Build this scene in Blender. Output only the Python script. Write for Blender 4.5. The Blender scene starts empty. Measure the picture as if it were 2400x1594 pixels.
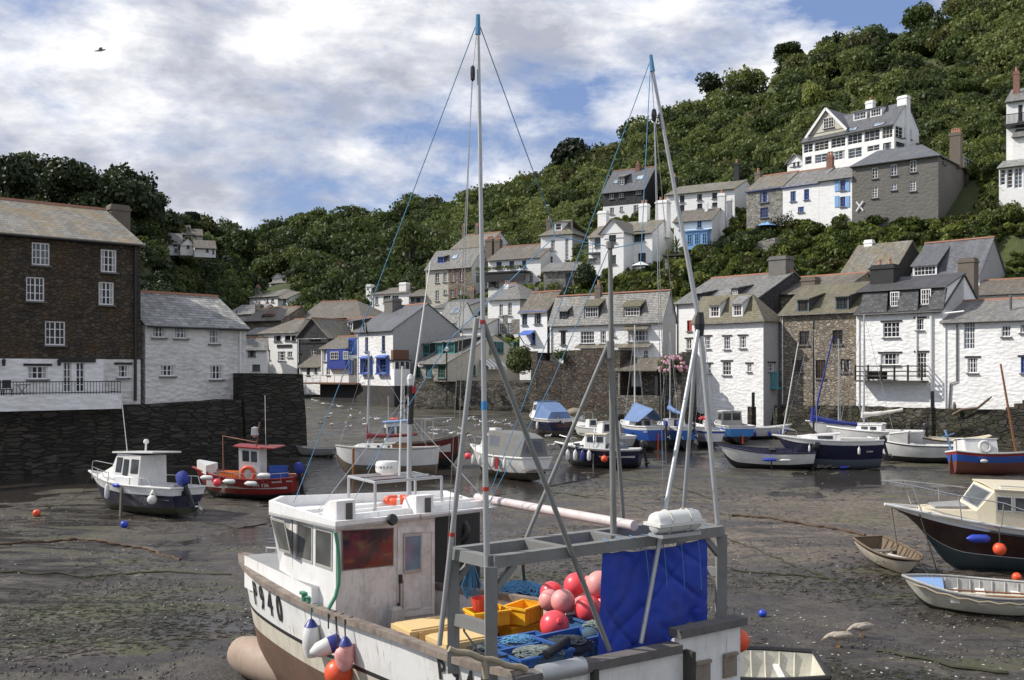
import bpy, bmesh, math, random
import numpy as np
from mathutils import Vector, Matrix, noise
random.seed(11)
R = math.radians
COL = bpy.context.scene.collection
# ------------------------------------------------------------------ survey of the place
F, CZ, HX, HY = 2333., 6.8, 1200., 870.          # focal length and eye height used to survey the photograph
def V(*a): return Vector(a)
def C(px, py, Y): return V((px-HX)/F*Y, Y, CZ-(py-HY)/F*Y)
def Rz(px, py, z):
    Y = (CZ-z)*F/(py-HY); return V((px-HX)/F*Y, Y, z)
def interp(x, xs, ys): return float(np.interp(x, xs, ys))
def mudz(X, Y):
    z = interp(Y, [0, 20, 90, 130, 190], [-.5, 0, 1.75, 3.2, 4.2])
    return z
def G(px, py):                                    # point of the mud under a pixel of the survey
    lo, hi = 8., 190.
    for _ in range(40):
        m = (lo+hi)/2
        if CZ-(py-HY)/F*m > mudz(0, m): lo = m
        else: hi = m
    return C(px, py, (lo+hi)/2)
def hit(px, py, p0, n):
    d = V((px-HX)/F, 1, -(py-HY)/F); o = V(0, 0, CZ)
    t = (p0-o).dot(n)/d.dot(n); return o+d*t
def pxof(p): return HX+F*p.x/p.y, HY+F*(CZ-p.z)/p.y
# ------------------------------------------------------------------ mesh helper
class MB:
    def __init__(s): s.v = []; s.f = []; s.m = []
    def add(s, vs, fs, mi=0):
        o = len(s.v); s.v += [tuple(p) for p in vs]
        for f in fs: s.f.append([o+i for i in f]); s.m.append(mi)
        return s
    def poly(s, pts, mi=0): return s.add(pts, [range(len(pts))], mi)
    def box(s, c, size, rz=0., mi=0, M=None, taper=1.):
        x, y, z = [q/2 for q in size]; k = taper
        vs = [V(a*x, b*y, -z) for a, b in ((-1,-1),(1,-1),(1,1),(-1,1))]+[V(a*x*k, b*y*k, z) for a, b in ((-1,-1),(1,-1),(1,1),(-1,1))]
        Mr = M if M is not None else Matrix.Rotation(rz, 3, 'Z')
        vs = [Mr @ p + V(*c) for p in vs]
        return s.add(vs, [(3,2,1,0),(4,5,6,7),(0,1,5,4),(1,2,6,5),(2,3,7,6),(3,0,4,7)], mi)
    def bar(s, a, b, w, h, mi=0, up=V(0,0,1)):
        a, b = V(*a), V(*b); d = (b-a)
        if d.length < 1e-6: return s
        d.normalize(); sd = d.cross(up)
        if sd.length < 1e-4: sd = d.cross(V(1,0,0))
        sd.normalize(); u = sd.cross(d)
        vs = [p+sd*i*w/2+u*j*h/2 for p in (a, b) for i, j in ((-1,-1),(1,-1),(1,1),(-1,1))]
        return s.add(vs, [(0,1,2,3),(7,6,5,4),(4,5,1,0),(5,6,2,1),(6,7,3,2),(7,4,0,3)], mi)
    def tube(s, pts, r, n=8, mi=0, r1=None, cap=True):
        pts = [V(*p) for p in pts]; k = len(pts); o = len(s.v); prev = None
        for i, p in enumerate(pts):
            d = (pts[min(i+1,k-1)]-pts[max(i-1,0)])
            d = d.normalized() if d.length > 1e-9 else V(0,0,1)
            a = d.cross(V(0,0,1)) if prev is None else prev-d*prev.dot(d)
            if a.length < 1e-3: a = d.cross(V(1,0,0))
            a.normalize(); b = d.cross(a); prev = a
            rr = 0 if hasattr(r, '__len__') else (r if r1 is None else r+(r1-r)*i/(k-1))
            if hasattr(r, '__len__'): rr = r[i]
            for j in range(n):
                t = 2*math.pi*j/n; s.v.append(tuple(p+(a*math.cos(t)+b*math.sin(t))*rr))
        for i in range(k-1):
            for j in range(n):
                s.f.append([o+i*n+j, o+i*n+(j+1)%n, o+(i+1)*n+(j+1)%n, o+(i+1)*n+j]); s.m.append(mi)
        if cap:
            s.f.append([o+j for j in reversed(range(n))]); s.m.append(mi)
            s.f.append([o+(k-1)*n+j for j in range(n)]); s.m.append(mi)
        return s
    def ball(s, c, r, nu=12, nv=8, mi=0, M=None, bump=0):
        c = V(*c); r = V(*r) if hasattr(r, '__len__') else V(r, r, r); vs = []; fs = []
        for i in range(nv+1):
            ph = math.pi*i/nv
            for j in range(nu):
                t = 2*math.pi*j/nu
                q = V(math.sin(ph)*math.cos(t)*r.x, math.sin(ph)*math.sin(t)*r.y, math.cos(ph)*r.z)
                if bump: q *= 1+bump*noise.noise(q*2.1/max(r)+c)
                vs.append(c+(M @ q if M is not None else q))
        for i in range(nv):
            for j in range(nu):
                fs.append((i*nu+j, (i+1)*nu+j, (i+1)*nu+(j+1)%nu, i*nu+(j+1)%nu))
        return s.add(vs, fs, mi)
    def lathe(s, prof, n=12, c=(0,0,0), mi=0, M=None):
        c = V(*c); vs = []; fs = []; k = len(prof)
        for r, z in prof:
            for j in range(n):
                t = 2*math.pi*j/n; q = V(r*math.cos(t), r*math.sin(t), z)
                vs.append(c+(M @ q if M is not None else q))
        for i in range(k-1):
            for j in range(n): fs.append((i*n+j, i*n+(j+1)%n, (i+1)*n+(j+1)%n, (i+1)*n+j))
        return s.add(vs, fs, mi)
    def prism(s, pts, dz, mi=0, mt=None):
        n = len(pts); dz = V(*dz) if hasattr(dz, '__len__') else V(0,0,dz)
        pts = [V(*p) for p in pts]
        s.add(pts+[p+dz for p in pts], [[(i+1)%n, i, i+n, (i+1)%n+n][::-1] for i in range(n)], mi)
        s.add([p+dz for p in pts], [range(n)], mi if mt is None else mt)
        s.add(pts, [range(n-1,-1,-1)], mi); return s
    def torus(s, c, R0, r, M=None, nu=20, nv=8, mi=0):
        c = V(*c); vs = []; fs = []
        for i in range(nu):
            a = 2*math.pi*i/nu
            for j in range(nv):
                b = 2*math.pi*j/nv; q = V((R0+r*math.cos(b))*math.cos(a), (R0+r*math.cos(b))*math.sin(a), r*math.sin(b))
                vs.append(c+(M @ q if M is not None else q))
        for i in range(nu):
            for j in range(nv): fs.append((i*nv+j, ((i+1)%nu)*nv+j, ((i+1)%nu)*nv+(j+1)%nv, i*nv+(j+1)%nv))
        m0 = len(s.m); s.add(vs, fs, mi); return m0
    def build(s, name, mats, parent=None, off=None, smooth=0, recalc=False):
        me = bpy.data.meshes.new(name)
        vv = np.array(s.v, dtype=np.float64).reshape(-1, 3)
        if off is not None: vv = vv-np.array(off)
        me.from_pydata(vv.tolist(), [], s.f)
        for m in (mats if isinstance(mats, (list, tuple)) else [mats]): me.materials.append(m)
        if any(s.m): me.polygons.foreach_set('material_index', s.m)
        if recalc:
            bm = bmesh.new(); bm.from_mesh(me); bmesh.ops.recalc_face_normals(bm, faces=bm.faces); bm.to_mesh(me); bm.free()
        me.update()
        nl = len(me.loops)
        if nl:                                     # UVs in metres: u along the horizontal, v up the slope
            nor = np.zeros(len(me.polygons)*3); me.polygons.foreach_get('normal', nor); nor = nor.reshape(-1, 3)
            tot = np.zeros(len(me.polygons), dtype=np.int32); me.polygons.foreach_get('loop_total', tot)
            li = np.zeros(nl, dtype=np.int32); me.loops.foreach_get('vertex_index', li)
            nn = np.repeat(nor, tot, axis=0); p = vv[li]
            t = np.stack([-nn[:,1], nn[:,0], np.zeros(nl)], 1); ln = np.linalg.norm(t, axis=1)
            t[ln < .05] = (1, 0, 0); t /= np.maximum(np.linalg.norm(t, axis=1), 1e-9)[:, None]
            b = np.cross(nn, t); uv = np.stack([(p*t).sum(1), (p*b).sum(1)], 1)
            me.uv_layers.new(name='UVMap').data.foreach_set('uv', uv.astype(np.float32).ravel())
        o = bpy.data.objects.new(name, me); COL.objects.link(o)
        if parent is not None: o.parent = parent
        if smooth:
            me.shade_smooth()
            try: me.set_sharp_from_angle(angle=R(smooth))
            except Exception: pass
        return o
def tag(o, label=None, cat=None, group=None, kind=None):
    if label: o['label'] = label
    if cat: o['category'] = cat
    if group: o['group'] = group
    if kind: o['kind'] = kind
    return o
def thing(name, label, cat, loc=(0,0,0), rot=(0,0,0), group=None):
    o = bpy.data.objects.new(name, None); o.empty_display_size = .2; COL.objects.link(o)
    o.location = loc; o.rotation_euler = rot
    return tag(o, label, cat, group)
def copy_tree(o, parent=None):
    c = o.copy(); COL.objects.link(c); c.parent = parent
    for ch in o.children: copy_tree(ch, c)
    return c
def text_obj(name, s, size, m, parent, M4, depth=.003, xs=1.):
    cu = bpy.data.curves.new('lettering', 'FONT'); cu.body = s; cu.size = size; cu.extrude = depth
    cu.align_x = 'CENTER'; cu.align_y = 'CENTER'; cu.offset = size*.012
    tmp = bpy.data.objects.new('tmp', cu); COL.objects.link(tmp)
    dg = bpy.context.evaluated_depsgraph_get(); me = bpy.data.meshes.new_from_object(tmp.evaluated_get(dg))
    bpy.data.objects.remove(tmp); me.name = name
    me.transform(M4 @ Matrix.Diagonal((xs, 1, 1, 1))); me.materials.clear(); me.materials.append(m)
    o = bpy.data.objects.new(name, me); COL.objects.link(o); o.parent = parent; return o
def frame4(o, x, y):                               # matrix with the given origin, x axis and y axis
    x = V(*x).normalized(); z = x.cross(V(*y)).normalized(); y = z.cross(x); o = V(*o)
    return Matrix(((x.x,y.x,z.x,o.x),(x.y,y.y,z.y,o.y),(x.z,y.z,z.z,o.z),(0,0,0,1)))
# ------------------------------------------------------------------ materials
class NT:
    def __init__(s, name):
        s.mat = bpy.data.materials.new(name); s.mat.use_nodes = True; s.t = s.mat.node_tree; s.t.nodes.clear()
        s.out = s.n('ShaderNodeOutputMaterial'); s.b = s.n('ShaderNodeBsdfPrincipled'); s.l(s.b, 0, s.out, 0)
    def n(s, ty, **k):
        n = s.t.nodes.new(ty)
        for a, b in k.items():
            if a.startswith('i_'):
                key = a[2:].replace('_', ' ')
                n.inputs[int(key) if key.isdigit() else key].default_value = b
            else: setattr(n, a, b)
        return n
    def l(s, a, i, b, j): s.t.links.new(a.outputs[i], b.inputs[j])
    def tc(s, which='Object', scale=None):
        t = s.n('ShaderNodeTexCoord')
        if scale is None: return t, which
        m = s.n('ShaderNodeMapping'); m.inputs['Scale'].default_value = scale; s.l(t, which, m, 0); return m, 0
    def noise(s, co, scale, detail=4, rough=.6, dist=0):
        n = s.n('ShaderNodeTexNoise', i_Scale=scale, i_Detail=detail, i_Roughness=rough, i_Distortion=dist); s.l(co[0], co[1], n, 'Vector'); return n
    def ramp(s, src, i, pts):
        r = s.n('ShaderNodeValToRGB'); e = r.color_ramp.elements
        while len(e) < len(pts): e.new(.5)
        for k, (p, c) in enumerate(pts):
            e[k].position = p; e[k].color = (c, c, c, 1) if not hasattr(c, '__len__') else (*c, 1)
        s.l(src, i, r, 0); return r
    def mix(s, fac, a, b, mode='MIX'):
        m = s.n('ShaderNodeMix', data_type='RGBA', blend_type=mode)
        for val, idx in ((fac, 0), (a, 6), (b, 7)):
            if isinstance(val, tuple) and len(val) == 2 and hasattr(val[0], 'outputs'): s.l(val[0], val[1], m, idx)
            elif idx == 0: m.inputs[0].default_value = val
            else: m.inputs[idx].default_value = (*val, 1) if len(val) == 3 else val
        return (m, 2)
    def math(s, op, a, b=None, clamp=False):
        m = s.n('ShaderNodeMath', operation=op, use_clamp=clamp)
        for k, x in enumerate((a, b)):
            if x is None: continue
            if isinstance(x, tuple): s.l(x[0], x[1], m, k)
            else: m.inputs[k].default_value = x
        return (m, 0)
    def bump(s, h, strength, dist, prev=None):
        b = s.n('ShaderNodeBump', i_Strength=strength, i_Distance=dist); s.l(h[0], h[1], b, 'Height')
        if prev is not None: s.l(prev, 0, b, 'Normal')
        s.l(b, 0, s.b, 'Normal'); return b
    def col(s, c):
        if isinstance(c, tuple) and hasattr(c[0], 'outputs'): s.l(c[0], c[1], s.b, 'Base Color')
        else: s.b.inputs['Base Color'].default_value = (*c, 1)
    def set(s, **k):
        for a, v in k.items(): s.b.inputs[a.replace('_', ' ')].default_value = v
def mul(c, k): return tuple(min(1, x*k) for x in c)
_MC = {}
def paint(name, c, rough=.5, dirt=.35, dirtc=(.12,.10,.08), scale=1.6, metal=0., streak=True, spec=.5, fine=.06, rust=0.):
    if name in _MC: return _MC[name]
    t = NT(name); co = t.tc('Object'); cs = t.tc('Object', (5, 5, .7))
    n1 = t.noise(co, scale, 6, .65); n2 = t.noise(cs, scale*1.2, 5, .7)
    f1 = t.ramp(n1, 0, [(.45, 0.), (.78, 1.)]); base = t.mix(t.math('MULTIPLY', (f1, 0), dirt), c, dirtc)
    if streak:
        f2 = t.ramp(n2, 0, [(.52, 0.), (.75, 1.)]); base = t.mix(t.math('MULTIPLY', (f2, 0), dirt*.8), base, dirtc)
    if rust:
        nr = t.noise(t.tc('Object', (9, 9, .55)), 1.3, 4, .6); nb = t.noise(co, .9, 3); fr_ = t.math('MULTIPLY', (t.ramp(nr, 0, [(.60, 0.), (.70, 1.)]), 0), (t.ramp(nb, 0, [(.45, 0.), (.6, 1.)]), 0)); base = t.mix(t.math('MULTIPLY', fr_, rust), base, (.24,.09,.025)); nc = t.noise(co, 7., 5, .75); base = t.mix(t.math('MULTIPLY', (t.ramp(nc, 0, [(.66, 0.), (.70, 1.)]), 0), rust), base, (.10,.075,.06))
    n3 = t.noise(co, scale*14, 3); base = t.mix(t.math('MULTIPLY', (n3, 0), fine*3), base, mul(c, .55))
    t.col(base); t.set(Roughness=rough, Metallic=metal); t.b.inputs['Specular IOR Level'].default_value = spec
    rr = t.ramp(n1, 0, [(.3, rough*.8), (.8, min(1, rough*1.35))]); t.l(rr, 0, t.b, 'Roughness')
    t.bump((n3, 0), .12, .01); _MC[name] = t.mat; return t.mat
def wall_rough(name, c, stain=(.30,.29,.26), amt=.35, bs=.55, course=True, moss=0.):
    t = NT(name); uv = t.tc('UV'); co = t.tc('Object'); nz = t.noise(uv, 1.7, 3)
    warp = t.mix(.16, (uv[0], uv[1]), (nz, 1), 'ADD'); mp = t.n('ShaderNodeMapping'); mp.inputs['Scale'].default_value = (2.6, 5.2, 1); t.l(warp[0], warp[1], mp, 0)
    vo = t.n('ShaderNodeTexVoronoi', feature='SMOOTH_F1', i_Scale=1.0); t.l(mp, 0, vo, 'Vector')
    n1 = t.noise(uv, .35, 6, .65); n2 = t.noise(t.tc('UV', (2.5, .35, 1)), .8, 5, .7); n3 = t.noise(uv, 9, 4)
    b = t.mix(t.math('MULTIPLY', (t.ramp(n1, 0, [(.45, 0.), (.75, 1.)]), 0), amt), c, stain)
    b = t.mix(t.math('MULTIPLY', (t.ramp(n2, 0, [(.55, 0.), (.78, 1.)]), 0), amt*.9), b, mul(stain, .8))
    b = t.mix(t.math('MULTIPLY', (t.ramp(vo, 0, [(.35, 0.), (.8, 1.)]), 0), .22), b, mul(stain, .7))
    b = t.mix(t.math('MULTIPLY', (n3, 0), .22), b, mul(c, .75))
    if moss: b = t.mix(t.math('MULTIPLY', (t.ramp(t.noise(uv, .9, 6, .7), 0, [(.5, 0.), (.62, 1.)]), 0), moss), b, (.10,.09,.05))
    t.col(b); t.set(Roughness=.85); h = t.math('ADD', t.math('MULTIPLY', (vo, 0), -1.), t.math('MULTIPLY', (n3, 0), .35))
    t.bump(h, bs, .09); return t.mat
def stone(name, c1, c2, mortar, moss=None, mossamt=.0, sx=.42, sy=.15, bs=.8, dark=1., rubble=True):
    t = NT(name); uv = t.tc('UV'); nz = t.noise(uv, 1.9, 3)
    warp = t.mix(.22 if rubble else .03, (uv[0], uv[1]), (nz, 1), 'ADD'); n1 = t.noise(uv, 2.6, 5, .7); n2 = t.noise(uv, .5, 6, .75); n3 = t.noise(uv, 14, 3); n4 = t.noise(t.tc('UV', (1.6, .25, 1)), .7, 5, .7)
    if rubble:
        mp = t.n('ShaderNodeMapping'); mp.inputs['Scale'].default_value = (1/sx, 1/(sy*1.35), 1); t.l(warp[0], warp[1], mp, 0)
        vo = t.n('ShaderNodeTexVoronoi', i_Scale=1., i_Randomness=.85); t.l(mp, 0, vo, 'Vector'); ve = t.n('ShaderNodeTexVoronoi', feature='DISTANCE_TO_EDGE', i_Scale=1., i_Randomness=.85); t.l(mp, 0, ve, 'Vector')
        hs = t.n('ShaderNodeSeparateColor'); t.l(vo, 1, hs, 0); b = t.mix((hs, 0), mul(c1, .6), mul(c2, 1.25)); b = t.mix(t.math('MULTIPLY', (t.ramp(hs, 1, [(.72, 0.), (1., 1.)]), 0), .6), b, mul(c2, 1.9))
        edge = t.ramp(ve, 0, [(.02, 1.), (.11, 0.)]); b = t.mix(t.math('MULTIPLY', (edge, 0), .85), b, mortar); hgt = t.math('ADD', t.math('MULTIPLY', (edge, 0), -1.), t.math('MULTIPLY', (hs, 2), .7))
    else:
        br = t.n('ShaderNodeTexBrick', i_Scale=1., i_Mortar_Size=.014, i_Mortar_Smooth=.4, i_Bias=0., i_Brick_Width=sx, i_Row_Height=sy)
        br.inputs['Color1'].default_value = (*mul(c1, .7), 1); br.inputs['Color2'].default_value = (*mul(c2, 1.2), 1); br.inputs['Mortar'].default_value = (*mortar, 1); t.l(warp[0], warp[1], br, 'Vector'); b = (br, 0); hgt = t.math('MULTIPLY', (br, 1), -1.)
    b = t.mix(t.math('MULTIPLY', (n1, 0), .45), b, mul(c1, .6)); b = t.mix(t.math('MULTIPLY', (t.ramp(n4, 0, [(.5, 0.), (.72, 1.)]), 0), .45), b, mul(c1, .45))
    if moss: b = t.mix(t.math('MULTIPLY', (t.ramp(n2, 0, [(.47, 0.), (.62, 1.)]), 0), mossamt), b, moss)
    t.col(b); t.set(Roughness=.9); t.bump(t.math('ADD', hgt, t.math('MULTIPLY', (n3, 0), .5)), bs, .06); return t.mat
def slate(name, c, c2, lichen=(.30,.22,.05), la=.25, w=.34, h=.2, bs=.7):
    t = NT(name); uv = t.tc('UV'); nz = t.noise(uv, .8, 3); warp = t.mix(.05, (uv[0], uv[1]), (nz, 1), 'ADD')
    br = t.n('ShaderNodeTexBrick', i_Scale=1., i_Mortar_Size=.012, i_Mortar_Smooth=.1, i_Brick_Width=w, i_Row_Height=h)
    br.inputs['Color1'].default_value = (*c, 1); br.inputs['Color2'].default_value = (*c2, 1); br.inputs['Mortar'].default_value = (*mul(c, .3), 1); t.l(warp[0], warp[1], br, 'Vector')
    n1 = t.noise(uv, .55, 7, .7); n2 = t.noise(uv, 3.2, 5, .75); n3 = t.noise(t.tc('UV', (2.2, .3, 1)), .9, 5)
    b = t.mix(t.math('MULTIPLY', (t.ramp(n2, 0, [(.35, 0.), (.7, 1.)]), 0), .7), (br, 0), mul(c, .5))
    b = t.mix(t.math('MULTIPLY', (t.ramp(n3, 0, [(.5, 0.), (.75, 1.)]), 0), .45), b, mul(c2, 1.5))
    li = t.math('MULTIPLY', (t.ramp(n1, 0, [(.46, 0.), (.66, 1.)]), 0), (t.ramp(n2, 0, [(.35, .2), (.6, 1.)]), 0)); b = t.mix(t.math('MULTIPLY', li, la), b, lichen)
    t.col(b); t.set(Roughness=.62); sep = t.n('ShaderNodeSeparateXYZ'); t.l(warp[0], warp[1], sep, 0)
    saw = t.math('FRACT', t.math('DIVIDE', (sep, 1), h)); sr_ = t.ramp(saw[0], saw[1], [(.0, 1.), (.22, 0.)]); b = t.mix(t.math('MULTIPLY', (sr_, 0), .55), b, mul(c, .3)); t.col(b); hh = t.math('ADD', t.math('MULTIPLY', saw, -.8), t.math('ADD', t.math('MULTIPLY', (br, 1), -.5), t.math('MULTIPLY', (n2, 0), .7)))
    t.bump(hh, bs, .05); return t.mat
def foliage(name, c, c2, var=.5, trans=.25):
    t = NT(name); oi = t.n('ShaderNodeObjectInfo'); ge = t.n('ShaderNodeNewGeometry'); n1 = t.n('ShaderNodeTexNoise', i_Scale=.12, i_Detail=3); t.l(ge, 'Position', n1, 'Vector')
    n2 = t.n('ShaderNodeTexNoise', i_Scale=1.1, i_Detail=3); t.l(ge, 'Position', n2, 'Vector')
    b = t.mix((t.ramp(n1, 0, [(.35, 0.), (.65, 1.)]), 0), c, c2); b = t.mix(t.math('MULTIPLY', (oi, 'Random'), var), b, mul(c2, 1.35))
    b = t.mix(t.math('MULTIPLY', (t.ramp(n2, 0, [(.3, 1.), (.6, 0.)]), 0), .6), b, mul(c, .38)); t.col(b); t.set(Roughness=.6)
    t.b.inputs['Specular IOR Level'].default_value = .25
    tr = t.n('ShaderNodeBsdfTranslucent'); t.l(b[0], b[1], tr, 0); mx = t.n('ShaderNodeMixShader', i_0=trans); t.l(t.b, 0, mx, 1); t.l(tr, 0, mx, 2); t.l(mx, 0, t.out, 0); return t.mat
def plain(name, c, rough=.5, metal=0., spec=.5):
    return paint(name, c, rough, .15, mul(c, .4), 2., metal, False, spec)
def glass_mat(name, c=(.015,.018,.022), rough=.08, spec=.6):
    t = NT(name); ge = t.tc('Object'); n = t.noise(ge, .8, 2); b = t.mix((t.ramp(n, 0, [(.4, 0.), (.6, 1.)]), 0), c, mul(c, 3.)); t.col(b); t.set(Roughness=rough); t.b.inputs['Specular IOR Level'].default_value = spec
    t.bump((n, 0), .05, .02); return t.mat
GLASS = glass_mat('window_glass', (.012,.014,.017), .12, .3); 
def cabin_glass():
    t = NT('cabin_glass'); t.col((.05,.055,.055)); t.set(Roughness=.12, Alpha=.8); return t.mat
CGLASS = cabin_glass()
# ------------------------------------------------------------------ camera, sun, sky
sc = bpy.context.scene
sc.view_settings.view_transform = 'Standard'; sc.view_settings.look = 'None'; sc.view_settings.exposure = 0; sc.view_settings.gamma = 1
cam = bpy.data.objects.new('camera', bpy.data.cameras.new('camera')); COL.objects.link(cam)
cam.location = (0, 0, CZ); cam.rotation_euler = (R(90), 0, 0); cam.data.sensor_fit = 'HORIZONTAL'; cam.data.sensor_width = 36
cam.data.lens = 36*F/2400; cam.data.shift_y = (HY-797)/2400; cam.data.clip_end = 5000; sc.camera = cam
SUN_EL, SUN_AZ = 41., 176.                       # degrees; azimuth of the sun measured from +X anticlockwise
sd = V(math.cos(R(SUN_AZ))*math.cos(R(SUN_EL)), math.sin(R(SUN_AZ))*math.cos(R(SUN_EL)), math.sin(R(SUN_EL)))
sl = bpy.data.lights.new('sun', 'SUN'); sl.energy = 5.0; sl.angle = R(.5); sl.color = (1, .95, .87)
so = bpy.data.objects.new('sun', sl); COL.objects.link(so); so.rotation_euler = sd.to_track_quat('Z', 'Y').to_euler(); so.location = (-60, 0, 80)
w = bpy.data.worlds.new('World'); sc.world = w; w.use_nodes = True; nt = w.node_tree; nt.nodes.clear()
def wn(ty, **k):
    n = nt.nodes.new(ty)
    for a, b in k.items(): setattr(n, a, b)
    return n
L_ = nt.links.new
wo = wn('ShaderNodeOutputWorld'); bg = wn('ShaderNodeBackground'); bg.inputs[1].default_value = .125; L_(bg.outputs[0], wo.inputs[0])
sky = wn('ShaderNodeTexSky', sky_type='NISHITA', sun_disc=False, sun_elevation=R(SUN_EL), sun_rotation=R(90-SUN_AZ)); sky.air_density = 1.; sky.dust_density = .6; sky.ozone_density = 2.5
tc = wn('ShaderNodeTexCoord'); sp = wn('ShaderNodeSeparateXYZ'); L_(tc.outputs['Generated'], sp.inputs[0])
def wm(op, a, b, clamp=False):
    m = wn('ShaderNodeMath', operation=op, use_clamp=clamp)
    for k, x in enumerate((a, b)):
        if hasattr(x, 'links'): L_(x, m.inputs[k])
        elif x is not None: m.inputs[k].default_value = x
    return m.outputs[0]
cb = wn('ShaderNodeMapping'); cb.inputs['Scale'].default_value = (1, 1, 2.3); L_(tc.outputs['Generated'], cb.inputs[0])     # clouds drawn out along the horizon
def wnoise(scale, det, rough, off, dist=0.):
    mp = wn('ShaderNodeMapping'); mp.inputs['Location'].default_value = off; L_(cb.outputs[0], mp.inputs[0])
    n = wn('ShaderNodeTexNoise'); n.inputs['Scale'].default_value = scale; n.inputs['Detail'].default_value = det; n.inputs['Roughness'].default_value = rough; n.inputs['Distortion'].default_value = dist
    L_(mp.outputs[0], n.inputs['Vector']); return n.outputs[0]
def wramp(src, pts):
    r = wn('ShaderNodeValToRGB'); e = r.color_ramp.elements
    while len(e) < len(pts): e.new(.5)
    for k, (p, c) in enumerate(pts): e[k].position = p; e[k].color = (*c, 1) if hasattr(c, '__len__') else (c, c, c, 1)
    L_(src, r.inputs[0]); return r.outputs[0]
def wmix(f, a, b):
    m = wn('ShaderNodeMix', data_type='RGBA'); 
    for val, i in ((f, 0), (a, 6), (b, 7)):
        if hasattr(val, 'links'): L_(val, m.inputs[i])
        else: m.inputs[i].default_value = (*val, 1) if hasattr(val, '__len__') else val
    return m.outputs[2]
nA = wnoise(4.2, 11, .60, (5.1, 2.6, .35), .12); nB = wnoise(9., 6, .6, (7, 2, 5)); nC = wnoise(1.5, 3, .5, (1, 9, 2)); nD = wnoise(5.2, 10, .62, (5.22, 2.6, .22), .15)
dens = wm('ADD', wm('MULTIPLY', nA, .7), wm('ADD', wm('MULTIPLY', nC, .3), wm('MULTIPLY', nB, .14)))
cov = wramp(dens, [(.482, .0), (.545, .60), (.612, 1.)])
lit = wramp(wm('ADD', wm('MULTIPLY', nD, .75), wm('MULTIPLY', nB, .25)), [(.40, (3.9, 4.1, 4.8)), (.49, (5.9, 6.05, 6.6)), (.57, (8.6, 8.6, 8.7))])
blue = wmix(.65, sky.outputs[0], (1.9, 2.75, 5.2))
hz = wramp(sp.outputs[2], [(.0, 1.), (.26, 0.)]); cov2 = wm('ADD', cov, wm('MULTIPLY', hz, .30), True)
L_(wmix(cov2, blue, lit), bg.inputs[0])
# ------------------------------------------------------------------ terrain
RIDGE = [(-600,330),(-200,350),(0,380),(60,372),(110,400),(180,388),(250,398),(310,430),(370,470),(392,520),(450,525),(530,535),(560,545),(600,550),(640,528),(700,512),(760,500),(860,485),(905,505),(960,470),(1040,475),(1100,450),(1150,445),(1240,415),(1290,405),(1340,385),(1390,366),(1480,315),(1540,290),(1600,245),(1660,225),(1740,192),(1800,176),(1820,140),(1860,112),(1900,120),(2000,80),(2120,45),(2250,5),(2400,-40),(2800,-180),(3200,-300)]
def ridge(px): return interp(px, [a for a, b in RIDGE], [b for a, b in RIDGE])+30
def Ya(px): return interp(px, [-500, 0, 350, 450, 530, 700, 900, 1250, 1500, 1800, 2400, 3200], [78, 82, 92, 122, 152, 152, 140, 118, 110, 102, 92, 84])
def Yb(px): return interp(px, [-500, 0, 340, 400, 470, 600, 1000, 1400, 1800, 2400, 3200], [170, 165, 185, 250, 300, 335, 320, 300, 280, 245, 220])
def PB(px): return interp(px, [0, 600, 1250, 1500, 1800, 2400], [845, 842, 822, 800, 770, 770])
def CT(px, py, d=0):
    return C(px, py, Yof(px, py+4)-d)
def gprof(px, s):
    k = interp(px, [500, 1000, 1300], [0, .6, 1])
    a = interp(s, [0, .5, 1, 1.2], [0, .42, 1, 1.25]); b = interp(s, [0, .3, .46, .605, .8, 1, 1.2], [0, .06, .13, .29, .6, 1, 1.4])
    return a*(1-k)+b*k
def terr(px, s):
    r = ridge(px)
    if s <= 1: py = PB(px)+(r-PB(px))*s
    else: py = r+(s-1)*260
    return C(px, py, Ya(px)+(Yb(px)-Ya(px))*gprof(px, s))
def sof(px, py): return (PB(px)-py)/(PB(px)-ridge(px))
def Yof(px, py): return   Ya(px)+(Yb(px)-Ya(px))*gprof(px, max(0, min(1, sof(px, py))))
def hill_mat():
    t = NT('hillside_soil_and_grass'); co = t.tc('Object'); n = t.noise(co, .09, 6, .7); n2 = t.noise(co, .9, 5, .7)
    b = t.mix((t.ramp(n, 0, [(.4, 0.), (.6, 1.)]), 0), (.045,.062,.016), (.085,.108,.03)); b = t.mix(t.math('MULTIPLY', (n2, 0), .6), b, (.020,.024,.010)); t.col(b); t.set(Roughness=.95); t.bump((n2, 0), .8, .5); return t.mat
SOIL = hill_mat()
m = MB(); NX, NS = 130, 44
xs = [-700+i*(3300+700)/NX for i in range(NX+1)]; ss = [j*1.2/NS for j in range(NS+1)]
vs = []
for x in xs:
    vs.append(terr(x, 0)-V(0, 0, 9))
    vs += [terr(x, s) for s in ss]
K = NS+2
m.add(vs, [(i*K+j, (i+1)*K+j, (i+1)*K+j+1, i*K+j+1) for i in range(NX) for j in range(K-1)])
tag(m.build('hills', SOIL, smooth=80), 'steep wooded valley side rising behind the harbour village', 'hillside', kind='structure')
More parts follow.
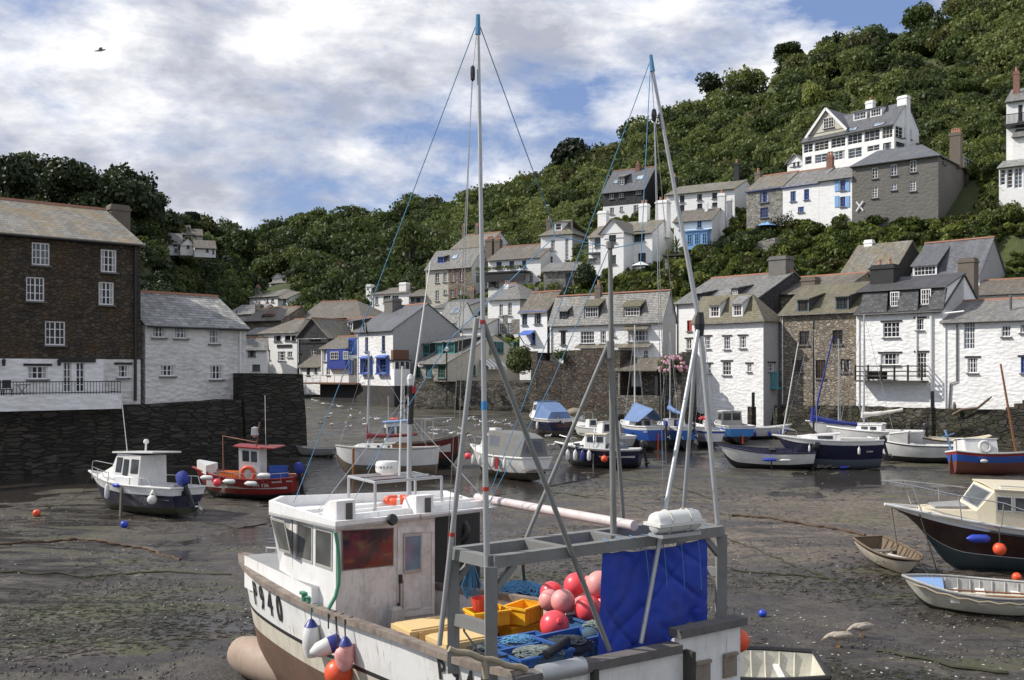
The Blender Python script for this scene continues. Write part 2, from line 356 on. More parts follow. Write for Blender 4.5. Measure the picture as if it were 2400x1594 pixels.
# ------------------------------------------------------------------ mud floor of the harbour
def mud_mat():
    t = NT('wet_harbour_mud'); co = t.tc('Object'); big = t.noise(co, .10, 5, .6, .4); med = t.noise(co, .55, 7, .68, .6); fin = t.noise(co, 4.5, 6, .7); lng = t.noise(t.tc('Object', (.22, 1., 1.)), .9, 6, .65, .8); vf = t.noise(co, 22, 3, .7)
    b = t.mix((t.ramp(med, 0, [(.35, 0.), (.65, 1.)]), 0), (.034,.029,.025), (.105,.088,.073))
    geo = t.n('ShaderNodeSeparateXYZ'); t.l(co[0], co[1], geo, 0)
    sx = t.n('ShaderNodeMapRange', interpolation_type='SMOOTHSTEP'); t.l(geo, 0, sx, 0); sx.inputs[1].default_value = -3; sx.inputs[2].default_value = 5
    sy = t.n('ShaderNodeMapRange', interpolation_type='SMOOTHSTEP'); t.l(geo, 1, sy, 0); sy.inputs[1].default_value = 30; sy.inputs[2].default_value = 36
    sy2 = t.n('ShaderNodeMapRange', interpolation_type='SMOOTHSTEP'); t.l(geo, 1, sy2, 0); sy2.inputs[1].default_value = 55; sy2.inputs[2].default_value = 46
    sand = t.math('MULTIPLY', (sx, 0), t.math('MULTIPLY', (sy, 0), (sy2, 0)))
    sand = t.math('MULTIPLY', sand, (t.ramp(lng, 0, [(.38, 0.), (.55, 1.)]), 0)); b = t.mix(t.math('MULTIPLY', sand, .75), b, (.205,.162,.128))
    b = t.mix(t.math('MULTIPLY', (t.ramp(fin, 0, [(.46, 0.), (.64, 1.)]), 0), .72), b, (.014,.012,.011))
    weed = t.math('MULTIPLY', (t.ramp(lng, 0, [(.52, 0.), (.6, 1.)]), 0), (t.ramp(big, 0, [(.42, 0.), (.56, 1.)]), 0)); weed = t.math('MULTIPLY', weed, (t.ramp(fin, 0, [(.36, 0.), (.55, 1.)]), 0))
    wz = t.n('ShaderNodeMapRange', interpolation_type='SMOOTHSTEP'); t.l(geo, 1, wz, 0); wz.inputs[1].default_value = 40; wz.inputs[2].default_value = 52; w2 = t.math('MULTIPLY', t.math('MULTIPLY', (t.ramp(med, 0, [(.47, 0.), (.56, 1.)]), 0), (t.ramp(fin, 0, [(.42, 0.), (.56, 1.)]), 0)), t.math('MULTIPLY', (wz, 0), .75)); weed = t.math('MAXIMUM', weed, w2); b = t.mix(t.math('MULTIPLY', weed, .85), b, (.062,.070,.018))
    b = t.mix(t.math('MULTIPLY', (t.ramp(vf, 0, [(.66, 0.), (.74, 1.)]), 0), .6), b, (.19,.17,.14))
    t.col(b)
    wet = t.math('MULTIPLY', (t.ramp(lng, 0, [(.42, 1.), (.53, 0.)]), 0), (t.ramp(big, 0, [(.36, .25), (.52, 1.)]), 0)); b = t.mix(t.math('MULTIPLY', wet, .55), b, (.022,.020,.019)); t.col(b)
    rg = t.mix(wet, (.62,.62,.62), (.10,.10,.10)); rg = t.mix(sand, rg, (.7,.7,.7)); t.l(rg[0], rg[1], t.b, 'Roughness')
    h = t.math('ADD', t.math('MULTIPLY', (fin, 0), .5), t.math('ADD', (med, 0), t.math('MULTIPLY', (vf, 0), .14)))
    bm_ = t.bump(h, .9, .15); dr = t.math('SUBTRACT', 1., t.math('MULTIPLY', wet, .80)); t.l(dr[0], dr[1], bm_, 'Strength'); return t.mat
MUD = mud_mat()
def mud_h(x, y):
    z = mudz(x, y)
    z += .16*noise.noise(V(x*.16, y*.10, 1.3))+.07*noise.noise(V(x*.5, y*.7, 4))+.05*noise.noise(V(x*1.6, y*1.9, 9))
    return z
m = MB(); ys = [4+i*.42 for i in range(100)]+[46+i*.9 for i in range(60)]+[100+i*3 for i in range(34)]
NXm = 190; vs = []
for y in ys:
    for i in range(NXm+1):
        u = -1+2*i/NXm; x = u*(16+y*.72)
        vs.append(V(x, y, mud_h(x, y)))
m.add(vs, [(j*(NXm+1)+i, j*(NXm+1)+i+1, (j+1)*(NXm+1)+i+1, (j+1)*(NXm+1)+i) for j in range(len(ys)-1) for i in range(NXm)])
tag(m.build('ground', MUD, smooth=180), 'dark wet harbour mud drained at low tide', 'mud', kind='structure')
m = MB(); m.poly([(-4000,-300,-3), (4000,-300,-3), (4000,4000,-3), (-4000,4000,-3)]); tag(m.build('terrain', SOIL), 'low land reaching to the horizon', 'land', kind='structure')
# ------------------------------------------------------------------ foliage
rng = np.random.default_rng(5)
def crown_np(nl, n, leaf, rz=.85, flat=.0, seed=0, lr=(.34, .52)):
    r = np.random.default_rng(seed); P = []; N = []
    cs = r.normal(size=(nl, 3)); cs /= np.linalg.norm(cs, axis=1)[:, None]; cs *= (r.random(nl)**.4*.62)[:, None]; cs[:, 2] = np.abs(cs[:, 2])*rz*1.25-.12
    rs = lr[0]+(lr[1]-lr[0])*r.random(nl); per = n//nl
    for c, q in zip(cs, rs):
        d = r.normal(size=(per, 3)); d[:, 2] += .25; d /= np.linalg.norm(d, axis=1)[:, None]
        rad = q*(.72+.36*r.random(per)); P.append(c+d*rad[:, None]*np.array([1, 1, rz])); N.append(d)
    P = np.concatenate(P); N = np.concatenate(N)+r.normal(size=P.shape)*.8; N /= np.linalg.norm(N, axis=1)[:, None]
    t = np.cross(N, r.normal(size=P.shape)); t /= np.linalg.norm(t, axis=1)[:, None]; b = np.cross(N, t)
    s = leaf*(.6+.8*r.random(len(P)))[:, None]; e = (.45+.4*r.random(len(P)))[:, None]
    Q = np.stack([P-t*s, P-b*s*e+N*s*.15, P+t*s, P+b*s*e-N*s*.15], 1)
    return Q                                        # (n,4,3) around a unit crown
def quads_mesh(name, Q, m_, tint=None):
    n = len(Q); me = bpy.data.meshes.new(name); me.vertices.add(n*4); me.loops.add(n*4); me.polygons.add(n)
    me.vertices.foreach_set('co', Q.astype(np.float32).ravel()); me.loops.foreach_set('vertex_index', np.arange(n*4, dtype=np.int32))
    me.polygons.foreach_set('loop_start', np.arange(n, dtype=np.int32)*4)
    me.materials.append(m_); at = me.attributes.new('tint', 'FLOAT_COLOR', 'POINT')
    c = np.ones((n*4, 4), np.float32)
    c[:, :3] = np.repeat(tint, 4, axis=0) if tint is not None else .5
    at.data.foreach_set('color', c.ravel()); me.update(calc_edges=True); me.validate(); return me
def leaf_mat(name, dark, mid, light, trans=.22):
    t = NT(name); a = t.n('ShaderNodeAttribute', attribute_name='tint'); ge = t.n('ShaderNodeNewGeometry'); se = t.n('ShaderNodeSeparateColor'); t.l(a, 'Color', se, 0); oi = t.n('ShaderNodeObjectInfo')
    n2 = t.n('ShaderNodeTexNoise', i_Scale=.8, i_Detail=3); t.l(ge, 'Position', n2, 'Vector')
    f = t.math('ADD', (se, 0), t.math('ADD', t.math('MULTIPLY', t.math('SUBTRACT', (n2, 0), .5), .7), t.math('MULTIPLY', t.math('SUBTRACT', (oi, 'Random'), .5), .25)), True); r = t.ramp(f[0], f[1], [(.12, dark), (.5, mid), (.9, light)])
    b = t.mix(t.math('MULTIPLY', (se, 1), .6), (r, 0), (.085,.06,.025)); t.col(b); t.set(Roughness=.55); t.b.inputs['Specular IOR Level'].default_value = .3
    tr = t.n('ShaderNodeBsdfTranslucent'); t.l(b[0], b[1], tr, 0); mx = t.n('ShaderNodeMixShader', i_0=trans); t.l(t.b, 0, mx, 1); t.l(tr, 0, mx, 2); t.l(mx, 0, t.out, 0); return t.mat
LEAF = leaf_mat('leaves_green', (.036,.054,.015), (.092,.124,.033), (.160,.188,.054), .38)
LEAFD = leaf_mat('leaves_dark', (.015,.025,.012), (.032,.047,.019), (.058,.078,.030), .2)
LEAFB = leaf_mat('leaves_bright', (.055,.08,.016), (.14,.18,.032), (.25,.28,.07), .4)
BARK = stone('bark', (.06,.05,.04), (.09,.075,.06), (.03,.025,.02), None, 0, .1, .5)
CROWNS = [crown_np(16+4*k, 1300, .076, .65+.12*(k % 3), seed=40+k, lr=(.22,.40)) for k in range(6)]
CROWNS_S = [crown_np(6+k, 420, .15, .7, seed=70+k) for k in range(4)]
BLOCK = []                                          # (x0,y0,x1,y1,Y) image windows of the houses that no wood stands before
def wood(name, label, cat, px0, px1, s0, s1, n, size, m_, crowns, tint0=(.0, 1.), brown=.12, seed=1, minpx=None, keep=None, lift=.45):
    r = random.Random(seed); Qs = []; Ts = []; k = tries = 0
    while k < n and tries < n*12:
        tries += 1; px = r.uniform(px0, px1); s = s0+(s1-s0)*r.random()
        p = terr(px, s); sz = r.uniform(*size)*max(.8, min(1.6, p.y/165))
        x, y = pxof(p); rp = sz/p.y*F; 
        if keep and not keep(x, y, p): continue
        bad = False
        for (x0, y0, x1, y1, Y) in BLOCK:
            if p.y < Y+2 and x0-rp*.5 < x < x1+rp*.5 and y-rp*1.7 < y1 and y+rp*.3 > y0: bad = True; break
        if bad: continue
        q = crowns[r.randrange(len(crowns))]; a = r.random()*6.28; ca, sa = math.cos(a), math.sin(a)
        zz_ = sz*r.uniform(.85, 1.25); M = np.array([[ca*sz, -sa*sz, 0], [sa*sz, ca*sz, 0], [0, 0, zz_]])
        Qs.append(q @ M.T+np.array([p.x, p.y, p.z+sz*lift])); tt = np.empty((len(q), 3)); v = tint0[0]+(tint0[1]-tint0[0])*r.random()**1.2
        tt[:, 0] = v; tt[:, 1] = r.random() if r.random() < brown else 0; tt[:, 2] = 0; Ts.append(tt); k += 1
    me = quads_mesh(name, np.concatenate(Qs), m_, np.concatenate(Ts)); o = bpy.data.objects.new(name, me); COL.objects.link(o)
    return tag(o, label, cat, kind='stuff')
TREEMESH = {}
def tree(px, py, Y, h, w, label, name='tree', cat='tree', m_=None, nl=16, n=4200, leaf=.075, seed=0, rz=.85, tint=.4, group=None, trunk=True, lr=(.30,.46), lift=.5, base=None):
    """tree whose base stands at pixel (px,py) and depth Y, h metres high, crown w metres wide"""
    p = C(px, py, Y); root = thing(name, label, cat, p, (0, 0, random.random()*6), group)
    Q = crown_np(nl, n, leaf, rz, seed=seed, lr=lr); hh = h*(1-.5*lift); Q = Q*np.array([w/2/.95, w/2/.95, h*.62/1.0]); zlo = Q[:, :, 2].min(); zhi = Q[:, :, 2].max()
    Q[:, :, 2] = (Q[:, :, 2]-zhi)*((h*(1-lift*.45))/(zhi-zlo))+h
    T = np.zeros((len(Q), 3)); T[:, 0] = tint
    me = quads_mesh('crown', Q, m_ or LEAF, T); c = bpy.data.objects.new('crown', me); COL.objects.link(c); c.parent = root
    if trunk:
        m = MB(); r0 = max(.12, h*.035); m.tube([(0,0,-1.5), (0.05*h,0,h*.3), (0.02*h,.03*h,h*.62)], r0, 7, r1=r0*.5)
        for k in range(5):
            a = k*1.26+seed; m.tube([(.04*h,0,h*(.25+.06*k)), (math.cos(a)*w*.2, math.sin(a)*w*.2, h*(.48+.06*k)), (math.cos(a)*w*.36, math.sin(a)*w*.36, h*(.62+.05*k))], r0*.55, 5, r1=r0*.15)
        m.build('trunk', BARK, root, smooth=60)
    return root
# ------------------------------------------------------------------ houses
ZF = {'0': (0,0,1.), '1': (0,350,2.4125), '2': (550,550,3.148), '3': (950,350,2.851), '4': (1200,600,3.632), '5': (1750,540,3.409), '6': (1650,150,3.136)}
W_WHITE = wall_rough('white_painted_stone', (.84,.84,.83), (.46,.43,.38), .36, .6)
W_GRUB = wall_rough('grubby_white_stone', (.70,.69,.66), (.30,.28,.25), .62, .9)
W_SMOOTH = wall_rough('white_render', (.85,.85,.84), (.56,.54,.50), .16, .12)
W_CREAM = wall_rough('cream_render', (.55,.52,.44), (.33,.30,.25), .35, .15)
W_GREY = wall_rough('grey_pebbledash', (.155,.148,.135), (.09,.085,.075), .5, .5)
W_MID = wall_rough('mid_grey_and_wall_shade', (.40,.40,.40), (.27,.27,.26), .4, .2)  # mid grey; as sidewall it paints the shade on white houses
W_PALE = wall_rough('pale_stone_paint', (.50,.48,.42), (.36,.34,.30), .35, .5)
W_BROWN = stone('brown_weathered_rubble', (.062,.048,.034), (.085,.066,.046), (.045,.037,.028), (.105,.058,.022), .5, .36, .14, 1.)
W_STONE = stone('grey_brown_rubble', (.24,.205,.165), (.30,.265,.215), (.15,.13,.105), (.30,.22,.11), .35, .46, .17, 1.)
W_STONE2 = stone('grey_coursed_stone', (.21,.20,.175), (.29,.28,.25), (.30,.28,.25), None, 0, .42, .17, .8)
W_SLATE = stone('slate_hung_wall', (.085,.088,.092), (.115,.118,.122), (.03,.03,.03), None, 0, .34, .22, .5, rubble=False)
W_DSLATE = stone('dark_slate_hung_wall', (.045,.046,.05), (.07,.07,.075), (.02,.02,.02), None, 0, .34, .22, .5, rubble=False)
W_BLACK = paint('plain_black', (.018,.018,.02), .7, .3, (.05,.05,.05)); W_HARB = stone('harbour_wall_rubble', (.15,.135,.11), (.22,.20,.165), (.07,.06,.05), (.06,.06,.03), .5, .5, .16, 1.2)
W_QUAY = stone('dark_quay_masonry', (.030,.025,.021), (.058,.049,.039), (.005,.005,.004), (.024,.027,.011), .5, 1.0, .17, 1.6)
W_BASE = paint('black_tide_wash', (.03,.028,.027), .8, .7, (.10,.09,.08)); W_WOOD = paint('brown_boarding', (.16,.075,.04), .7, .4)
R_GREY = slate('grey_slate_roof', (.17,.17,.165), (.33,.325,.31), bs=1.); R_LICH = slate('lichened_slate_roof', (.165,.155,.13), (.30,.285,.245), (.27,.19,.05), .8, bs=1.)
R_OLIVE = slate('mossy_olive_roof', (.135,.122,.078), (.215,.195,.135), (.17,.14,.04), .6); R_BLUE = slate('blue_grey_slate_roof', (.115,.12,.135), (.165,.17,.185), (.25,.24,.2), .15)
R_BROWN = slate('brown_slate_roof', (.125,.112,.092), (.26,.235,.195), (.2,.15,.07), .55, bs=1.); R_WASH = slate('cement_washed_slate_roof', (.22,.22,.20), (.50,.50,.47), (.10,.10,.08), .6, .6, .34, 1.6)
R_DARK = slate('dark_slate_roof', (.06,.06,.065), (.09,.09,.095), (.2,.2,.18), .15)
TERRA = paint('terracotta_ridge', (.44,.21,.14), .8, .5, (.2,.15,.1)); FR_W = plain('white_window_frame', (.78,.78,.77), .4)
FR = {'w': FR_W, 'b': plain('blue_window_frame', (.07,.14,.48), .4), 't': plain('teal_window_frame', (.04,.26,.22), .45), 'n': plain('brown_window_frame', (.075,.045,.03), .5), 'k': plain('black_window_frame', (.02,.02,.022), .5), 'd': plain('grey_teal_frame', (.09,.13,.15), .5), 'l': plain('light_blue_frame', (.22,.42,.72), .5)}
SILL = paint('slate_sill', (.14,.14,.14), .7, .3); BLACKW = plain('black_lintel', (.02,.018,.018), .7); CH_GREY = paint('grey_chimney_render', (.16,.155,.145), .9, .5)
BRICK = stone('red_brick', (.24,.085,.055), (.30,.12,.08), (.25,.22,.2), None, 0, .22, .07, .4, rubble=False); CH_BROWN = paint('brown_chimney_render', (.15,.125,.10), .9, .5); CREAMFR = plain('cream_pot', (.55,.42,.22), .7)
R_BIG = slate('big_lichened_slate_roof', (.17,.16,.13), (.29,.275,.235), (.25,.16,.04), 1.0, .5, .40, 1.3)
def grid_wall(mb, o, f, U0, U1, Z0, Z1, ops, rd=.16, cellmat=None):
    us = sorted({U0, U1, *[min(max(x, U0), U1) for q in ops for x in q[:2]]}); zs = sorted({Z0, Z1, *[min(max(x, Z0), Z1) for q in ops for x in q[2:4]]})
    if cellmat: 
        for e in cellmat: zs = sorted({*zs, e[0]}) if Z0 < e[0] < Z1 else zs
        for e in cellmat:
            if len(e) > 2: us = sorted({*us, e[2]})
    n = V(f.y, -f.x, 0); P = lambda u, z, d=0: V(o.x, o.y, 0)+f*u+V(0,0,z)+n*d
    def mat_at(u, z):
        if cellmat:
            for e in cellmat:
                if z < e[0] and (len(e) < 3 or u < e[2]): return e[1]
        return 0
    for i in range(len(us)-1):
        for j in range(len(zs)-1):
            uc, zc_ = (us[i]+us[i+1])/2, (zs[j]+zs[j+1])/2
            if any(q[0] < uc < q[1] and q[2] < zc_ < q[3] for q in ops): continue
            mb.poly([P(us[i], zs[j]), P(us[i+1], zs[j]), P(us[i+1], zs[j+1]), P(us[i], zs[j+1])], mat_at(uc, zc_))
    for q in ops:
        u0, u1, z0, z1 = q[:4]; mi = mat_at((u0+u1)/2, (z0+z1)/2)
        a, b, c, d = (u0,z0), (u1,z0), (u1,z1), (u0,z1)
        for p, s in ((a,b),(b,c),(c,d),(d,a)): mb.poly([P(*p), P(*s), P(*s, -rd-.03), P(*p, -rd-.03)], mi)
PANES = [GLASS, GLASS, glass_mat('bluish_pane', (.03,.038,.05), .1, .5), glass_mat('brownish_pane', (.022,.018,.014), .2, .3)]; WR_ = random.Random(77)
def window(parent, off, o, f, u0, u1, z0, z1, style='w', d=-.12, sill=True, lint=False, nx=None, nz=None, name='window', bar=.04, curtain=False):
    n = V(f.y, -f.x, 0); w, h = u1-u0, z1-z0; P = lambda u, z, k=0: V(o.x, o.y, 0)+f*u+V(0,0,z)+n*k
    nx = nx or max(1, min(6, round(w/.42))); nz = nz or max(2, min(6, round(h/.45)))
    mb = MB(); fw = min(.075, w*.12)
    def b(ua, za, ub, zb, wd, th=.06, k=0): mb.box(P((ua+ub)/2, (za+zb)/2, d+k), (abs(ub-ua) if abs(ub-ua) > .001 else wd, th, abs(zb-za) if abs(zb-za) > .001 else wd), math.atan2(f.y, f.x))
    b(u0, z0+fw/2, u1, z0+fw/2, fw); b(u0, z1-fw/2, u1, z1-fw/2, fw); b(u0+fw/2, z0+fw, u0+fw/2, z1-fw, fw); b(u1-fw/2, z0+fw, u1-fw/2, z1-fw, fw)
    for i in range(1, nx):
        u = u0+w*i/nx; b(u, z0+fw, u, z1-fw, bar*(1.6 if nx % 2 == 0 and i == nx//2 else 1), .04, .003)
    for j in range(1, nz):
        z = z0+h*j/nz; b(u0+fw, z, u1-fw, z, bar, .034, -.002)
    W = mb.build(name, FR[style], parent, off)
    g = MB(); g.poly([P(u0+.01, z0+.01, d-.025), P(u1-.01, z0+.01, d-.025), P(u1-.01, z1-.01, d-.025), P(u0+.01, z1-.01, d-.025)]); g.build('pane', WR_.choice(PANES), W, off)
    if curtain or WR_.random() < .22:
        for ua, ub in ((u0+.06, u0+w*.24), (u1-w*.24, u1-.06)): g = MB(); g.poly([P(ua, z0+.05, d-.02), P(ub, z0+.05, d-.02), P(ub, z1-.05, d-.02), P(ua, z1-.05, d-.02)]); g.build('curtain', W_MID, W, off)
    if sill:
        s = MB(); s.box(P((u0+u1)/2, z0-.05, -.0), (w+.16, .32, .09), math.atan2(f.y, f.x)); s.build('sill', SILL, W, off)
    if lint:
        s = MB(); s.box(P((u0+u1)/2, z1+.07, .0), (w+.42, .13, .13), math.atan2(f.y, f.x)); s.build('lintel', BLACKW, W, off)
    return W
class H: pass
def house(Z, name, label, cat, wall, roof, xl, xr, Y, ang, eave, base, ridge, xg=None, dep=None, hl=0, hr=0, wins=(), swins=(), dorm=(), chim=(), sidewall=None, tile=True, fd=3., group=None, cells=None, fascia=None, kind='gable', oh=.28, Yr=None, rd=.16, block=True, shift=(0,0)):
    zx, zy, zk = ZF[Z]; X = lambda x: zx+x/zk; Yp = lambda y: zy+y/zk
    if Y is None: Y = Yof(X((xl+xr)/2), Yp(base)+9); fd = max(fd, 6)
    h = H(); a = R(ang); f = V(math.cos(a), -math.sin(a), 0); n = V(f.y, -f.x, 0); b = -n
    A = V((X(xl)-HX)/F*Y, Y, 0)
    def along(x): k = (X(x)-HX)/F; return (k*A.y-A.x)/(f.x-k*f.y)
    L = along(xr); Rr = A+f*L
    ze = CZ-(Yp(eave)-HY)/F*Y; zb = CZ-(Yp(base)-HY)/F*Y
    if dep is None:
        if xg is None: dep = 7.
        else: k = (X(xg)-HX)/F; dep = (k*Rr.y-Rr.x)/(b.x-k*b.y)
    mid = Rr+b*dep/2 if kind != 'gfront' else A+f*L/2
    zr = CZ-(Yp(ridge)-HY)/F*(mid.y)
    loc = V(A.x, A.y, zb); root = thing(name, label, cat, loc, group=group); off = loc
    z0 = zb-fd
    h.__dict__.update(root=root, off=off, A=A, R=Rr, f=f, n=n, b=b, L=L, dep=dep, ze=ze, zb=zb, zr=zr, X=X, Yp=Yp, zk=zk, along=along)
    def pt(x, y, d=0):                               # pixel -> (u, z) on the front plane set back by d
        p = hit(X(x), Yp(y), A+b*d, n); return (p-A).dot(f), p.z
    def spt(x, y):
        p = hit(X(x), Yp(y), Rr, f); return (p-Rr).dot(b), p.z
    h.pt, h.spt = pt, spt
    def conv(q, fn):
        u0, u1 = sorted((fn(q[0], (q[1]+q[3])/2)[0], fn(q[2], (q[1]+q[3])/2)[0])); xm = (q[0]+q[2])/2
        return (u0, u1, fn(xm, q[3])[1], fn(xm, q[1])[1])
    fo = [conv(q, pt) for q in wins]; so_ = [conv(q, spt) for q in swins]
    mats = [wall]+([c[3] for c in cells] if cells else []); cm = None
    if cells:
        cm = []
        for i, c in enumerate(cells): cm.append((CZ-(Yp(c[0])-HY)/F*Y, i+1) + ((along(c[1]),) if c[1] is not None else ()))
    mb = MB(); grid_wall(mb, A, f, 0, L, z0, ze, fo, rd, cm)
    smi = 0
    if sidewall is not None: mats = mats+[sidewall]; smi = len(mats)-1
    sb = MB(); grid_wall(sb, Rr, b, 0, dep, z0, ze, so_, rd)
    B, D = A+b*dep, Rr+b*dep
    mb.poly([B+V(0,0,z0), A+V(0,0,z0), A+V(0,0,ze), B+V(0,0,ze)]); mb.poly([D+V(0,0,z0), B+V(0,0,z0), B+V(0,0,ze), D+V(0,0,ze)])
    o_ = len(mb.v); mb.v += sb.v
    for q in sb.f: mb.f.append([o_+i for i in q]); mb.m.append(smi)
    E = lambda p, z: V(p.x, p.y, z)
    if kind == 'gfront':
        mb.poly([E(A, ze), E(Rr, ze), E(A+f*L/2, zr)]); mb.poly([E(D, ze), E(B, ze), E(B+f*L/2, zr)])
    else:
        if hr == 0: mb.poly([E(Rr, ze), E(D, ze), E(Rr+b*dep/2, zr)], smi)
        if hl == 0: mb.poly([E(B, ze), E(A, ze), E(A+b*dep/2, zr)])
    mb.build('wall', mats, root, off)
    rb = MB(); th = .1; up = V(0,0,.03)
    if kind == 'gfront':
        s = (zr-ze)/(L/2); Q0, Q1 = A-b*oh, B+b*.1
        for (p, q, sg) in ((0, L/2, -1), (L, L/2, 1)):
            e0, e1 = A+f*(p+sg*oh)-b*oh, A+f*(p+sg*oh)+b*(dep+.1); r0, r1 = A+f*q-b*oh, A+f*q+b*(dep+.1)
            pts = [E(e0, ze-s*oh)+up, E(r0, zr)+up, E(r1, zr)+up, E(e1, ze-s*oh)+up]
            if sg > 0: pts = pts[::-1]
            if sg < 0: pts = [pts[0], pts[3], pts[2], pts[1]][::-1]
            rb.prism(pts if (pts[1]-pts[0]).cross(pts[2]-pts[0]).z > 0 else pts[::-1], th)
        ra, rz_ = E(A+f*L/2-b*oh, zr), E(A+f*L/2+b*dep, zr)
    else:
        s = (zr-ze)/(dep/2); vl = oh*.5 if hl == 0 else 0; vr = oh*.5 if hr == 0 else 0
        Pl, Pr = A+b*dep/2+f*(hl if hl else -vl), Rr+b*dep/2-f*(hr if hr else -vr)
        sl_ = (zr-ze)/hl if hl else 0; sr_ = (zr-ze)/hr if hr else 0
        ol, or_ = (oh if hl else vl), (oh if hr else vr)
        ez = ze-s*oh
        FL, FR_, BL, BR = A-b*oh-f*ol, Rr-b*oh+f*or_, B+b*oh-f*ol, D+b*oh+f*or_
        faces = [[E(FL, ez), E(FR_, ez), E(Pr, zr), E(Pl, zr)], [E(BR, ez), E(BL, ez), E(Pl, zr), E(Pr, zr)]]
        if hl: faces.append([E(BL, ez), E(FL, ez), E(Pl, zr)])
        if hr: faces.append([E(FR_, ez), E(BR, ez), E(Pr, zr)])
        for q in faces: rb.prism([p+up for p in q], th)
        ra, rz_ = E(Pl, zr), E(Pr, zr)
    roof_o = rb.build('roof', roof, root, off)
    if tile:
        t = MB(); t.bar(ra+V(0,0,th+.05), rz_+V(0,0,th+.05), .26, .14); t.build('ridge_tiles', TERRA, roof_o, off)
    if fascia is not None:
        t = MB(); t.bar(E(A-b*(oh-.1)-f*.1, ze-.1), E(Rr-b*(oh-.1)+f*.1, ze-.1), .06, .26); t.build('fascia', fascia, root, off)
    else:
        t = MB(); t.tube([E(A-b*(oh+.06), ze-s*oh+.02), E(Rr-b*(oh+.06), ze-s*oh+.02)], .06, 6); t.build('gutter', FR['k'], root, off)
    if group in ('houses along the harbour wall', 'houses in the village centre') and L > 4:
        t = MB(); q = A+f*.28+n*.07; t.tube([E(q, ze-.1), E(q, zb+.1)], .05, 6); t.build('drainpipe', FR['k'] if WR_.random() < .5 else FR_W, root, off)
    for q, u in zip(wins, fo):
        st = q[4] if len(q) > 4 else 'w'; window(root, off, A, f, *u, style=st[0], lint='L' in st, sill='S' not in st, d=-.1, nx=int(st[st.index('x')+1]) if 'x' in st else None, nz=int(st[st.index('y')+1]) if 'y' in st else None, curtain='C' in st)
    for q, u in zip(swins, so_):
        st = q[4] if len(q) > 4 else 'w'; window(root, off, Rr, b, *u, style=st[0], lint='L' in st, d=-.1, nx=int(st[st.index('x')+1]) if 'x' in st else None)
    for q in dorm: dormer(h, *q)
    for q in chim: chimney(h, *q)
    h.E = E
    if block: BLOCK.append((X(xl), Yp(ridge), X(max(xr, xg or xr)), Yp(base)-4, Y))
    return h
def dormer(h, x0, y0, x1, y1, rmat, st='w', cheek=None, slope=.3, body=None):
    sl_ = (h.zr-h.ze)/(h.dep/2); nrm = V(0,0,1)-h.b*sl_; nrm.normalize()
    e0 = V(h.A.x, h.A.y, h.ze+.13); xm = (x0+x1)/2
    p = hit(h.X(xm), h.Yp(y1), e0, nrm); dd = (p-h.A).dot(h.b); dd = max(dd, .05)
    u0, z1 = h.pt(x0, y0, dd); u1, _ = h.pt(x1, y0, dd); zf = h.ze+.13+sl_*dd; _, zb = h.pt(xm, y1, dd); zb = zf+.06; z1 = max(z1, zb+.5)
    o = h.A+h.b*dd; P = lambda u, z, k=0: V(o.x, o.y, 0)+h.f*u+V(0,0,z)+h.b*k
    tD = sl_*slope; t = (z1+.16-zf)/(sl_-tD); tmax = (h.zr-zf)/sl_*.97
    if t > tmax: t = tmax; tD = (zf+sl_*t-z1-.16)/t
    fw = .12; ua, ub = u0-fw, u1+fw
    mb = MB(); ck = cheek or W_DSLATE
    for u in (ua, ub): mb.poly([P(u, zf-.3), P(u, z1+.16), P(u, zf+sl_*t, t), P(u, zf-.3+sl_*t*.9, t*.9)] if u == ua else [P(u, zf-.3), P(u, zf-.3+sl_*t*.9, t*.9), P(u, zf+sl_*t, t), P(u, z1+.16)][::1])
    for a, b_, c, d in ((ua, u0, zf-.1, z1+.16), (u1, ub, zf-.1, z1+.16), (u0, u1, z1, z1+.16), (u0, u1, zf-.1, zb)): mb.poly([P(a, c), P(b_, c), P(b_, d), P(a, d)], 1)
    D = mb.build('dormer', [ck, FR[body or 'k']], h.root, h.off)
    r = MB(); q = [P(ua-.15, z1+.16-tD*.2, -.22), P(ub+.15, z1+.16-tD*.2, -.22), P(ub+.15, zf+sl_*t+.04, t+.05), P(ua-.15, zf+sl_*t+.04, t+.05)]; r.prism(q, .09); r.build('dormer_roof', rmat, D, h.off)
    window(D, h.off, o, h.f, u0, u1, zb, z1, st[0], d=-.05, sill=False, nx=int(st[st.index('x')+1]) if 'x' in st else None)
def chimney(h, xc, yt, w, mat_, pots=0, t=.5, bot=None, dk=.75, pc=None, top=0.):
    p = hit(h.X(xc), h.Yp(yt), h.A+h.b*h.dep*t, h.n); ww = w/h.zk*p.y/F; zb = h.zb-1 if bot == 'g' else (h.ze-.3 if bot is None else CZ-(h.Yp(bot)-HY)/F*p.y)
    mb = MB(); a = math.atan2(h.f.y, h.f.x); hh = p.z-zb
    mb.box((p.x, p.y, zb+hh/2), (ww, ww*dk, hh), a, taper=1-top); mb.box((p.x, p.y, p.z-.22), (ww*(1.12-top), ww*dk*1.12, .16), a); mb.box((p.x, p.y, p.z+.04), (ww*(.94-top), ww*dk*.9, .1), a)
    c = mb.build('chimney', mat_, h.root, h.off)
    for i in range(pots):
        k = MB(); q = V(p.x, p.y, p.z+.08)+h.f*ww*((i+.5)/pots-.5)*.85; k.lathe([(.16,0),(.12,.35),(.16,.42),(.15,.5),(.08,.5)], 8, q); k.build('chimney_pot', pc or TERRA, c, h.off)
    return c
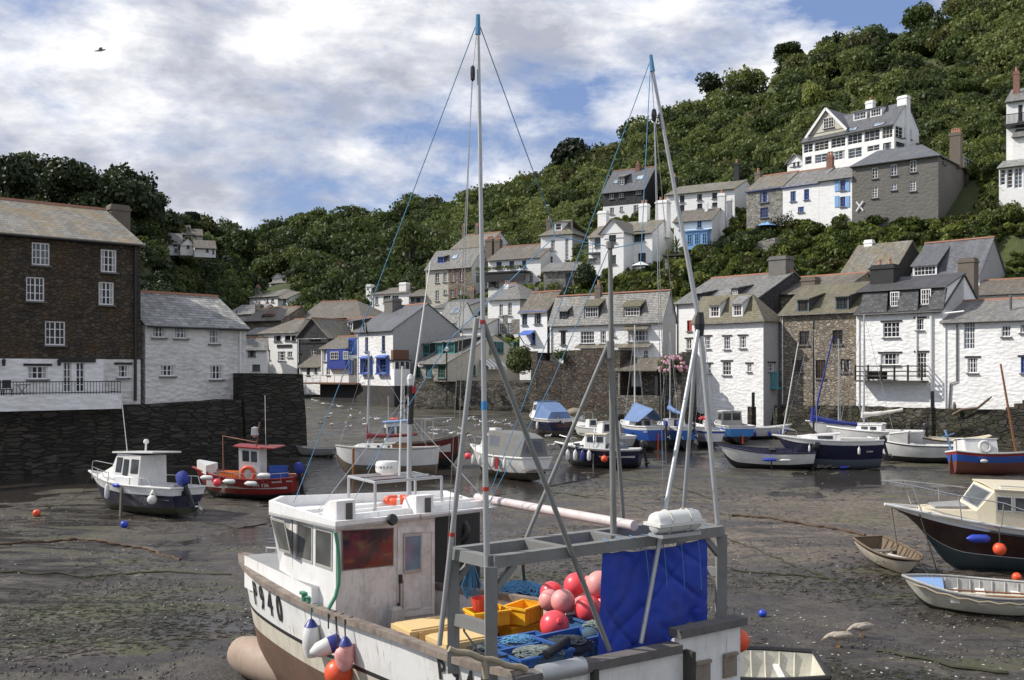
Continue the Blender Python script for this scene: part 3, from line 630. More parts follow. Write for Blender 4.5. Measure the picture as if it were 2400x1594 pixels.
def skylight(h, x0, y0, x1, y1):
    sl_ = (h.zr-h.ze)/(h.dep/2); nrm = (V(0,0,1)-h.b*sl_).normalized(); e0 = V(h.A.x, h.A.y, h.ze+.16)
    ps = [hit(h.X(x), h.Yp(y), e0, nrm) for x, y in ((x0,y1),(x1,y1),(x1,y0),(x0,y0))]
    u = sorted((q-h.A).dot(h.f) for q in ps); t = sorted((q-h.A).dot(h.b) for q in ps); u0, u1 = (u[0]+u[1])/2, (u[2]+u[3])/2; t0, t1 = (t[0]+t[1])/2, (t[2]+t[3])/2
    P = lambda a, b_: V(h.A.x, h.A.y, h.ze+.14+sl_*b_)+h.f*a+h.b*b_
    m = MB(); m.prism([P(u0,t0), P(u1,t0), P(u1,t1), P(u0,t1)], .06); s = m.build('skylight', FR['k'], h.root, h.off)
    m = MB(); m.poly([P(u0+.06,t0+.06)+V(0,0,.07), P(u1-.06,t0+.06)+V(0,0,.07), P(u1-.06,t1-.06)+V(0,0,.07), P(u0+.06,t1-.06)+V(0,0,.07)]); m.build('pane', SKYG, s, h.off)
SKYG = glass_mat('skylight_glass', (.12,.15,.18), .05, 1.)
# ------------------------------------------------------------------ the buildings
G_W = 'houses along the harbour wall'; G_H = 'houses on the hillside'; G_V = 'houses in the village centre'; G_F = 'far houses up the valley'
# left quay -----------------------------------------------------------------
BH = house('1', 'quayside_house', 'tall brown stone house with whitewashed ground floor at the left edge', 'house', W_BROWN, R_BIG, -390, 795, 53.3, -41.4, 440, 1445, 352, dep=12.9, fd=1.,
 wins=[(180,528,282,655,'wx4'),(570,567,660,695,'wx4'),(148,722,252,858,'wx4'),(558,750,645,880,'wx4'),(255,972,370,1108,'wx4'),(155,1225,270,1300,'wx4LC'),(357,1203,405,1372,'wx2S'),(430,1205,478,1372,'wx2S'),(666,1218,728,1292,'wx3LC')],
 cells=[(1180,585,None,W_WHITE),(1180,None,None,W_GRUB)], chim=[(668,325,108,CH_BROWN,0,.5)])
t = MB(); q = BH.A+BH.f*(BH.L-.35)+BH.n*.08; t.tube([V(q.x,q.y,BH.ze-.1), V(q.x,q.y,BH.zb)], .09, 6); t.build('drainpipe', FR['k'], BH.root, BH.off)
t = MB(); u0, z0 = BH.pt(338, 1190); u1, _ = BH.pt(538, 1190); t.box(BH.A+BH.f*((u0+u1)/2)+V(0,0,z0)+BH.n*.02, (u1-u0, .2, .28), math.atan2(BH.f.y, BH.f.x)); t.build('lintel', BLACKW, BH.root, BH.off)
for x in (14, 327):                                  # wall lanterns of the whitewashed floor
    u, z = BH.pt(x, 1208); p = BH.A+BH.f*u+BH.n*.25+V(0,0,z); t = MB(); t.lathe([(0,.25),(.12,.16),(.10,-.12),(.05,-.18),(0,-.18)], 6, p); t.bar(p+V(0,0,.22), p-BH.n*.26+V(0,0,.1), .04, .04); t.build('lantern', FR['k'], BH.root, BH.off)
LH = house('1', 'cottage', 'low whitewashed cottage under a cement washed slate roof on the left quay', 'house', W_GRUB, R_WASH, 822, 1392, 61.1, -48, 990, 1435, 842, dep=7.5, fd=1.5,
 wins=[(862,1002,938,1065,'wx4C'),(985,1005,1060,1070,'wx4C'),(1182,1018,1240,1100,'wx3C'),(905,1218,990,1283,'wx4C'),(1186,1220,1262,1302,'wx4C')])
t = MB(); q = LH.A+LH.f*(LH.L-.5)+LH.n*.08; t.tube([V(q.x,q.y,LH.ze-.1), V(q.x,q.y,LH.zb-.3)], .07, 6); t.build('drainpipe', FR_W, LH.root, LH.off)
# harbour walls (setting of stone) -------------------------------------------
def wall_strip(name, label, pts, zt, th, m_, zb=-1., cat='harbour wall', batter=.25, rough=.12, seg=1.2, cap=None):
    """stone wall following pts=[(x,y)], top heights zt, with a battered uneven face"""
    mb = MB(); pts = [V(p[0], p[1], 0) for p in pts]; lst = []
    for i in range(len(pts)-1):
        n_ = max(1, int((pts[i+1]-pts[i]).length/seg))
        for k in range(n_): lst.append((pts[i].lerp(pts[i+1], k/n_), zt[i]+(zt[i+1]-zt[i])*k/n_, (pts[i+1]-pts[i]).normalized()))
    lst.append((pts[-1], zt[-1], (pts[-1]-pts[-2]).normalized())); rows = 9; vs = []
    for p, z, d in lst:
        n_ = V(d.y, -d.x, 0)
        for j in range(rows):
            k = j/(rows-1); zz_ = zb+(z-zb)*k; q = p+n_*(batter*(1-k)*(z-zb)*.35+rough*noise.noise(V(p.x*.7, p.y*.7, zz_*.9))); vs.append(V(q.x, q.y, zz_+(.10*noise.noise(p*1.7) if j == rows-1 else 0)))
        vs.append(V(p.x, p.y, vs[-1].z)-n_*th); vs.append(V(p.x, p.y, zb)-n_*th)
    K_ = rows+2; fs = [(i*K_+j, (i+1)*K_+j, (i+1)*K_+j+1, i*K_+j+1) for i in range(len(lst)-1) for j in range(K_-1)]
    mb.add(vs, fs); e = (len(lst)-1)*K_; mb.add(vs[:K_][::-1], [range(K_)]); mb.add(vs[e:], [range(K_)])
    c = pts[0]; off = V(c.x, c.y, zb); o = mb.build(name, m_, None, off); o.location = off
    return tag(o, label, cat)
dl = V(6, 5.3, 0).normalized(); nl = V(dl.y, -dl.x, 0)
P0 = V(-28.5, 55.5, 0)+nl*.5
pq = [P0-dl*30, P0, P0+dl*8.2, P0+dl*14.2]
zq = CZ-(948-HY)/F*59
wall_strip('quay_wall', 'long dark wet masonry quay wall below the brown stone house', [(p.x, p.y) for p in pq], [zq]*3+[zq+.15], 16, W_QUAY, -1.2, batter=.35)
k0 = P0+dl*14.3; k1 = P0+dl*18.7; zt = CZ-(873-HY)/F*68
wall_strip('quay_head', 'high dark stone block at the outer end of the left quay', [(k0.x, k0.y), (k1.x, k1.y)], [zt, zt-.1], 6.5, W_QUAY, -1.2, batter=.30)
tm = thing('terrace', 'white walled terrace with iron railing along the foot of the brown stone house', 'terrace', V(BH.A.x, BH.A.y, zq)); to = V(BH.A.x, BH.A.y, zq)
t0 = BH.A+BH.n*1.9; uL = (P0-BH.A).dot(BH.f)-8
kx = (283-HX)/F; uR = (kx*t0.y-t0.x)/(BH.f.x-kx*BH.f.y); zt1 = CZ-(921-HY)/F*60; zb1 = CZ-(951-HY)/F*60
mb = MB(); ta = math.atan2(BH.f.y, BH.f.x)
mb.box(t0+BH.f*((uL+uR)/2)+V(0,0,(zt1+zb1)/2-.05), (uR-uL, .25, zt1-zb1+.1), ta); mb.box(t0+BH.f*(uR-.12)-BH.n*.95+V(0,0,(zt1+zb1)/2-.05), (.25, 1.7, zt1-zb1+.097), ta); mb.build('terrace_wall', W_WHITE, tm, to)
mb = MB(); zr_ = CZ-(893-HY)/F*60
for zz_ in (zr_, zt1+.1): mb.tube([t0+BH.f*uL+V(0,0,zz_), t0+BH.f*uR+V(0,0,zz_), t0+BH.f*uR-BH.n*1.7+V(0,0,zz_)], .028, 5)
u = uL
while u < uR: mb.bar(t0+BH.f*u+V(0,0,zt1), t0+BH.f*u+V(0,0,zr_), .022, .022); u += .17
mb.build('railing', FR['k'], tm, to)
for i, (x, lab) in enumerate(((18, 'dark folding chair on the white terrace beside the small table'), (-6, 'dark folding chair half out of the frame on the white terrace'))):
    p = t0-BH.n*.9; k = (x-HX)/F; u = (k*p.y-p.x)/(BH.f.x-k*BH.f.y); p = p+BH.f*u; r = thing('terrace_chair', lab, 'chair', V(p.x, p.y, zt1-.15), (0,0,ta), 'terrace chairs')
    s = MB(); s.box((0,0,.45), (.45,.42,.04)); s.build('seat', FR['k'], r); s = MB(); s.box((0,.22,.75), (.45,.04,.45)); s.build('backrest', FR['k'], r)
    for a in (-1, 1):
        s = MB(); s.bar((a*.2,-.2,0), (a*.2,.22,.6), .03, .03); s.bar((a*.2,.2,0), (a*.2,-.2,.45), .03, .03); s.build('leg', FR['k'], r)
p = t0-BH.n*.9; k = (52-HX)/F; u = (k*p.y-p.x)/(BH.f.x-k*BH.f.y); p = p+BH.f*u; r = thing('terrace_table', 'small dark folding table on the white terrace', 'table', V(p.x, p.y, zt1-.15), (0,0,ta))
s = MB(); s.box((0,0,.7), (.7,.6,.04)); s.build('tabletop', FR['k'], r); s = MB(); s.bar((-.25,0,0), (.25,0,.7), .03, .03); s.bar((.25,.05,0), (-.25,.05,.7), .03, .03); s.build('leg', FR['k'], r)
# right harbour front ---------------------------------------------------------
WR = house('5', 'cottage', 'long white stone cottage with tall french window at the right edge of the harbour', 'house', W_WHITE, R_GREY, 1562, 2330, 79.3, 46, 735, 1445, 540, dep=8.5, group=G_W,
 wins=[(1735,730,1825,950,'wx4S'),(2037,760,2110,850,'wx3'),(1765,1018,1848,1140,'wx4L'),(2185,748,2240,818,'wx3'),(2190,1010,2250,1140,'bx3L')])
S2 = house('5', 'house', 'white house with wooden balcony and slate hung mansard storey', 'house', W_WHITE, R_DARK, 875, 1562, 84.6, 46, 664, 1420, 362, dep=8.5, group=G_W, sidewall=W_SMOOTH,
 wins=[(1090,732,1222,855,'wx4L'),(1355,703,1416,798,'wx3L'),(1070,982,1222,1075,'wx5L'),(1358,975,1438,1182,'wx3LS')], tile=False, chim=[(1770,232,125,CH_BROWN,0,.85,'g')])
S1 = house('5', 'house', 'narrow bare stone house with mossy olive roof and brown windows', 'house', W_STONE, R_OLIVE, 268, 872, 91.2, 46, 672, 1395, 412, dep=8.5, group=G_W,
 wins=[(420,805,500,915,'nx2'),(685,795,767,912,'nx2'),(365,1035,445,1130,'nx2'),(550,1035,630,1183,'nx4'),(750,1030,833,1135,'nx2')], tile=False,
 dorm=[(412,568,488,680,R_OLIVE,'kx3',W_DSLATE,.35,'d'),(718,545,805,660,R_OLIVE,'kx3',W_DSLATE,.35,'d')], chim=[(512,382,120,CH_BROWN,0,.62)])
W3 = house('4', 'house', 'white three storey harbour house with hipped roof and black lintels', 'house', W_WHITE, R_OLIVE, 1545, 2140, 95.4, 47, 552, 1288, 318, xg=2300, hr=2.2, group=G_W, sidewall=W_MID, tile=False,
 wins=[(1640,685,1690,790,'wx3L'),(1805,685,1858,795,'wx3L'),(1937,680,1995,785,'wx3L'),(1655,918,1697,1000,'wx3L'),(1793,898,1865,1015,'wx3L'),(2003,918,2038,985,'wx2L')], swins=[(2186,912,2232,985,'wx3L')],
 dorm=[(1690,430,1762,522,R_OLIVE,'wx3',FR_W,.35,'w'),(1885,418,1955,515,R_GREY,'wx3',FR_W,.35,'w')])
B1 = house('4', 'house', 'long white house with big slate roof directly behind the harbour house with black lintels', 'house', W_SMOOTH, R_GREY, 1392, 2090, 104., 47, 405, 1000, 142, dep=13, group=G_W, sidewall=W_DSLATE,
 wins=[(1485,705,1528,795,'wx2L'),(1490,548,1532,640,'kx2')], dorm=[(1556,335,1612,430,R_GREY,'kx2',W_DSLATE,.35),(1875,303,1920,335,R_GREY,'wx2',W_DSLATE,.35)], chim=[(2290,12,165,CH_GREY,0,.5)])
t = MB(); u, z = B1.pt(1519, 590); t.box(B1.A+B1.f*u+V(0,0,z)-B1.n*.05, (.42,.02,1.2), math.atan2(B1.f.y, B1.f.x)); t.build('red_blind', paint('red_blind', (.45,.03,.03), .7), B1.root, B1.off)
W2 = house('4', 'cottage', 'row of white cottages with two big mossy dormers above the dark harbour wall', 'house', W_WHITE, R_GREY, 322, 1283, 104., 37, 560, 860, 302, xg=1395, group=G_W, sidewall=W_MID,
 wins=[(415,645,458,755,'kx3L'),(583,640,700,745,'wx5'),(752,636,800,745,'wx3'),(988,630,1162,727,'wx6'),(862,630,882,685,'wx2'),(997,802,1040,885,'wx3'),(1115,800,1160,880,'wx3'),(928,802,952,840,'wx2')],
 dorm=[(412,478,465,578,R_GREY,'kx2',W_DSLATE,.3),(622,436,732,550,R_OLIVE,'wx5',BLACKW,.3),(958,440,1085,540,R_OLIVE,'wx5',BLACKW,.3)], chim=[(738,252,55,CH_BROWN,1,.5)])
for q in ((960,612,1180,628),(880,760,1200,778),(560,770,820,785)):   # slate hoods over the windows
    u0, z = W2.pt(q[0], q[3]); u1, _ = W2.pt(q[2], q[3]); t = MB(); P = lambda u, d, z_: W2.A+W2.f*u+W2.n*d+V(0,0,z_); t.prism([P(u0,.7,z-.05), P(u1,.7,z-.05), P(u1,-.02,z+.3), P(u0,-.02,z+.3)], .08); t.build('window_hood', R_LICH, W2.root, W2.off)
W1 = house('4', 'cottage', 'narrow white cottage with blue fascia and blue door hood', 'house', W_SMOOTH, R_BROWN, 66, 300, 110., 40, 478, 825, 306, xg=520, group=G_W, sidewall=W_BLACK, fascia=FR['b'],  # side gable takes plain black, the front stays white
 wins=[(85,490,130,588,'dx2'),(190,485,250,580,'dx2'),(160,655,200,750,'bx1')])
u0, z = W1.pt(100, 640); u1, _ = W1.pt(198, 640); t = MB(); P = lambda u, d, z_: W1.A+W1.f*u+W1.n*d+V(0,0,z_); t.prism([P(u0,1.,z-.5), P(u1,1.,z-.5), P(u1,.02,z), P(u0,.02,z)], .08); t.bar(P(u0+.1,.9,z-.5), P(u0+.1,.05,z-1.4), .08, .08); t.bar(P(u1-.1,.9,z-.5), P(u1-.1,.05,z-1.4), .08, .08); t.build('door_hood', FR['b'], W1.root, W1.off)
# behind the front ---------------------------------------------------------------
B2 = house('5', 'house', 'brown slate roofed house showing only its roof behind the bare stone house', 'house', W_STONE, R_BROWN, 140, 760, 101., 46, 520, 640, 345, dep=10, group=G_W)
B3 = house('5', 'house', 'small white house with black gable and lichened roof above the balcony house', 'house', W_SMOOTH, R_LICH, 765, 1190, 103., 46, 338, 440, 88, xg=1440, group=G_W, sidewall=W_BLACK, tile=False, wins=[(815,345,862,412,'wx2')], chim=[(980,84,68,W_SMOOTH,0,.5)])
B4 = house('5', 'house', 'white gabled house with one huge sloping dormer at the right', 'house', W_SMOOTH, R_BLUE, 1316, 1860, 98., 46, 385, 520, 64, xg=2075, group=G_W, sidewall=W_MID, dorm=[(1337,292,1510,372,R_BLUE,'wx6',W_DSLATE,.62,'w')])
B5 = house('5', 'house', 'low brown slate roof ridge at the right edge behind the french window cottage', 'house', W_WHITE, R_BROWN, 1800, 2420, 90., 40, 520, 620, 378, dep=9, group=G_W)
B6 = house('5', 'bungalow', 'small cream bungalow above the right edge of the harbour row', 'bungalow', W_CREAM, R_GREY, 2040, 2400, 112., 40, 120, 200, 62, dep=6, group=G_H, tile=False, wins=[(2066,128,2135,175,'wx3')])
cb = MB(); u, z = S2.pt(1105, 300, 2.); p = S2.A+S2.f*.6-S2.n*3.4
BLK = chimney(S2, 1105, 285, 195, W_BLACK, 2, .35, None, .6)
# slate hung mansard front of the balcony house
for (x0, x1) in ((905,1128),(1200,1300),(1262,1375),(1448,1600)):
    y = lambda x: 490-(x-905)*.047; yb = lambda x: 660-(x-905)*.045
    a = MB(); pts = []
    for (x, yy, dd) in ((x0, yb(x0), -.22), (x1-12 if x1 < 1590 else x1-30, yb(x1), -.22), (x1, y(x1), .75), (x0+25, y(x0), .75)):
        q = hit(S2.X(x), S2.Yp(yy), S2.A+S2.b*dd, S2.n); pts.append(q)
    a.prism(pts, S2.b*.12+V(0,0,-.05)); a.build('slate_hanging', W_SLATE, S2.root, S2.off)
q0 = hit(S2.X(905), S2.Yp(660), S2.A, S2.n); a = MB(); zt_ = hit(S2.X(1250), S2.Yp(478), S2.A+S2.b*.8, S2.n).z
P = lambda u, d, z_: S2.A+S2.f*u+S2.b*d+V(0,0,z_)
a.poly([P(0,.95,S2.ze-.1), P(S2.L,.95,S2.ze-.1), P(S2.L,.95,zt_+.1), P(0,.95,zt_+.1)]); a.prism([P(-.3,.45,zt_+.02), P(S2.L+.2,.45,zt_+.02), P(S2.L+.2,S2.dep/2,S2.zr+.16), P(-.3,S2.dep/2,S2.zr+.16)], .1, 1)
a.poly([P(S2.L,-.05,S2.ze), P(S2.L,S2.dep/2,S2.ze), P(S2.L,S2.dep/2,S2.zr+.1), P(S2.L,.6,zt_)], 2); a.build('mansard', [W_DSLATE, R_DARK, W_SMOOTH], S2.root, S2.off)
for q in ((1142,492,1215,605),(1388,470,1468,590)):
    u0, z1 = S2.pt(q[0], q[1], .3); u1, z0_ = S2.pt(q[2], q[3], .3); window(S2.root, S2.off, S2.A+S2.b*.42, S2.f, u0, u1, z0_, z1, 'w', d=0, sill=True, nx=4)
# balcony
bal = MB(); u0, zf = S2.pt(925, 1195); u1, _ = S2.pt(1452, 1195); zt_ = zf+1.15; pd = 1.25; P = lambda u, d, z_: S2.A+S2.f*u+S2.n*d+V(0,0,z_)
bal.prism([P(u0,pd,zf-.14), P(u1,pd,zf-.14), P(u1,.02,zf-.14), P(u0,.02,zf-.14)], .12)
W_DKWOOD = paint('dark_weathered_timber', (.045,.038,.03), .8, .5, (.12,.11,.1)); bo = bal.build('balcony', W_DKWOOD, S2.root, S2.off); rl = MB()
for k in range(6): u = u0+(u1-u0)*k/5; rl.bar(P(u,pd,zf), P(u,pd,zt_+.1), .13, .13)
for zz_ in (zf+.35, zf+.72, zt_): rl.bar(P(u0,pd,zz_), P(u1,pd,zz_), .07, .09); rl.bar(P(u0,pd,zz_), P(u0,.05,zz_), .07, .09); rl.bar(P(u1,pd,zz_), P(u1,.05,zz_), .07, .09)
rl.build('railing', W_DKWOOD, bo, S2.off)
bx = P(u0+1.6, .8, zf+.02); r = thing('slatted_bench', 'dark slatted box bench on the wooden balcony', 'bench', bx, (0,0,math.atan2(S2.f.y,S2.f.x))); s = MB()
for k in range(5): s.box((0,-.3,.1+.13*k), (1.6,.05,.09))
s.box((0,0,.66), (1.7,.6,.05)); s.box((0,.3,.35), (1.6,.05,.6)); s.build('slats', W_DKWOOD, r)
for x in (1478,):
    u, _ = S2.pt(x, 900); t = MB(); t.tube([P(u,.1,S2.ze-.4), P(u,.1,S2.zb-.2)], .1, 7); t.tube([P(u,.1,S2.ze-.4), P(u+2.6,.12,S2.ze-.2)], .07, 6); t.tube([P(u-1.2,.08,S2.ze-.2), P(u-1.2,.08,S2.ze-5.4), P(u-.1,.1,S2.ze-6.2)], .055, 6); t.build('drainpipe', FR_W, S2.root, S2.off)
u, _ = WR.pt(1682, 900); t = MB(); P = lambda u, d, z_: WR.A+WR.f*u+WR.n*d+V(0,0,z_); t.tube([P(u,.09,WR.ze-.2), P(u,.09,WR.zb+2.4), P(u-.5,.09,WR.zb+2.2), P(u-.7,.09,WR.zb-1)], .06, 6); t.build('drainpipe', CH_GREY, WR.root, WR.off)
p = WR.A+WR.f*4.6+WR.b*1.6+V(0,0,WR.ze+.9); t = MB(); t.tube([p, p+V(0,0,1.1)], .12, 8); t.build('vent_pipe', CH_GREY, WR.root, WR.off)
# turquoise gate between the two houses
g0 = W3.R+W3.b*2.0; uz = CZ-(915-HY)/F*91; 
gp = C(1809, 890, 90.4); gt = thing('balcony_gate', 'turquoise slatted balustrade between the white house and the bare stone house', 'balustrade', V(gp.x, gp.y, gp.z-.75), (0,0,-R(46))); mtq = plain('turquoise_paint', (.05,.27,.30), .5); s = MB()
for k in range(10): s.box((-.62+k*.138, 0, .7), (.08,.04,1.3))
s.build('slats', mtq, gt); s = MB(); s.box((0,0,1.38), (1.5,.09,.09)); s.box((0,0,.06), (1.5,.09,.1)); s.box((0,.35,-.04), (1.6,.9,.1)); s.build('rail', mtq, gt)
# village centre -------------------------------------------------------------------
BLU = house('2', 'house', 'white harbour house with bright blue windows and long grey gable', 'house', W_WHITE, R_BLUE, 903, 1168, 122., 50, 716, 1110, 515, xg=1665, group=G_V, sidewall=W_MID, fd=.2,  # shade of the gable is put into its grey wall colour
 wins=[(962,757,985,865,'bx1'),(1085,747,1110,860,'bx1'),(948,922,1008,1018,'bx3'),(1068,917,1132,1018,'bx3')], chim=[(1168,478,110,CH_GREY,0,.42)])
for q in ((945,915,1012,1026),(1064,910,1136,1026)):
    u0, z1 = BLU.pt(q[0], q[1]); u1, z0_ = BLU.pt(q[2], q[3]); t = MB(); P = lambda u, d, z_: BLU.A+BLU.f*u+BLU.n*d+V(0,0,z_)
    for u in (u0, u1): t.bar(P(u,.15,z0_), P(u,.15,z1), .16, .4)
    t.prism([P(u0-.1,.55,z1), P(u1+.1,.55,z1), P(u1+.1,0,z1+.25), P(u0-.1,0,z1+.25)], .1); t.prism([P(u0-.1,.5,z0_-.1), P(u1+.1,.5,z0_-.1), P(u1+.1,0,z0_-.1), P(u0-.1,0,z0_-.1)], .16); t.build('bay_surround', FR['b'], BLU.root, BLU.off)
t = MB(); A_, R_, b_ = BLU.A-BLU.f*.02, BLU.R, BLU.b; zt_ = BLU.zb-.02; E = lambda p, z_: V(p.x, p.y, z_)
pts = [A_+BLU.n*.12, R_+BLU.n*.12+BLU.f*.12, R_+BLU.f*.12+b_*9, A_+b_*9]; t.prism([E(p, 1.5) for p in pts], zt_-1.5); t.build('tide_wall', W_BASE, BLU.root, BLU.off)
oz = C(550+1240/3.148, 550+1115/3.148, 115.); ob = thing('porch', 'small white glazed porch on dark timber stage beside the blue windowed house', 'porch', oz, (0,0,R(22))); s = MB(); s.box((0,1.,.95), (1.9,1.6,1.9)); s.build('wall', W_SMOOTH, ob)
s = MB(); s.box((0,1.,2.95), (2.1,1.8,.15)); s.box((0,1.3,3.6), (1.9,1.2,1.1), mi=1); s.build('roof', [FR['k'], W_WOOD], ob)
s = MB(); s.box((0,1.05,2.4), (1.7,1.3,.96)); s.build('frame_back', W_MID, ob)
for k in range(3): s = MB(); s.box((-.62+.62*k, .22, 2.38), (.56,.06,1.0)); ww = s.build('window', FR_W, ob); s = MB(); s.box((-.62+.62*k, .18, 2.38), (.42,.03,.86)); s.build('pane', GLASS, ww)
s = MB(); s.box((0,1.,-2.6), (1.9,1.6,5.2)); s.build('stage', W_BLACK, ob)
GRN = house('2', 'boathouse', 'cream boathouse with teal windows and swept slate roof on the harbour wall', 'house', W_STONE2, R_GREY, 1338, 1570, 116., 48, 950, 1062, 742, xg=2240, group=G_V, sidewall=W_CREAM, tile=False, fd=.3,
 wins=[(1340,968,1370,1056,'tx2'),(1410,965,1457,1056,'tx3'),(1500,962,1553,1058,'tx3')], swins=[(1740,962,1780,1040,'tx2')], dorm=[(1385,818,1435,880,R_GREY,'tx3',W_DSLATE,.35,'t'),(1483,806,1533,880,R_GREY,'tx3',W_DSLATE,.35,'t'),(1572,803,1618,878,R_GREY,'tx3',W_DSLATE,.35,'t')])
for q in ((1880,792,1980,875),(2035,792,2112,872)):
    pa = [hit(GRN.X(x), GRN.Yp(y), GRN.R+GRN.f*.02, GRN.f) for x, y in ((q[0],q[3]),(q[2],q[1]))]; ua, ub = [(p-GRN.R).dot(GRN.b) for p in pa]; window(GRN.root, GRN.off, GRN.R+GRN.f*.12, GRN.b, min(ua,ub), max(ua,ub), min(pa[0].z,pa[1].z), max(pa[0].z,pa[1].z), 't', d=0, sill=True, nx=4, nz=2)
p = hit(GRN.X(1885), GRN.Yp(975), GRN.R, GRN.f); t = MB(); q = [p-GRN.b*1.6+V(0,0,.9), p+GRN.b*1.6+V(0,0,.9), p+GRN.b*1.6+GRN.f*1.6, p-GRN.b*1.6+GRN.f*1.6]
for k in range(10):
    l = lambda a, c, s_: a.lerp(c, s_); t.poly([l(q[0],q[1],k/10), l(q[0],q[1],(k+1)/10), l(q[3],q[2],(k+1)/10), l(q[3],q[2],k/10)], k % 2); t.poly([l(q[3],q[2],k/10), l(q[3],q[2],(k+1)/10), l(q[3],q[2],(k+1)/10)-V(0,0,.3), l(q[3],q[2],k/10)-V(0,0,.3)], k % 2)
t.build('awning', [FR_W, W_MID], GRN.root, GRN.off)
BPH = house('2', 'cottage', 'white cottage with bright blue boarded upper storey beside a plant deck', 'house', W_SMOOTH, R_BROWN, 638, 842, 130., 40, 838, 1045, 752, dep=6, group=G_V, wins=[(656,850,674,935,'wx2'),(676,980,702,1035,'wx2')])
u0, z1 = BPH.pt(703, 848); u1, z0_ = BPH.pt(840, 990); t = MB(); P = lambda u, d, z_: BPH.A+BPH.f*u+BPH.n*d+V(0,0,z_); t.prism([P(u0,.5,z0_), P(u1,.5,z0_), P(u1,.02,z0_), P(u0,.02,z0_)], z1-z0_); t.build('blue_boarding', paint('blue_boards', (.025,.055,.30), .6, .2), BPH.root, BPH.off)
for q in ((707,865,768,920),(803,862,838,920)): a0, b1 = BPH.pt(q[0], q[1], -.52); a1, b0 = BPH.pt(q[2], q[3], -.52); window(BPH.root, BPH.off, BPH.A+BPH.n*.56, BPH.f, a0, a1, b0, b1, 'w', d=0, sill=False, nx=4)
for (y0, y1) in ((775,870),(925,1025)):
    u0, z1 = BPH.pt(848, y0, -2); u1, z0_ = BPH.pt(878, y1, -2); window(BPH.root, BPH.off, BPH.A+BPH.n*2.2, BPH.f, u0, u1, z0_, z1, 'b', d=0, sill=True, nx=2, nz=3)
    t = MB(); P2 = lambda u, d, z_: BPH.A+BPH.f*u+BPH.n*d+V(0,0,z_); t.prism([P2(u0-.1,2.1,z0_-.3), P2(u1+.1,2.1,z0_-.3), P2(u1+.1,.1,z0_-.3), P2(u0-.1,.1,z0_-.3)], z1-z0_+.5); t.build('bay', FR['b'] if y0 < 800 else W_STONE2, BPH.root, BPH.off)
V9 = house('2', 'outhouse', 'low white stone outhouse with sloping brown roof at the water edge', 'outhouse', W_WHITE, R_BROWN, 478, 635, 134., 40, 972, 1150, 890, dep=5, group=G_V, tile=False, wins=[(530,975,555,1035,'k'),(588,978,606,1015,'k')], fd=.5)
dk = C(550+700/3.148, 550+1098/3.148, 124.); dko = thing('plant_deck', 'timber deck on dark posts in front of the blue boarded cottage', 'deck', dk, (0,0,R(-35))); s = MB(); s.box((0,1.5,0), (10,4,.18)); s.build('platform', W_WOOD, dko); s = MB(); s.box((1.2,2.,-2.4), (6.8,3,4.6)); s.build('dark_base', W_BLACK, dko); s = MB(); s.tube([(-5,-.4,1), (5,-.4,1)], .03, 5)  # black box fills the space under the platform
for k in range(9): s.tube([(-5+k*1.25,-.4,0), (-5+k*1.25,-.4,1)], .025, 5)
s.build('railing', FR['d'], dko)
V1 = house('2', 'inn', 'white inn with brown hipped roof and dark sign board across its front', 'house', W_SMOOTH, R_BROWN, 186, 462, 145., 34, 725, 1005, 622, dep=9, hr=3, hl=2.5, group=G_V, wins=[(290,745,345,788,'kx3'),(370,745,412,780,'kx3'),(418,745,452,785,'kx2'),(318,862,376,930,'wx3'),(388,862,426,905,'wx2'),(200,740,212,795,'wx1'),(250,850,262,920,'wx1')])
u0, z1 = V1.pt(315, 812); u1, z0_ = V1.pt(422, 832); t = MB(); t.box(V1.A+V1.f*((u0+u1)/2)+V1.n*.06+V(0,0,(z0_+z1)/2), (u1-u0,.1,z1-z0_), math.atan2(V1.f.y,V1.f.x)); t.build('sign_board', FR['k'], V1.root, V1.off)
V1b = house('2', 'house', 'grey slate gabled house to the right of the white inn', 'house', W_DSLATE, R_LICH, 462, 690, 140., 30, 760, 950, 620, dep=11, kind='gfront', group=G_V, wins=[(553,728,622,768,'wx3'),(560,845,600,905,'wx2'),(472,800,484,870,'b')])
V2 = house('2', 'cottage', 'small white cottage with red ridged roof just above the quay head', 'house', W_SMOOTH, R_GREY, 60, 235, 136., -12, 850, 1010, 765, dep=6, group=G_V, wins=[(98,842,155,900,'kx3'),(130,958,188,1005,'kx3')])
V7 = house('2', 'house', 'dark brown roofed house with brick chimneys behind the white inn', 'house', W_STONE, R_BROWN, 66, 345, 158., 28, 640, 760, 535, dep=9, group=G_V, chim=[(182,518,50,CH_GREY,1,.5),(265,590,100,CH_BROWN,3,.2)])
V7b = house('2', 'house', 'grey roofed cottage low behind the small white cottage', 'house', W_SMOOTH, R_GREY, 66, 210, 150., 15, 740, 900, 690, dep=8, group=G_V, tile=False)
V6 = house('2', 'house', 'large old stone house with hipped brown roof in the village centre', 'house', W_STONE, R_BROWN, 480, 930, 158., 24, 618, 780, 485, dep=12, hr=4.5, group=G_V, wins=[(640,650,690,692,'wx3')], chim=[(385,572,42,CH_BROWN,1,.4)])
V8 = house('2', 'house', 'white house with small gabled dormers left of the blue windowed house', 'house', W_SMOOTH, R_BROWN, 690, 930, 146., 38, 720, 900, 612, dep=8, group=G_V, dorm=[(726,660,745,718,R_BLUE,'wx1',W_DSLATE,.3,'w'),(835,650,868,712,R_BLUE,'wx2',W_DSLATE,.3,'w')], wins=[(765,735,785,770,'w'),(800,735,820,770,'w')])
V10 = house('2', 'house', 'grey slate house with skylights behind the long grey gable', 'house', W_SMOOTH, R_GREY, 1505, 1640, 134., 42, 640, 760, 500, xg=1780, group=G_V, tile=False)
skylight(V10, 1600, 530, 1660, 585)
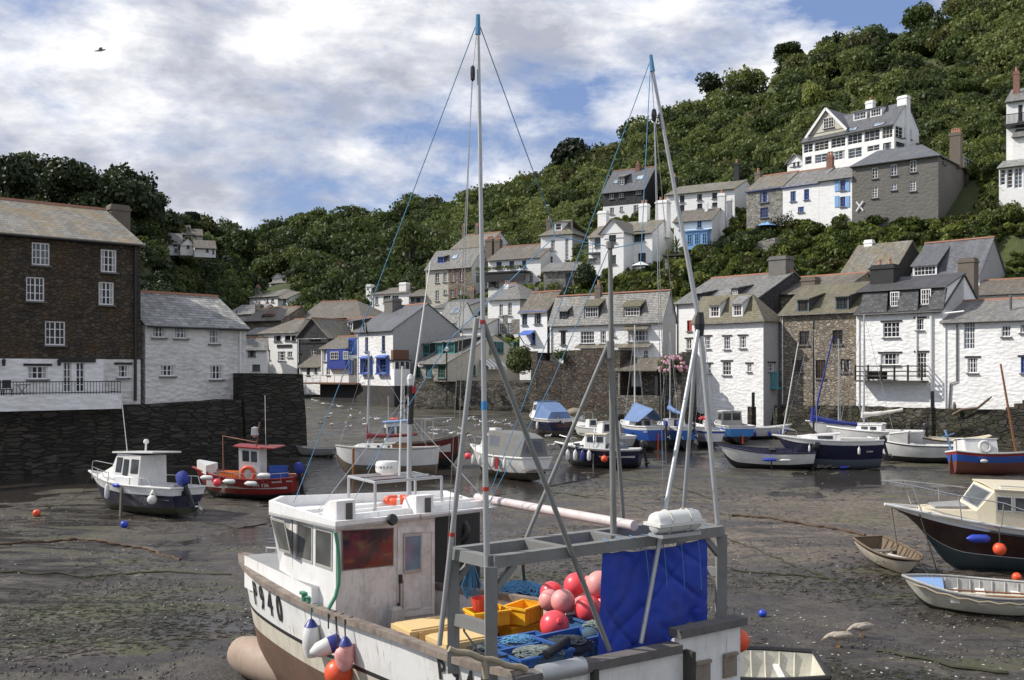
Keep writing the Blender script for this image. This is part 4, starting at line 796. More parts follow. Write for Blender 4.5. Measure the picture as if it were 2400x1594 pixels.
V10b = house('2', 'house', 'grey roofed house with two tall brick chimneys behind the main mast', 'house', W_SMOOTH, R_BLUE, 1470, 1730, 142., 38, 540, 640, 472, dep=9, group=G_V, tile=False, chim=[(1760,410,34,CH_BROWN,2,.5)])
V10c = house('2', 'house', 'dark slate roofed cottage immediately behind the cream boathouse', 'house', W_SMOOTH, R_GREY, 1650, 1830, 126., 35, 690, 780, 600, dep=9, group=G_V, tile=False)
V5 = house('2', 'house', 'white house with two tapering white chimneys above the village centre', 'house', W_SMOOTH, R_BROWN, 1015, 1290, 168., 34, 440, 600, 382, dep=9, group=G_V, tile=False, wins=[(1035,455,1060,515,'wx2'),(1095,448,1150,505,'wx3'),(1158,448,1210,505,'wx3')], chim=[(1000,372,62,W_SMOOTH,0,.15,'g',.75,None,.25),(1254,358,66,W_SMOOTH,0,.1,'g')])
V5b = house('2', 'house', 'grey roofed bungalow to the right of the two white chimneys', 'house', W_STONE2, R_BROWN, 1285, 1405, 160., 25, 455, 540, 405, dep=7, group=G_V, tile=False, wins=[(1300,465,1325,500,'kx2'),(1340,465,1370,500,'kx2')])
V3 = house('2', 'house', 'white house with hipped dark roof below the woods at the valley mouth', 'house', W_SMOOTH, R_BROWN, 110, 330, 200., 36, 465, 560, 398, dep=11, hr=4, hl=4, group=G_F, tile=False, wins=[(235,468,248,498,'w'),(268,470,290,498,'wx2'),(300,530,318,555,'w'),(170,500,190,525,'w')], chim=[(170,390,34,CH_GREY,2,.3)])
V3b = house('2', 'house', 'small white annexe with steep gables right of the hipped white house', 'house', W_SMOOTH, R_BROWN, 318, 400, 192., 30, 472, 560, 425, dep=7, group=G_F, tile=False, wins=[(355,478,378,510,'wx2')])
V4 = house('2', 'house', 'far white house with grey roof and gable half hidden in the woods', 'house', W_SMOOTH, R_GREY, 258, 410, 245., 34, 360, 402, 320, dep=8, group=G_F, tile=False, wins=[(275,365,300,385,'d'),(322,365,348,385,'d'),(370,365,392,385,'d')], chim=[(402,305,14,W_SMOOTH,0,.5)])
V4g = house('2', 'house', 'tiny white gable showing over the far grey roof in the woods', 'house', W_SMOOTH, R_GREY, 278, 352, 249., 12, 320, 350, 288, dep=6, kind='gfront', group=G_F, tile=False)
F1 = house('1', 'house', 'far white cottage at the left of the hamlet among the dark trees', 'house', W_SMOOTH, R_GREY, 940, 1030, 215., -22, 530, 590, 480, dep=4.5, fd=.3, sidewall=W_MID, group=G_F, tile=False, wins=[(980,520,1002,548,'dx2'),(985,560,1002,580,'d')])  # white side walls of the hamlet greyed to paint their shade
F2 = house('1', 'house', 'far cream house with brown roof topmost of the hamlet', 'house', W_CREAM, R_BROWN, 1002, 1145, 240., -22, 480, 510, 455, dep=4.5, fd=.3, sidewall=W_MID, group=G_F, tile=False, wins=[(1090,480,1112,500,'wx2')], chim=[(1066,432,20,W_CREAM,0,.5)])
F3 = house('1', 'house', 'far white gabled house in the middle of the hamlet', 'house', W_SMOOTH, R_GREY, 1020, 1105, 212., -22, 540, 590, 505, dep=4.5, kind='gfront', fd=.3, sidewall=W_MID, group=G_F, tile=False, wins=[(1055,540,1072,560,'dx2')])
F4 = house('1', 'house', 'far white house with two small gables at the right of the hamlet', 'house', W_SMOOTH, R_BROWN, 1100, 1220, 210., -22, 555, 600, 520, dep=4.5, fd=.3, sidewall=W_MID, group=G_F, tile=False, wins=[(1165,560,1180,580,'d'),(1200,570,1212,590,'d')])
V11 = house('1', 'house', 'grey slate roofs stepping down behind the low whitewashed cottage', 'house', W_SMOOTH, R_GREY, 1280, 1440, 165., 20, 935, 1000, 880, dep=9, group=G_V, tile=False, wins=[(1330,915,1345,935,'w')])
# hillside ----------------------------------------------------------------------------
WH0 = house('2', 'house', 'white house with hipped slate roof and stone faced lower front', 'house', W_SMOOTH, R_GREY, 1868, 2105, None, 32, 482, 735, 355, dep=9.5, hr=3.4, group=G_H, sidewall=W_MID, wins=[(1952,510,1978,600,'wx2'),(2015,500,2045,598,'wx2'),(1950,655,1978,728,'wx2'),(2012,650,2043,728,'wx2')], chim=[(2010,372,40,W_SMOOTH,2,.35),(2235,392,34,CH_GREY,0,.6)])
t = MB(); u0, z1 = WH0.pt(1918, 612); u1, _ = WH0.pt(2100, 600); P = lambda u, d, z_: WH0.A+WH0.f*u+WH0.n*d+V(0,0,z_); um = (u0+u1)/2
for (a, b_, c, d) in ((u0,WH0.pt(1950,0)[0],WH0.zb,z1-.3),(WH0.pt(1978,0)[0],WH0.pt(2012,0)[0],WH0.zb,z1+.3),(WH0.pt(2043,0)[0],u1,WH0.zb,z1-.3)): t.prism([P(a,.05,c), P(b_,.05,c), P(b_,0,c), P(a,0,c)], d-c)
t.build('stone_facing', W_STONE2, WH0.root, WH0.off)
HL = house('2', 'house', 'pair of stone cottages, one pale and one brown with brick window trims', 'house', W_PALE, R_GREY, 1410, 1748, None, 33, 254, 485, 100, xg=1905, group=G_H, tile=False, sidewall=W_SMOOTH,
 wins=[(1478,280,1508,355,'wx2'),(1537,275,1565,350,'wx2'),(1597,270,1625,345,'wx2'),(1655,265,1687,342,'wx2'),(1480,412,1508,490,'wx2'),(1540,408,1565,440,'wx2'),(1593,405,1622,465,'wx2'),(1650,400,1680,440,'wx2')], dorm=[(1500,172,1540,210,R_GREY,'bx2',W_DSLATE,.2,'b')], chim=[(1885,40,60,CH_BROWN,4,.5),(1945,40,50,CH_BROWN,3,.5)])
skylight(HL, 1605, 150, 1645, 180)
u0 = HL.along(1578); t = MB(); P = lambda u, d, z_: HL.A+HL.f*u+HL.n*d+V(0,0,z_); op = []
for q in ((1597,270,1625,345),(1655,265,1687,342),(1593,405,1622,465),(1650,400,1680,440)): a, z1 = HL.pt(q[0], q[1]); b_, z0_ = HL.pt(q[2], q[3]); op.append((a, b_, z0_, z1))
grid_wall(t, HL.A+HL.n*.05, HL.f, u0, HL.L+.02, HL.zb-3, HL.ze-.05, op, .05); t.build('rubble_facing', W_STONE, HL.root, HL.off); t = MB()
for a, b_, c, d in op:
    for ua in (a-.22, b_+.02): t.prism([P(ua,.08,c-.1), P(ua+.2,.08,c-.1), P(ua+.2,.04,c-.1), P(ua,.04,c-.1)], d-c+.3)
t.build('brick_trim', BRICK, HL.root, HL.off)
HLb = house('2', 'house', 'weathered slate roofed house rising behind the pair of stone cottages', 'house', W_SMOOTH, R_LICH, 1600, 1850, HL.A.y+9, 33, 105, 300, -15, dep=9, group=G_H, chim=[(1695,-60,30,CH_BROWN,2,.5),(1790,-60,30,CH_BROWN,2,.5)])
BUN = house('2', 'bungalow', 'white bungalow with hedge topped balcony between stone cottages and square white house', 'bungalow', W_SMOOTH, R_BROWN, 1870, 2258, None, 30, 190, 390, 68, dep=9, group=G_H, wins=[(1930,200,1970,250,'bx1'),(2027,195,2062,245,'bx1'),(2120,190,2150,240,'bx1'),(1850,340,1950,392,'dx3'),(2170,280,2200,345,'wx2')])
u0, z = BUN.pt(1835, 300); u1, _ = BUN.pt(2190, 290); t = MB(); P = lambda u, d, z_: BUN.A+BUN.f*u+BUN.n*d+V(0,0,z_); t.prism([P(u0,2.,z), P(u1,2.,z), P(u1,.02,z), P(u0,.02,z)], .2); t.prism([P(u0,2.,z-1.2), P(u1,2.,z-1.2), P(u1,1.8,z-1.2), P(u0,1.8,z-1.2)], 1.0); t.build('balcony', FR['k'], BUN.root, BUN.off); HEDGE = (P(u0, 1.9, z+.2), P(u1, 1.9, z+.2))
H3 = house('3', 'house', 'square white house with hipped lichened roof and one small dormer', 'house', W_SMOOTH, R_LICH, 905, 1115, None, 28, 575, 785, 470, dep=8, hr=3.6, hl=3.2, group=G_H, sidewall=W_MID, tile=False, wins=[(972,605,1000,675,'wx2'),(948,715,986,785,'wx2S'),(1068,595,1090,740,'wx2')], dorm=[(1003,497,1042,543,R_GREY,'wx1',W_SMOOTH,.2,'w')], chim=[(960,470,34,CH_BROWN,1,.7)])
H4 = house('3', 'house', 'large white villa with white chimneys, front gable and grey teal windows', 'house', W_SMOOTH, R_LICH, 1225, 1650, None, 34, 590, 785, 470, xg=1812, group=G_H, tile=False, wins=[(1265,592,1335,652,'dx4'),(1360,572,1408,625,'dx3'),(1453,566,1485,625,'dx2'),(1525,545,1600,615,'dx4'),(1218,728,1280,757,'dx4'),(1378,706,1408,768,'dx2'),(1450,702,1498,768,'dx3'),(1555,692,1607,752,'dx3')],
 chim=[(1325,418,64,W_SMOOTH,0,.5),(1597,370,62,W_SMOOTH,2,.5),(1722,348,82,W_SMOOTH,2,.55)])
H4g = house('3', 'gable_wing', 'projecting gabled front wing of the large white villa', 'wing', W_SMOOTH, R_LICH, 1305, 1458, H4.A.y-4.2, 34, 560, 785, 468, dep=5, kind='gfront', group=None, tile=False, wins=[(1360,572,1408,625,'dx3'),(1378,706,1408,768,'dx2')])
t = MB(); u0, z = H4.pt(1195, 700, -1.8); u1, _ = H4.pt(1335, 690, -1.8); P = lambda u, d, z_: H4.A+H4.f*u+H4.n*d+V(0,0,z_); t.prism([P(u0,1.8,z), P(u1,1.8,z), P(u1,.02,z), P(u0,.02,z)], .15); t.tube([P(u0,1.75,z+1.1), P(u1,1.75,z+1.1)], .05, 5); t.tube([P(u0,1.75,z+.6), P(u1,1.75,z+.6)], .03, 5)
for k in range(6): t.tube([P(u0+(u1-u0)*k/5,1.75,z), P(u0+(u1-u0)*k/5,1.75,z+1.1)], .035, 5)
t.build('balcony', FR['d'], H4.root, H4.off)
H5 = house('3', 'house', 'dark slate hung house with tall red chimney, highest above the villa', 'house', W_DSLATE, R_BLUE, 1320, 1600, None, 30, 290, 440, 120, xg=1735, group=G_H, sidewall=W_BLACK, cells=[(385,None,None,W_SMOOTH)], wins=[(1362,290,1392,333,'wx2'),(1427,280,1460,323,'wx2'),(1540,264,1575,300,'wx2'),(1367,390,1395,435,'wx2'),(1525,372,1565,415,'wx2'),(1432,382,1455,415,'wx2')], dorm=[(1430,190,1462,240,R_GREY,'wx2',W_BLACK,.35,'k')], chim=[(1555,100,28,BRICK,1,.45)])
skylight(H5, 1548, 176, 1590, 204); skylight(H5, 1392, 206, 1420, 230)
H6 = house('3', 'house', 'long white cottage with six small dark windows below the woods', 'house', W_SMOOTH, R_LICH, 1742, 2200, None, 32, 308, 478, 208, dep=10, group=G_H, tile=False, wins=[(1835,308,1865,355,'kx2'),(1950,300,1983,340,'kx2'),(2050,290,2085,330,'kx2'),(1835,372,1865,425,'kx2'),(1950,362,1985,395,'kx2'),(2050,355,2085,380,'kx2')], chim=[(2215,95,34,W_BLACK,1,.5),(1802,190,30,W_BLACK,1,.5)])
H7 = house('3', 'cottage', 'small white cottage with light blue bay porch and stepped white chimney', 'house', W_SMOOTH, R_BROWN, 1795, 2050, None, 28, 488, 645, 398, xg=2150, group=G_H, tile=False, wins=[(1830,492,1860,540,'lx2'),(1950,472,1980,525,'lx2')], chim=[(2115,300,50,W_SMOOTH,1,.6,'g'),(2165,335,34,W_SMOOTH,0,.75,'g'),(2012,358,20,W_SMOOTH,0,.4)])
u0, z1 = H7.pt(1868, 552, -1.2); u1, z0_ = H7.pt(2020, 630, -1.2); t = MB(); P = lambda u, d, z_: H7.A+H7.f*u+H7.n*d+V(0,0,z_); t.prism([P(u0,1.2,z0_-.6), P(u1,1.2,z0_-.6), P(u1,.02,z0_-.6), P(u0,.02,z0_-.6)], z1-z0_+.6); t.prism([P(u0-.2,1.4,z1), P(u1+.2,1.4,z1), P(u1+.2,0,z1+.2), P(u0-.2,0,z1+.2)], .15); po = t.build('porch', FR['l'], H7.root, H7.off)
for k in range(3): window(H7.root, H7.off, H7.A+H7.n*1.24, H7.f, u0+.3+k*(u1-u0)/3, u0-.1+(k+1)*(u1-u0)/3, z0_, z1-.3, 'l', d=0, sill=False, nx=2)
TY = None
T1 = house('6', 'cottage', 'bare stone end cottage of the terrace, with blue windows', 'house', W_STONE2, R_LICH, 312, 578, TY, 42, 935, 1175, 796, dep=8, group=G_H, fascia=FR['b'], wins=[(413,937,473,1018,'bx3'),(413,1057,472,1130,'bx3')], chim=[(400,800,45,CH_BROWN,1,.5)])
T2 = house('6', 'cottage', 'white middle cottage of the terrace, with blue fascia', 'house', W_SMOOTH, R_GREY, 579, 845, T1.R.y, 42, 905, 1160, 765, dep=8, group=G_H, fascia=FR['b'], wins=[(635,935,675,1010,'bx3'),(735,920,773,998,'bx3'),(690,1050,735,1090,'bx2')], chim=[(928,680,46,BRICK,2,.5)])
T3 = house('6', 'cottage', 'white terrace cottage with pale blue shutters beside the grey house', 'house', W_SMOOTH, R_GREY, 846, 1088, T2.R.y, 42, 862, 1110, 742, dep=8, group=G_H, tile=False, wins=[(1000,852,1040,930,'bx3'),(1000,975,1040,1050,'bx3')])
for y0, y1 in ((852,935),(972,1050)):
    for x0, x1 in ((962,992),(1044,1070)): a, z1 = T3.pt(x0, y0); b_, z0_ = T3.pt(x1, y1); t = MB(); t.box(T3.A+T3.f*((a+b_)/2)+T3.n*.05+V(0,0,(z0_+z1)/2), (b_-a,.06,z1-z0_), math.atan2(T3.f.y,T3.f.x)); t.build('shutter', FR['l'], T3.root, T3.off)
SHD = house('6', 'shed', 'small shed with light blue boarded gable below the terrace', 'shed', W_SMOOTH, R_GREY, 737, 872, None, 35, 1060, 1135, 985, dep=5.5, kind='gfront', group=None, tile=False, sidewall=W_STONE)
t = MB(); E = SHD.E; o = SHD.n*.04; t.poly([E(SHD.A, SHD.ze)+o, E(SHD.R, SHD.ze)+o, E(SHD.A+SHD.f*SHD.L/2, SHD.zr-.1)+o]); t.build('gable_boarding', FR['l'], SHD.root, SHD.off)
GH = house('6', 'house', 'large grey pebbledashed house with hipped slate roof and a white cross on its wall', 'house', W_GREY, R_BLUE, 1090, 1722, T3.R.y, 40, 757, 1130, 560, xg=2025, hr=4.2, hl=.01, group=G_H, sidewall=W_GREY, tile=False, fd=5,
 wins=[(1232,762,1277,842,'wx2'),(1370,738,1418,820,'wx2'),(1513,709,1560,795,'wx2'),(1230,905,1277,985,'wx2y4'),(1373,878,1415,928,'wx2'),(1510,860,1558,935,'wx2y4')], swins=[(1750,682,1778,735,'wx1'),(1915,692,1967,780,'wx3')], chim=[(1853,512,75,CH_BROWN,4,.44)])
t = MB(); c = hit(GH.X(1145), GH.Yp(1046), GH.A+GH.n*.05, GH.n)
for s_ in (-1, 1): t.bar(c+GH.f*(-.40*s_)+V(0,0,-.55)+GH.n*.03*(s_+2), c+GH.f*(.40*s_)+V(0,0,.55)+GH.n*.03*(s_+2), .15, .05, up=GH.n)
t.build('white_cross', FR_W, GH.root, GH.off)
BW = house('6', 'villa', 'big white villa with glazed verandah and gables high on the wooded hill', 'villa', W_SMOOTH, R_BLUE, 724, 1398, None, 50, 572, 745, 283, xg=1580, group=G_H, sidewall=W_SMOOTH, tile=False, wins=[(742,680,792,738,'wx1S'),(815,662,912,725,'wx2S'),(940,640,1036,705,'wx2S'),(1060,618,1160,690,'wx2S'),(1200,598,1290,640,'wx2S'),(1316,578,1376,630,'kx1S')]+
 [(732+j*118.5 if j else 732, 583-26*j, 800+110*j+(0 if j == 0 else 10), 652-27*j, 'wx3y2S') for j in range(0)]+[(732,585,800,652,'wx2S'),(812,568,916,636,'wx3S'),(934,540,1040,612,'wx3S'),(1055,512,1162,588,'wx3S'),(1178,485,1292,566,'wx3S'),(1310,458,1386,545,'wx3S')],
 swins=[(1408,460,1462,540,'wx2'),(1470,475,1528,550,'wx2'),(1410,580,1500,612,'kx1')], dorm=[(1103,365,1190,410,R_BLUE,'wx4',FR_W,.2,'w'),(1226,340,1300,385,R_BLUE,'wx4',FR_W,.2,'w')], chim=[(1224,278,58,W_SMOOTH,1,.5),(1468,242,74,W_SMOOTH,0,.5,'g')])
skylight(BW, 1050, 472, 1118, 494); skylight(BW, 1255, 430, 1325, 454)
BWg = house('6', 'gable_wing', 'steep white bargeboarded gable wing at the left end of the glazed villa', 'wing', W_CREAM, R_BLUE, 772, 1040, BW.A.y-.8, 50, 515, 560, 332, dep=7, kind='gfront', tile=False, wins=[], fd=.2, block=False)
a, z1 = BWg.pt(880, 402); b_, z0_ = BWg.pt(956, 462); window(BWg.root, BWg.off, BWg.A+BWg.n*.05, BWg.f, a, b_, z0_, z1, 'w', d=0, nx=4)
t = MB()
for s_ in (0, 1):
    e = BWg.A+BWg.f*(-.35 if s_ == 0 else BWg.L+.35)+BWg.n*.34; t.bar(V(e.x,e.y,BWg.ze-.55), E(BWg.A+BWg.f*BWg.L/2+BWg.n*.34, BWg.zr+.05), .10, .34, up=BWg.n.cross(V(0,0,1)))
t.build('bargeboard', FR_W, BWg.root, BWg.off)
BWs = house('6', 'outbuilding', 'little white gabled outbuilding left of the glazed villa', 'outbuilding', W_SMOOTH, R_GREY, 612, 722, BW.A.y+2, 45, 730, 770, 668, dep=6, kind='gfront', tile=False, wins=[(655,720,672,755,'k'),(685,715,702,750,'k')])
RE = house('6', 'house', 'tall white house with iron balcony cut by the right edge', 'house', W_SMOOTH, R_GREY, 2222, 2480, 112., 35, 282, 610, 160, dep=9, group=G_H, tile=False, wins=[(2310,300,2342,420,'kx2')], chim=[(2297,60,42,BRICK,1,.3)])
u0, z = RE.pt(2210, 460, -1.5); u1, _ = RE.pt(2420, 460, -1.5); t = MB(); P = lambda u, d, z_: RE.A+RE.f*u+RE.n*d+V(0,0,z_); t.prism([P(u0,1.5,z), P(u1,1.5,z), P(u1,.02,z), P(u0,.02,z)], .25); t.bar(P(u0,1.45,z+1.3), P(u1,1.45,z+1.3), .07, .07)
for k in range(24): t.bar(P(u0+(u1-u0)*k/23,1.45,z), P(u0+(u1-u0)*k/23,1.45,z+1.3), .04, .04)
t.build('balcony', FR['k'], RE.root, RE.off)
RC = house('6', 'conservatory', 'white framed conservatory at the right edge above the gardens', 'conservatory', W_SMOOTH, R_WASH, 2168, 2440, 105., 38, 765, 920, 690, dep=5, group=G_H, tile=False, wins=[(2175,775,2218,890,'wx1S'),(2225,770,2272,912,'wx1S'),(2280,762,2340,912,'wx2S'),(2350,755,2420,905,'wx2S')])
RC2 = house('6', 'house', 'white house wall rising behind the conservatory at the right edge', 'house', W_SMOOTH, R_GREY, 2270, 2500, 109., 36, 540, 760, 450, dep=7, group=G_H, tile=False)
# harbour walls on the far and right side
pts = [(-8.5,124.),(3.6,110.5),(15.4,101.)]
gp = [C(550+1330/3.148, 900, 114.3), C(1250, 900, 109.5)]
wall_strip('harbour_wall', 'lichened rubble harbour wall below the cream boathouse', [(gp[0].x, gp[0].y), (gp[1].x, gp[1].y)], [CZ-(889-HY)/F*114, CZ-(897-HY)/F*110], 6, W_HARB, .5, batter=.1, cat='harbour wall')
w0, w1 = C(1246, 900, 102.5), C(1455, 900, 96.5)
W_HDARK = stone('dark_harbour_rubble', (.075,.062,.05), (.11,.09,.07), (.035,.03,.025), (.09,.05,.03), .5, .5, .16, 1.2)
wall_strip('harbour_wall', 'tall dark ruined harbour wall below the white cottages with mossy dormers', [(w0.x,w0.y), (w0.x+.55,w0.y-.5), (w0.x+.56,w0.y-.51), (w0.x+3.2,w0.y-1.9), (w0.x+3.21,w0.y-1.95), (w1.x,w1.y)], [CZ-(826-HY)/F*102]*2+[CZ-(842-HY)/F*102, CZ-(858-HY)/F*101, CZ-(822-HY)/F*100, CZ-(820-HY)/F*97], 4.5, W_HDARK, .5, batter=.12)
s0, s1 = C(1448, 900, 98.), C(1600, 900, 93.5)
wall_strip('harbour_wall', 'grey rubble harbour wall under the pink hydrangea', [(s0.x+2.2,s0.y-1.2), (s1.x,s1.y)], [CZ-(868-HY)/F*101, CZ-(826-HY)/F*97], 3.2, W_HARB, .5, batter=.15)
wall_strip('harbour_wall', 'low rubble footing in front of the open slate shed', [(s0.x-.4,s0.y-2.2), (s0.x+3.4,s0.y-4.6)], [CZ-(924-HY)/F*101]*2, 1.2, W_HARB, .5, batter=.1)
sh = thing('slate_shed', 'open fronted shed with slate lean-to roof built into the harbour wall', 'shed', V(s0.x, s0.y-1.2, CZ-(930-HY)/F*97), (0,0,-R(36))); so_ = None
t = MB(); t.prism([(-.3,-.6,2.5), (4.4,-.6,2.5), (4.4,2.2,3.9), (-.1,2.2,3.9)], .12); t.build('roof', R_BROWN, sh); t = MB(); t.box((.25,-.4,1.2), (.18,.18,2.5)); t.build('post', W_STONE2, sh); t = MB(); t.box((2.1,2.2,1.2), (4.2,.3,3.2)); t.box((4.2,.9,1.2), (.3,2.4,2.6)); t.build('wall', W_BLACK, sh)
def seaweed_wall_mat():
    return stone('weedy_tide_stone', (.030,.026,.020), (.068,.058,.044), (.010,.009,.007), (.040,.046,.012), .55, .7, .24, 1.8)
W_TIDE = seaweed_wall_mat()
a0, a1, a2, a3 = [h.A+h.n*.5 for h in (W3, S1, S2, WR)]; a4 = WR.A+WR.n*.5+WR.f*14
wall_strip('harbour_wall', 'weed covered tidal footing along the foot of the right hand houses', [((a0-W3.f*1.2).x,(a0-W3.f*1.2).y), (a1.x-.6,a1.y+.4), (a2.x,a2.y), (a3.x,a3.y), (a4.x,a4.y)], [CZ-(957-HY)/F*95, CZ-(951-HY)/F*91, CZ-(951-HY)/F*85, CZ-(957-HY)/F*79.5, CZ-(962-HY)/F*73], 3.5, W_TIDE, .2, batter=.6, rough=.55, seg=.7)
b0, b1 = C(720, 938, 131.), C(960, 962, 114.)
wall_strip('foreshore_ledge', 'low weedy stone ledge at the head of the harbour', [(b0.x-6,b0.y+4), (b0.x,b0.y), (b1.x,b1.y), (gp[0].x+.5,gp[0].y-2.2), (gp[1].x,gp[1].y-2.4), (w1.x-.5,w1.y-2.6)], [3.6,3.4,3.0,2.9,2.9,2.7], 5, W_TIDE, .5, batter=.7, rough=.3, cat='ledge')
# ------------------------------------------------------------------ boats: kit of parts
B_WHITE = paint('boat_white', (.74,.74,.72), .35, .35, (.30,.26,.2)); B_CREAM = paint('boat_cream', (.70,.62,.46), .35, .25, (.4,.33,.22)); B_NAVY = paint('boat_navy', (.014,.016,.05), .3, .3, (.05,.05,.04)); B_RED = paint('boat_red', (.27,.022,.02), .4, .35, (.10,.03,.02)); B_DRED = paint('boat_dark_red', (.13,.018,.016), .45, .3)
B_BLUE = paint('boat_blue', (.02,.09,.38), .4, .35); B_LBLUE = paint('boat_light_blue', (.22,.36,.62), .5, .3); B_BLACK = paint('boat_black', (.016,.016,.018), .5, .5, (.07,.06,.05)); B_BOTTOM = paint('fouled_bottom', (.05,.042,.03), .8, .8, (.10,.085,.05)); B_GREENB = paint('weedy_bottom', (.045,.05,.025), .8, .7, (.02,.03,.01)); B_OCHRE = paint('mud_stained_bottom', (.17,.13,.085), .7, .7, (.06,.05,.035)); B_REDB = paint('antifoul_red', (.16,.05,.035), .7, .5)
B_GREY = paint('boat_grey', (.33,.33,.32), .5, .5); B_WOOD = paint('varnished_wood', (.22,.085,.03), .4, .4, (.06,.03,.02)); B_OLDW = paint('weathered_wood', (.19,.165,.14), .85, .6, (.06,.055,.05)); B_YEL = paint('boat_yellow', (.55,.32,.03), .5, .3); B_TEAL = paint('boat_teal', (.05,.20,.24), .5, .5); B_CLINK = paint('dark_maroon_planks', (.036,.016,.015), .45, .3)
ALU = plain('galvanised_metal', (.46,.47,.48), .5, .55); STEEL = plain('stainless_rail', (.6,.6,.6), .25, .9); RUST = paint('rusty_steel', (.18,.08,.04), .8, .5); BLK_ = plain('black_plastic', (.018,.018,.02), .4); RUBBER = plain('black_rubber', (.02,.02,.02), .8)
F_WHITE = plain('fender_white', (.68,.68,.65), .4); F_NAVY = plain('fender_navy', (.03,.04,.22), .4); F_BLUE = plain('fender_blue', (.025,.06,.45), .4); F_ORANGE = plain('buoy_orange', (.80,.10,.035), .4); F_PINK = paint('buoy_pink', (.88,.085,.105), .35, .15, (.5,.2,.2)); F_FADED = paint('buoy_faded_pink', (.74,.33,.31), .5, .45, (.45,.2,.17))
CANV = {k: paint('canvas_'+k, c, .8, .35) for k, c in {'blue': (.02,.04,.26), 'grey': (.19,.19,.185), 'light': (.12,.20,.38), 'white': (.60,.58,.53), 'red': (.17,.025,.03), 'navy': (.03,.04,.13), 'tarp': (.012,.048,.40), 'slate': (.11,.13,.17)}.items()}
ROPE = paint('old_rope', (.33,.28,.20), .9, .4); ROPEB = plain('blue_rope', (.10,.28,.48), .8); ROPEW = plain('pale_rope', (.55,.54,.50), .8); ROPEG = plain('green_rope', (.08,.26,.17), .8); ROPED = plain('dark_rope', (.06,.055,.045), .9)
INNER = paint('boat_inside_grey', (.45,.44,.41), .7, .6, (.12,.11,.08))
def hull(root, L, B, D, mats, wl=.42, bow=.35, stern=.1, tw=.75, rake=.35, p=.42, band=None, name='hull', deck=None, cock=None, deckm=None, inner=None, strake=None, fine=2.2, kick=.9, nst=26, planks=0):
    """mats: bottom, topside, sheer strake, band. deck True closes it, cock=(t0,t1,width,floor) leaves a well, inner makes it an open boat."""
    bb = lambda t: B/2*(max(.012, 1-((t-.42)/.58)**fine) if t > .42 else tw+(1-tw)*(1-((.42-t)/.42)**2))
    sh = lambda t: D+bow*max(0, (t-.35)/.65)**2+stern*max(0, (.35-t)/.35)**2
    kz = lambda t: (D+bow)*kick*max(0, (t-.78)/.22)**2.3+.10*max(0,(.25-t)/.25)
    xx = lambda t, s: L*(t-.5)+rake*s*max(0, t)**6-.10*s*(1-t)**6
    pw = lambda t: p+(.95-p)*max(0, (t-.45)/.55)**1.4
    S = sorted({0,.06,.14,.25,wl-.08,wl,wl+.012,.62,.74,.86,.93,1.}); T = [1-(1-i/nst)**1.15 for i in range(nst+1)]
    m = MB(); vs = []
    for sg in (1, -1):
        for t in T:
            for s in S:
                pl = .0
                if planks and s > .3: pl = .018*((s*planks) % 1)
                vs.append(V(xx(t, s), sg*(bb(t)*s**pw(t)-pl*(bb(t) > .1)), kz(t)+s*(sh(t)-kz(t))))
    K = len(S); N = len(T)
    for g in range(2):
        for i in range(N-1):
            for j in range(K-1):
                sm = (S[j]+S[j+1])/2; mi = 0 if sm < wl else (3 if band and wl < sm < wl+band else (2 if strake and sm > strake else 1))
                a = g*N*K+i*K+j; q = (a, a+K, a+K+1, a+1); m.add([], [], 0); m.f.append(list(q if g == 0 else q[::-1])); m.m.append(mi)
    m.v = [tuple(v) for v in vs]
    for j in range(K-1):
        sm = (S[j]+S[j+1])/2; m.f.append([j, j+1, N*K+j+1, N*K+j]); m.m.append(0 if sm < wl else (2 if strake and sm > strake else 1))
    ms = list(mats)+[mats[-1]]*(4-len(mats)); h = H(); h.L, h.B, h.D = L, B, D; h.b, h.s, h.x, h.root = bb, sh, xx, root
    o = m.build(name, ms, root, smooth=50); h.obj = o
    P = lambda t, k, dz=0.: V(xx(t, 1), bb(t)*k, sh(t)+dz); h.P = P
    g = MB()
    for sg in (1, -1): g.tube([P(t, sg, .02) for t in T], .035 if L < 4 else .05, 6)
    mr = MB(); mr.tube([P(.985,0,.0), (L*.5+.7,.1,D*.55), (L*.5+1.5,.25,.25), (L*.5+2.6,.5,.07), (L*.5+4.,.3,.03)], .014, 5); mr.build('mooring_rope', ROPED, root)
    g.tube([P(0, 1, .02), P(0, -1, .02)], .035 if L < 4 else .05, 6); g.build('gunwale', deckm or mats[-1], root, smooth=60)
    if deck:
        d = MB(); dz = -.03
        for i in range(N-1):
            t0, t1 = T[i], T[i+1]; tm = (t0+t1)/2
            if cock and cock[0] < tm < cock[1]:
                k, fl = cock[2], cock[3]
                for sg in (1, -1):
                    q = [P(t0, sg, dz), P(t1, sg, dz), P(t1, sg*k, dz), P(t0, sg*k, dz)]; d.poly(q if sg < 0 else q[::-1])
                    e = [P(t0, sg*k, dz), P(t1, sg*k, dz)]; f2 = [V(e[1].x, e[1].y, fl), V(e[0].x, e[0].y, fl)]; d.poly(e+f2 if sg < 0 else (e+f2)[::-1], 1)
                a, b_ = P(t0, k), P(t1, k); d.poly([V(a.x,-a.y,fl), V(b_.x,-b_.y,fl), V(b_.x,b_.y,fl), V(a.x,a.y,fl)], 1)
            else:
                q = [P(t0, 1, dz), P(t1, 1, dz), P(t1, -1, dz), P(t0, -1, dz)]; d.poly(q[::-1])
        if cock:
            for t in cock[:2]:
                tt = min(T, key=lambda z: abs(z-t)); a = P(tt, cock[2], dz); d.poly([V(a.x,a.y,a.z), V(a.x,-a.y,a.z), V(a.x,-a.y,cock[3]), V(a.x,a.y,cock[3])], 1)
        d.build('deck', [deckm or B_WHITE, INNER], root)
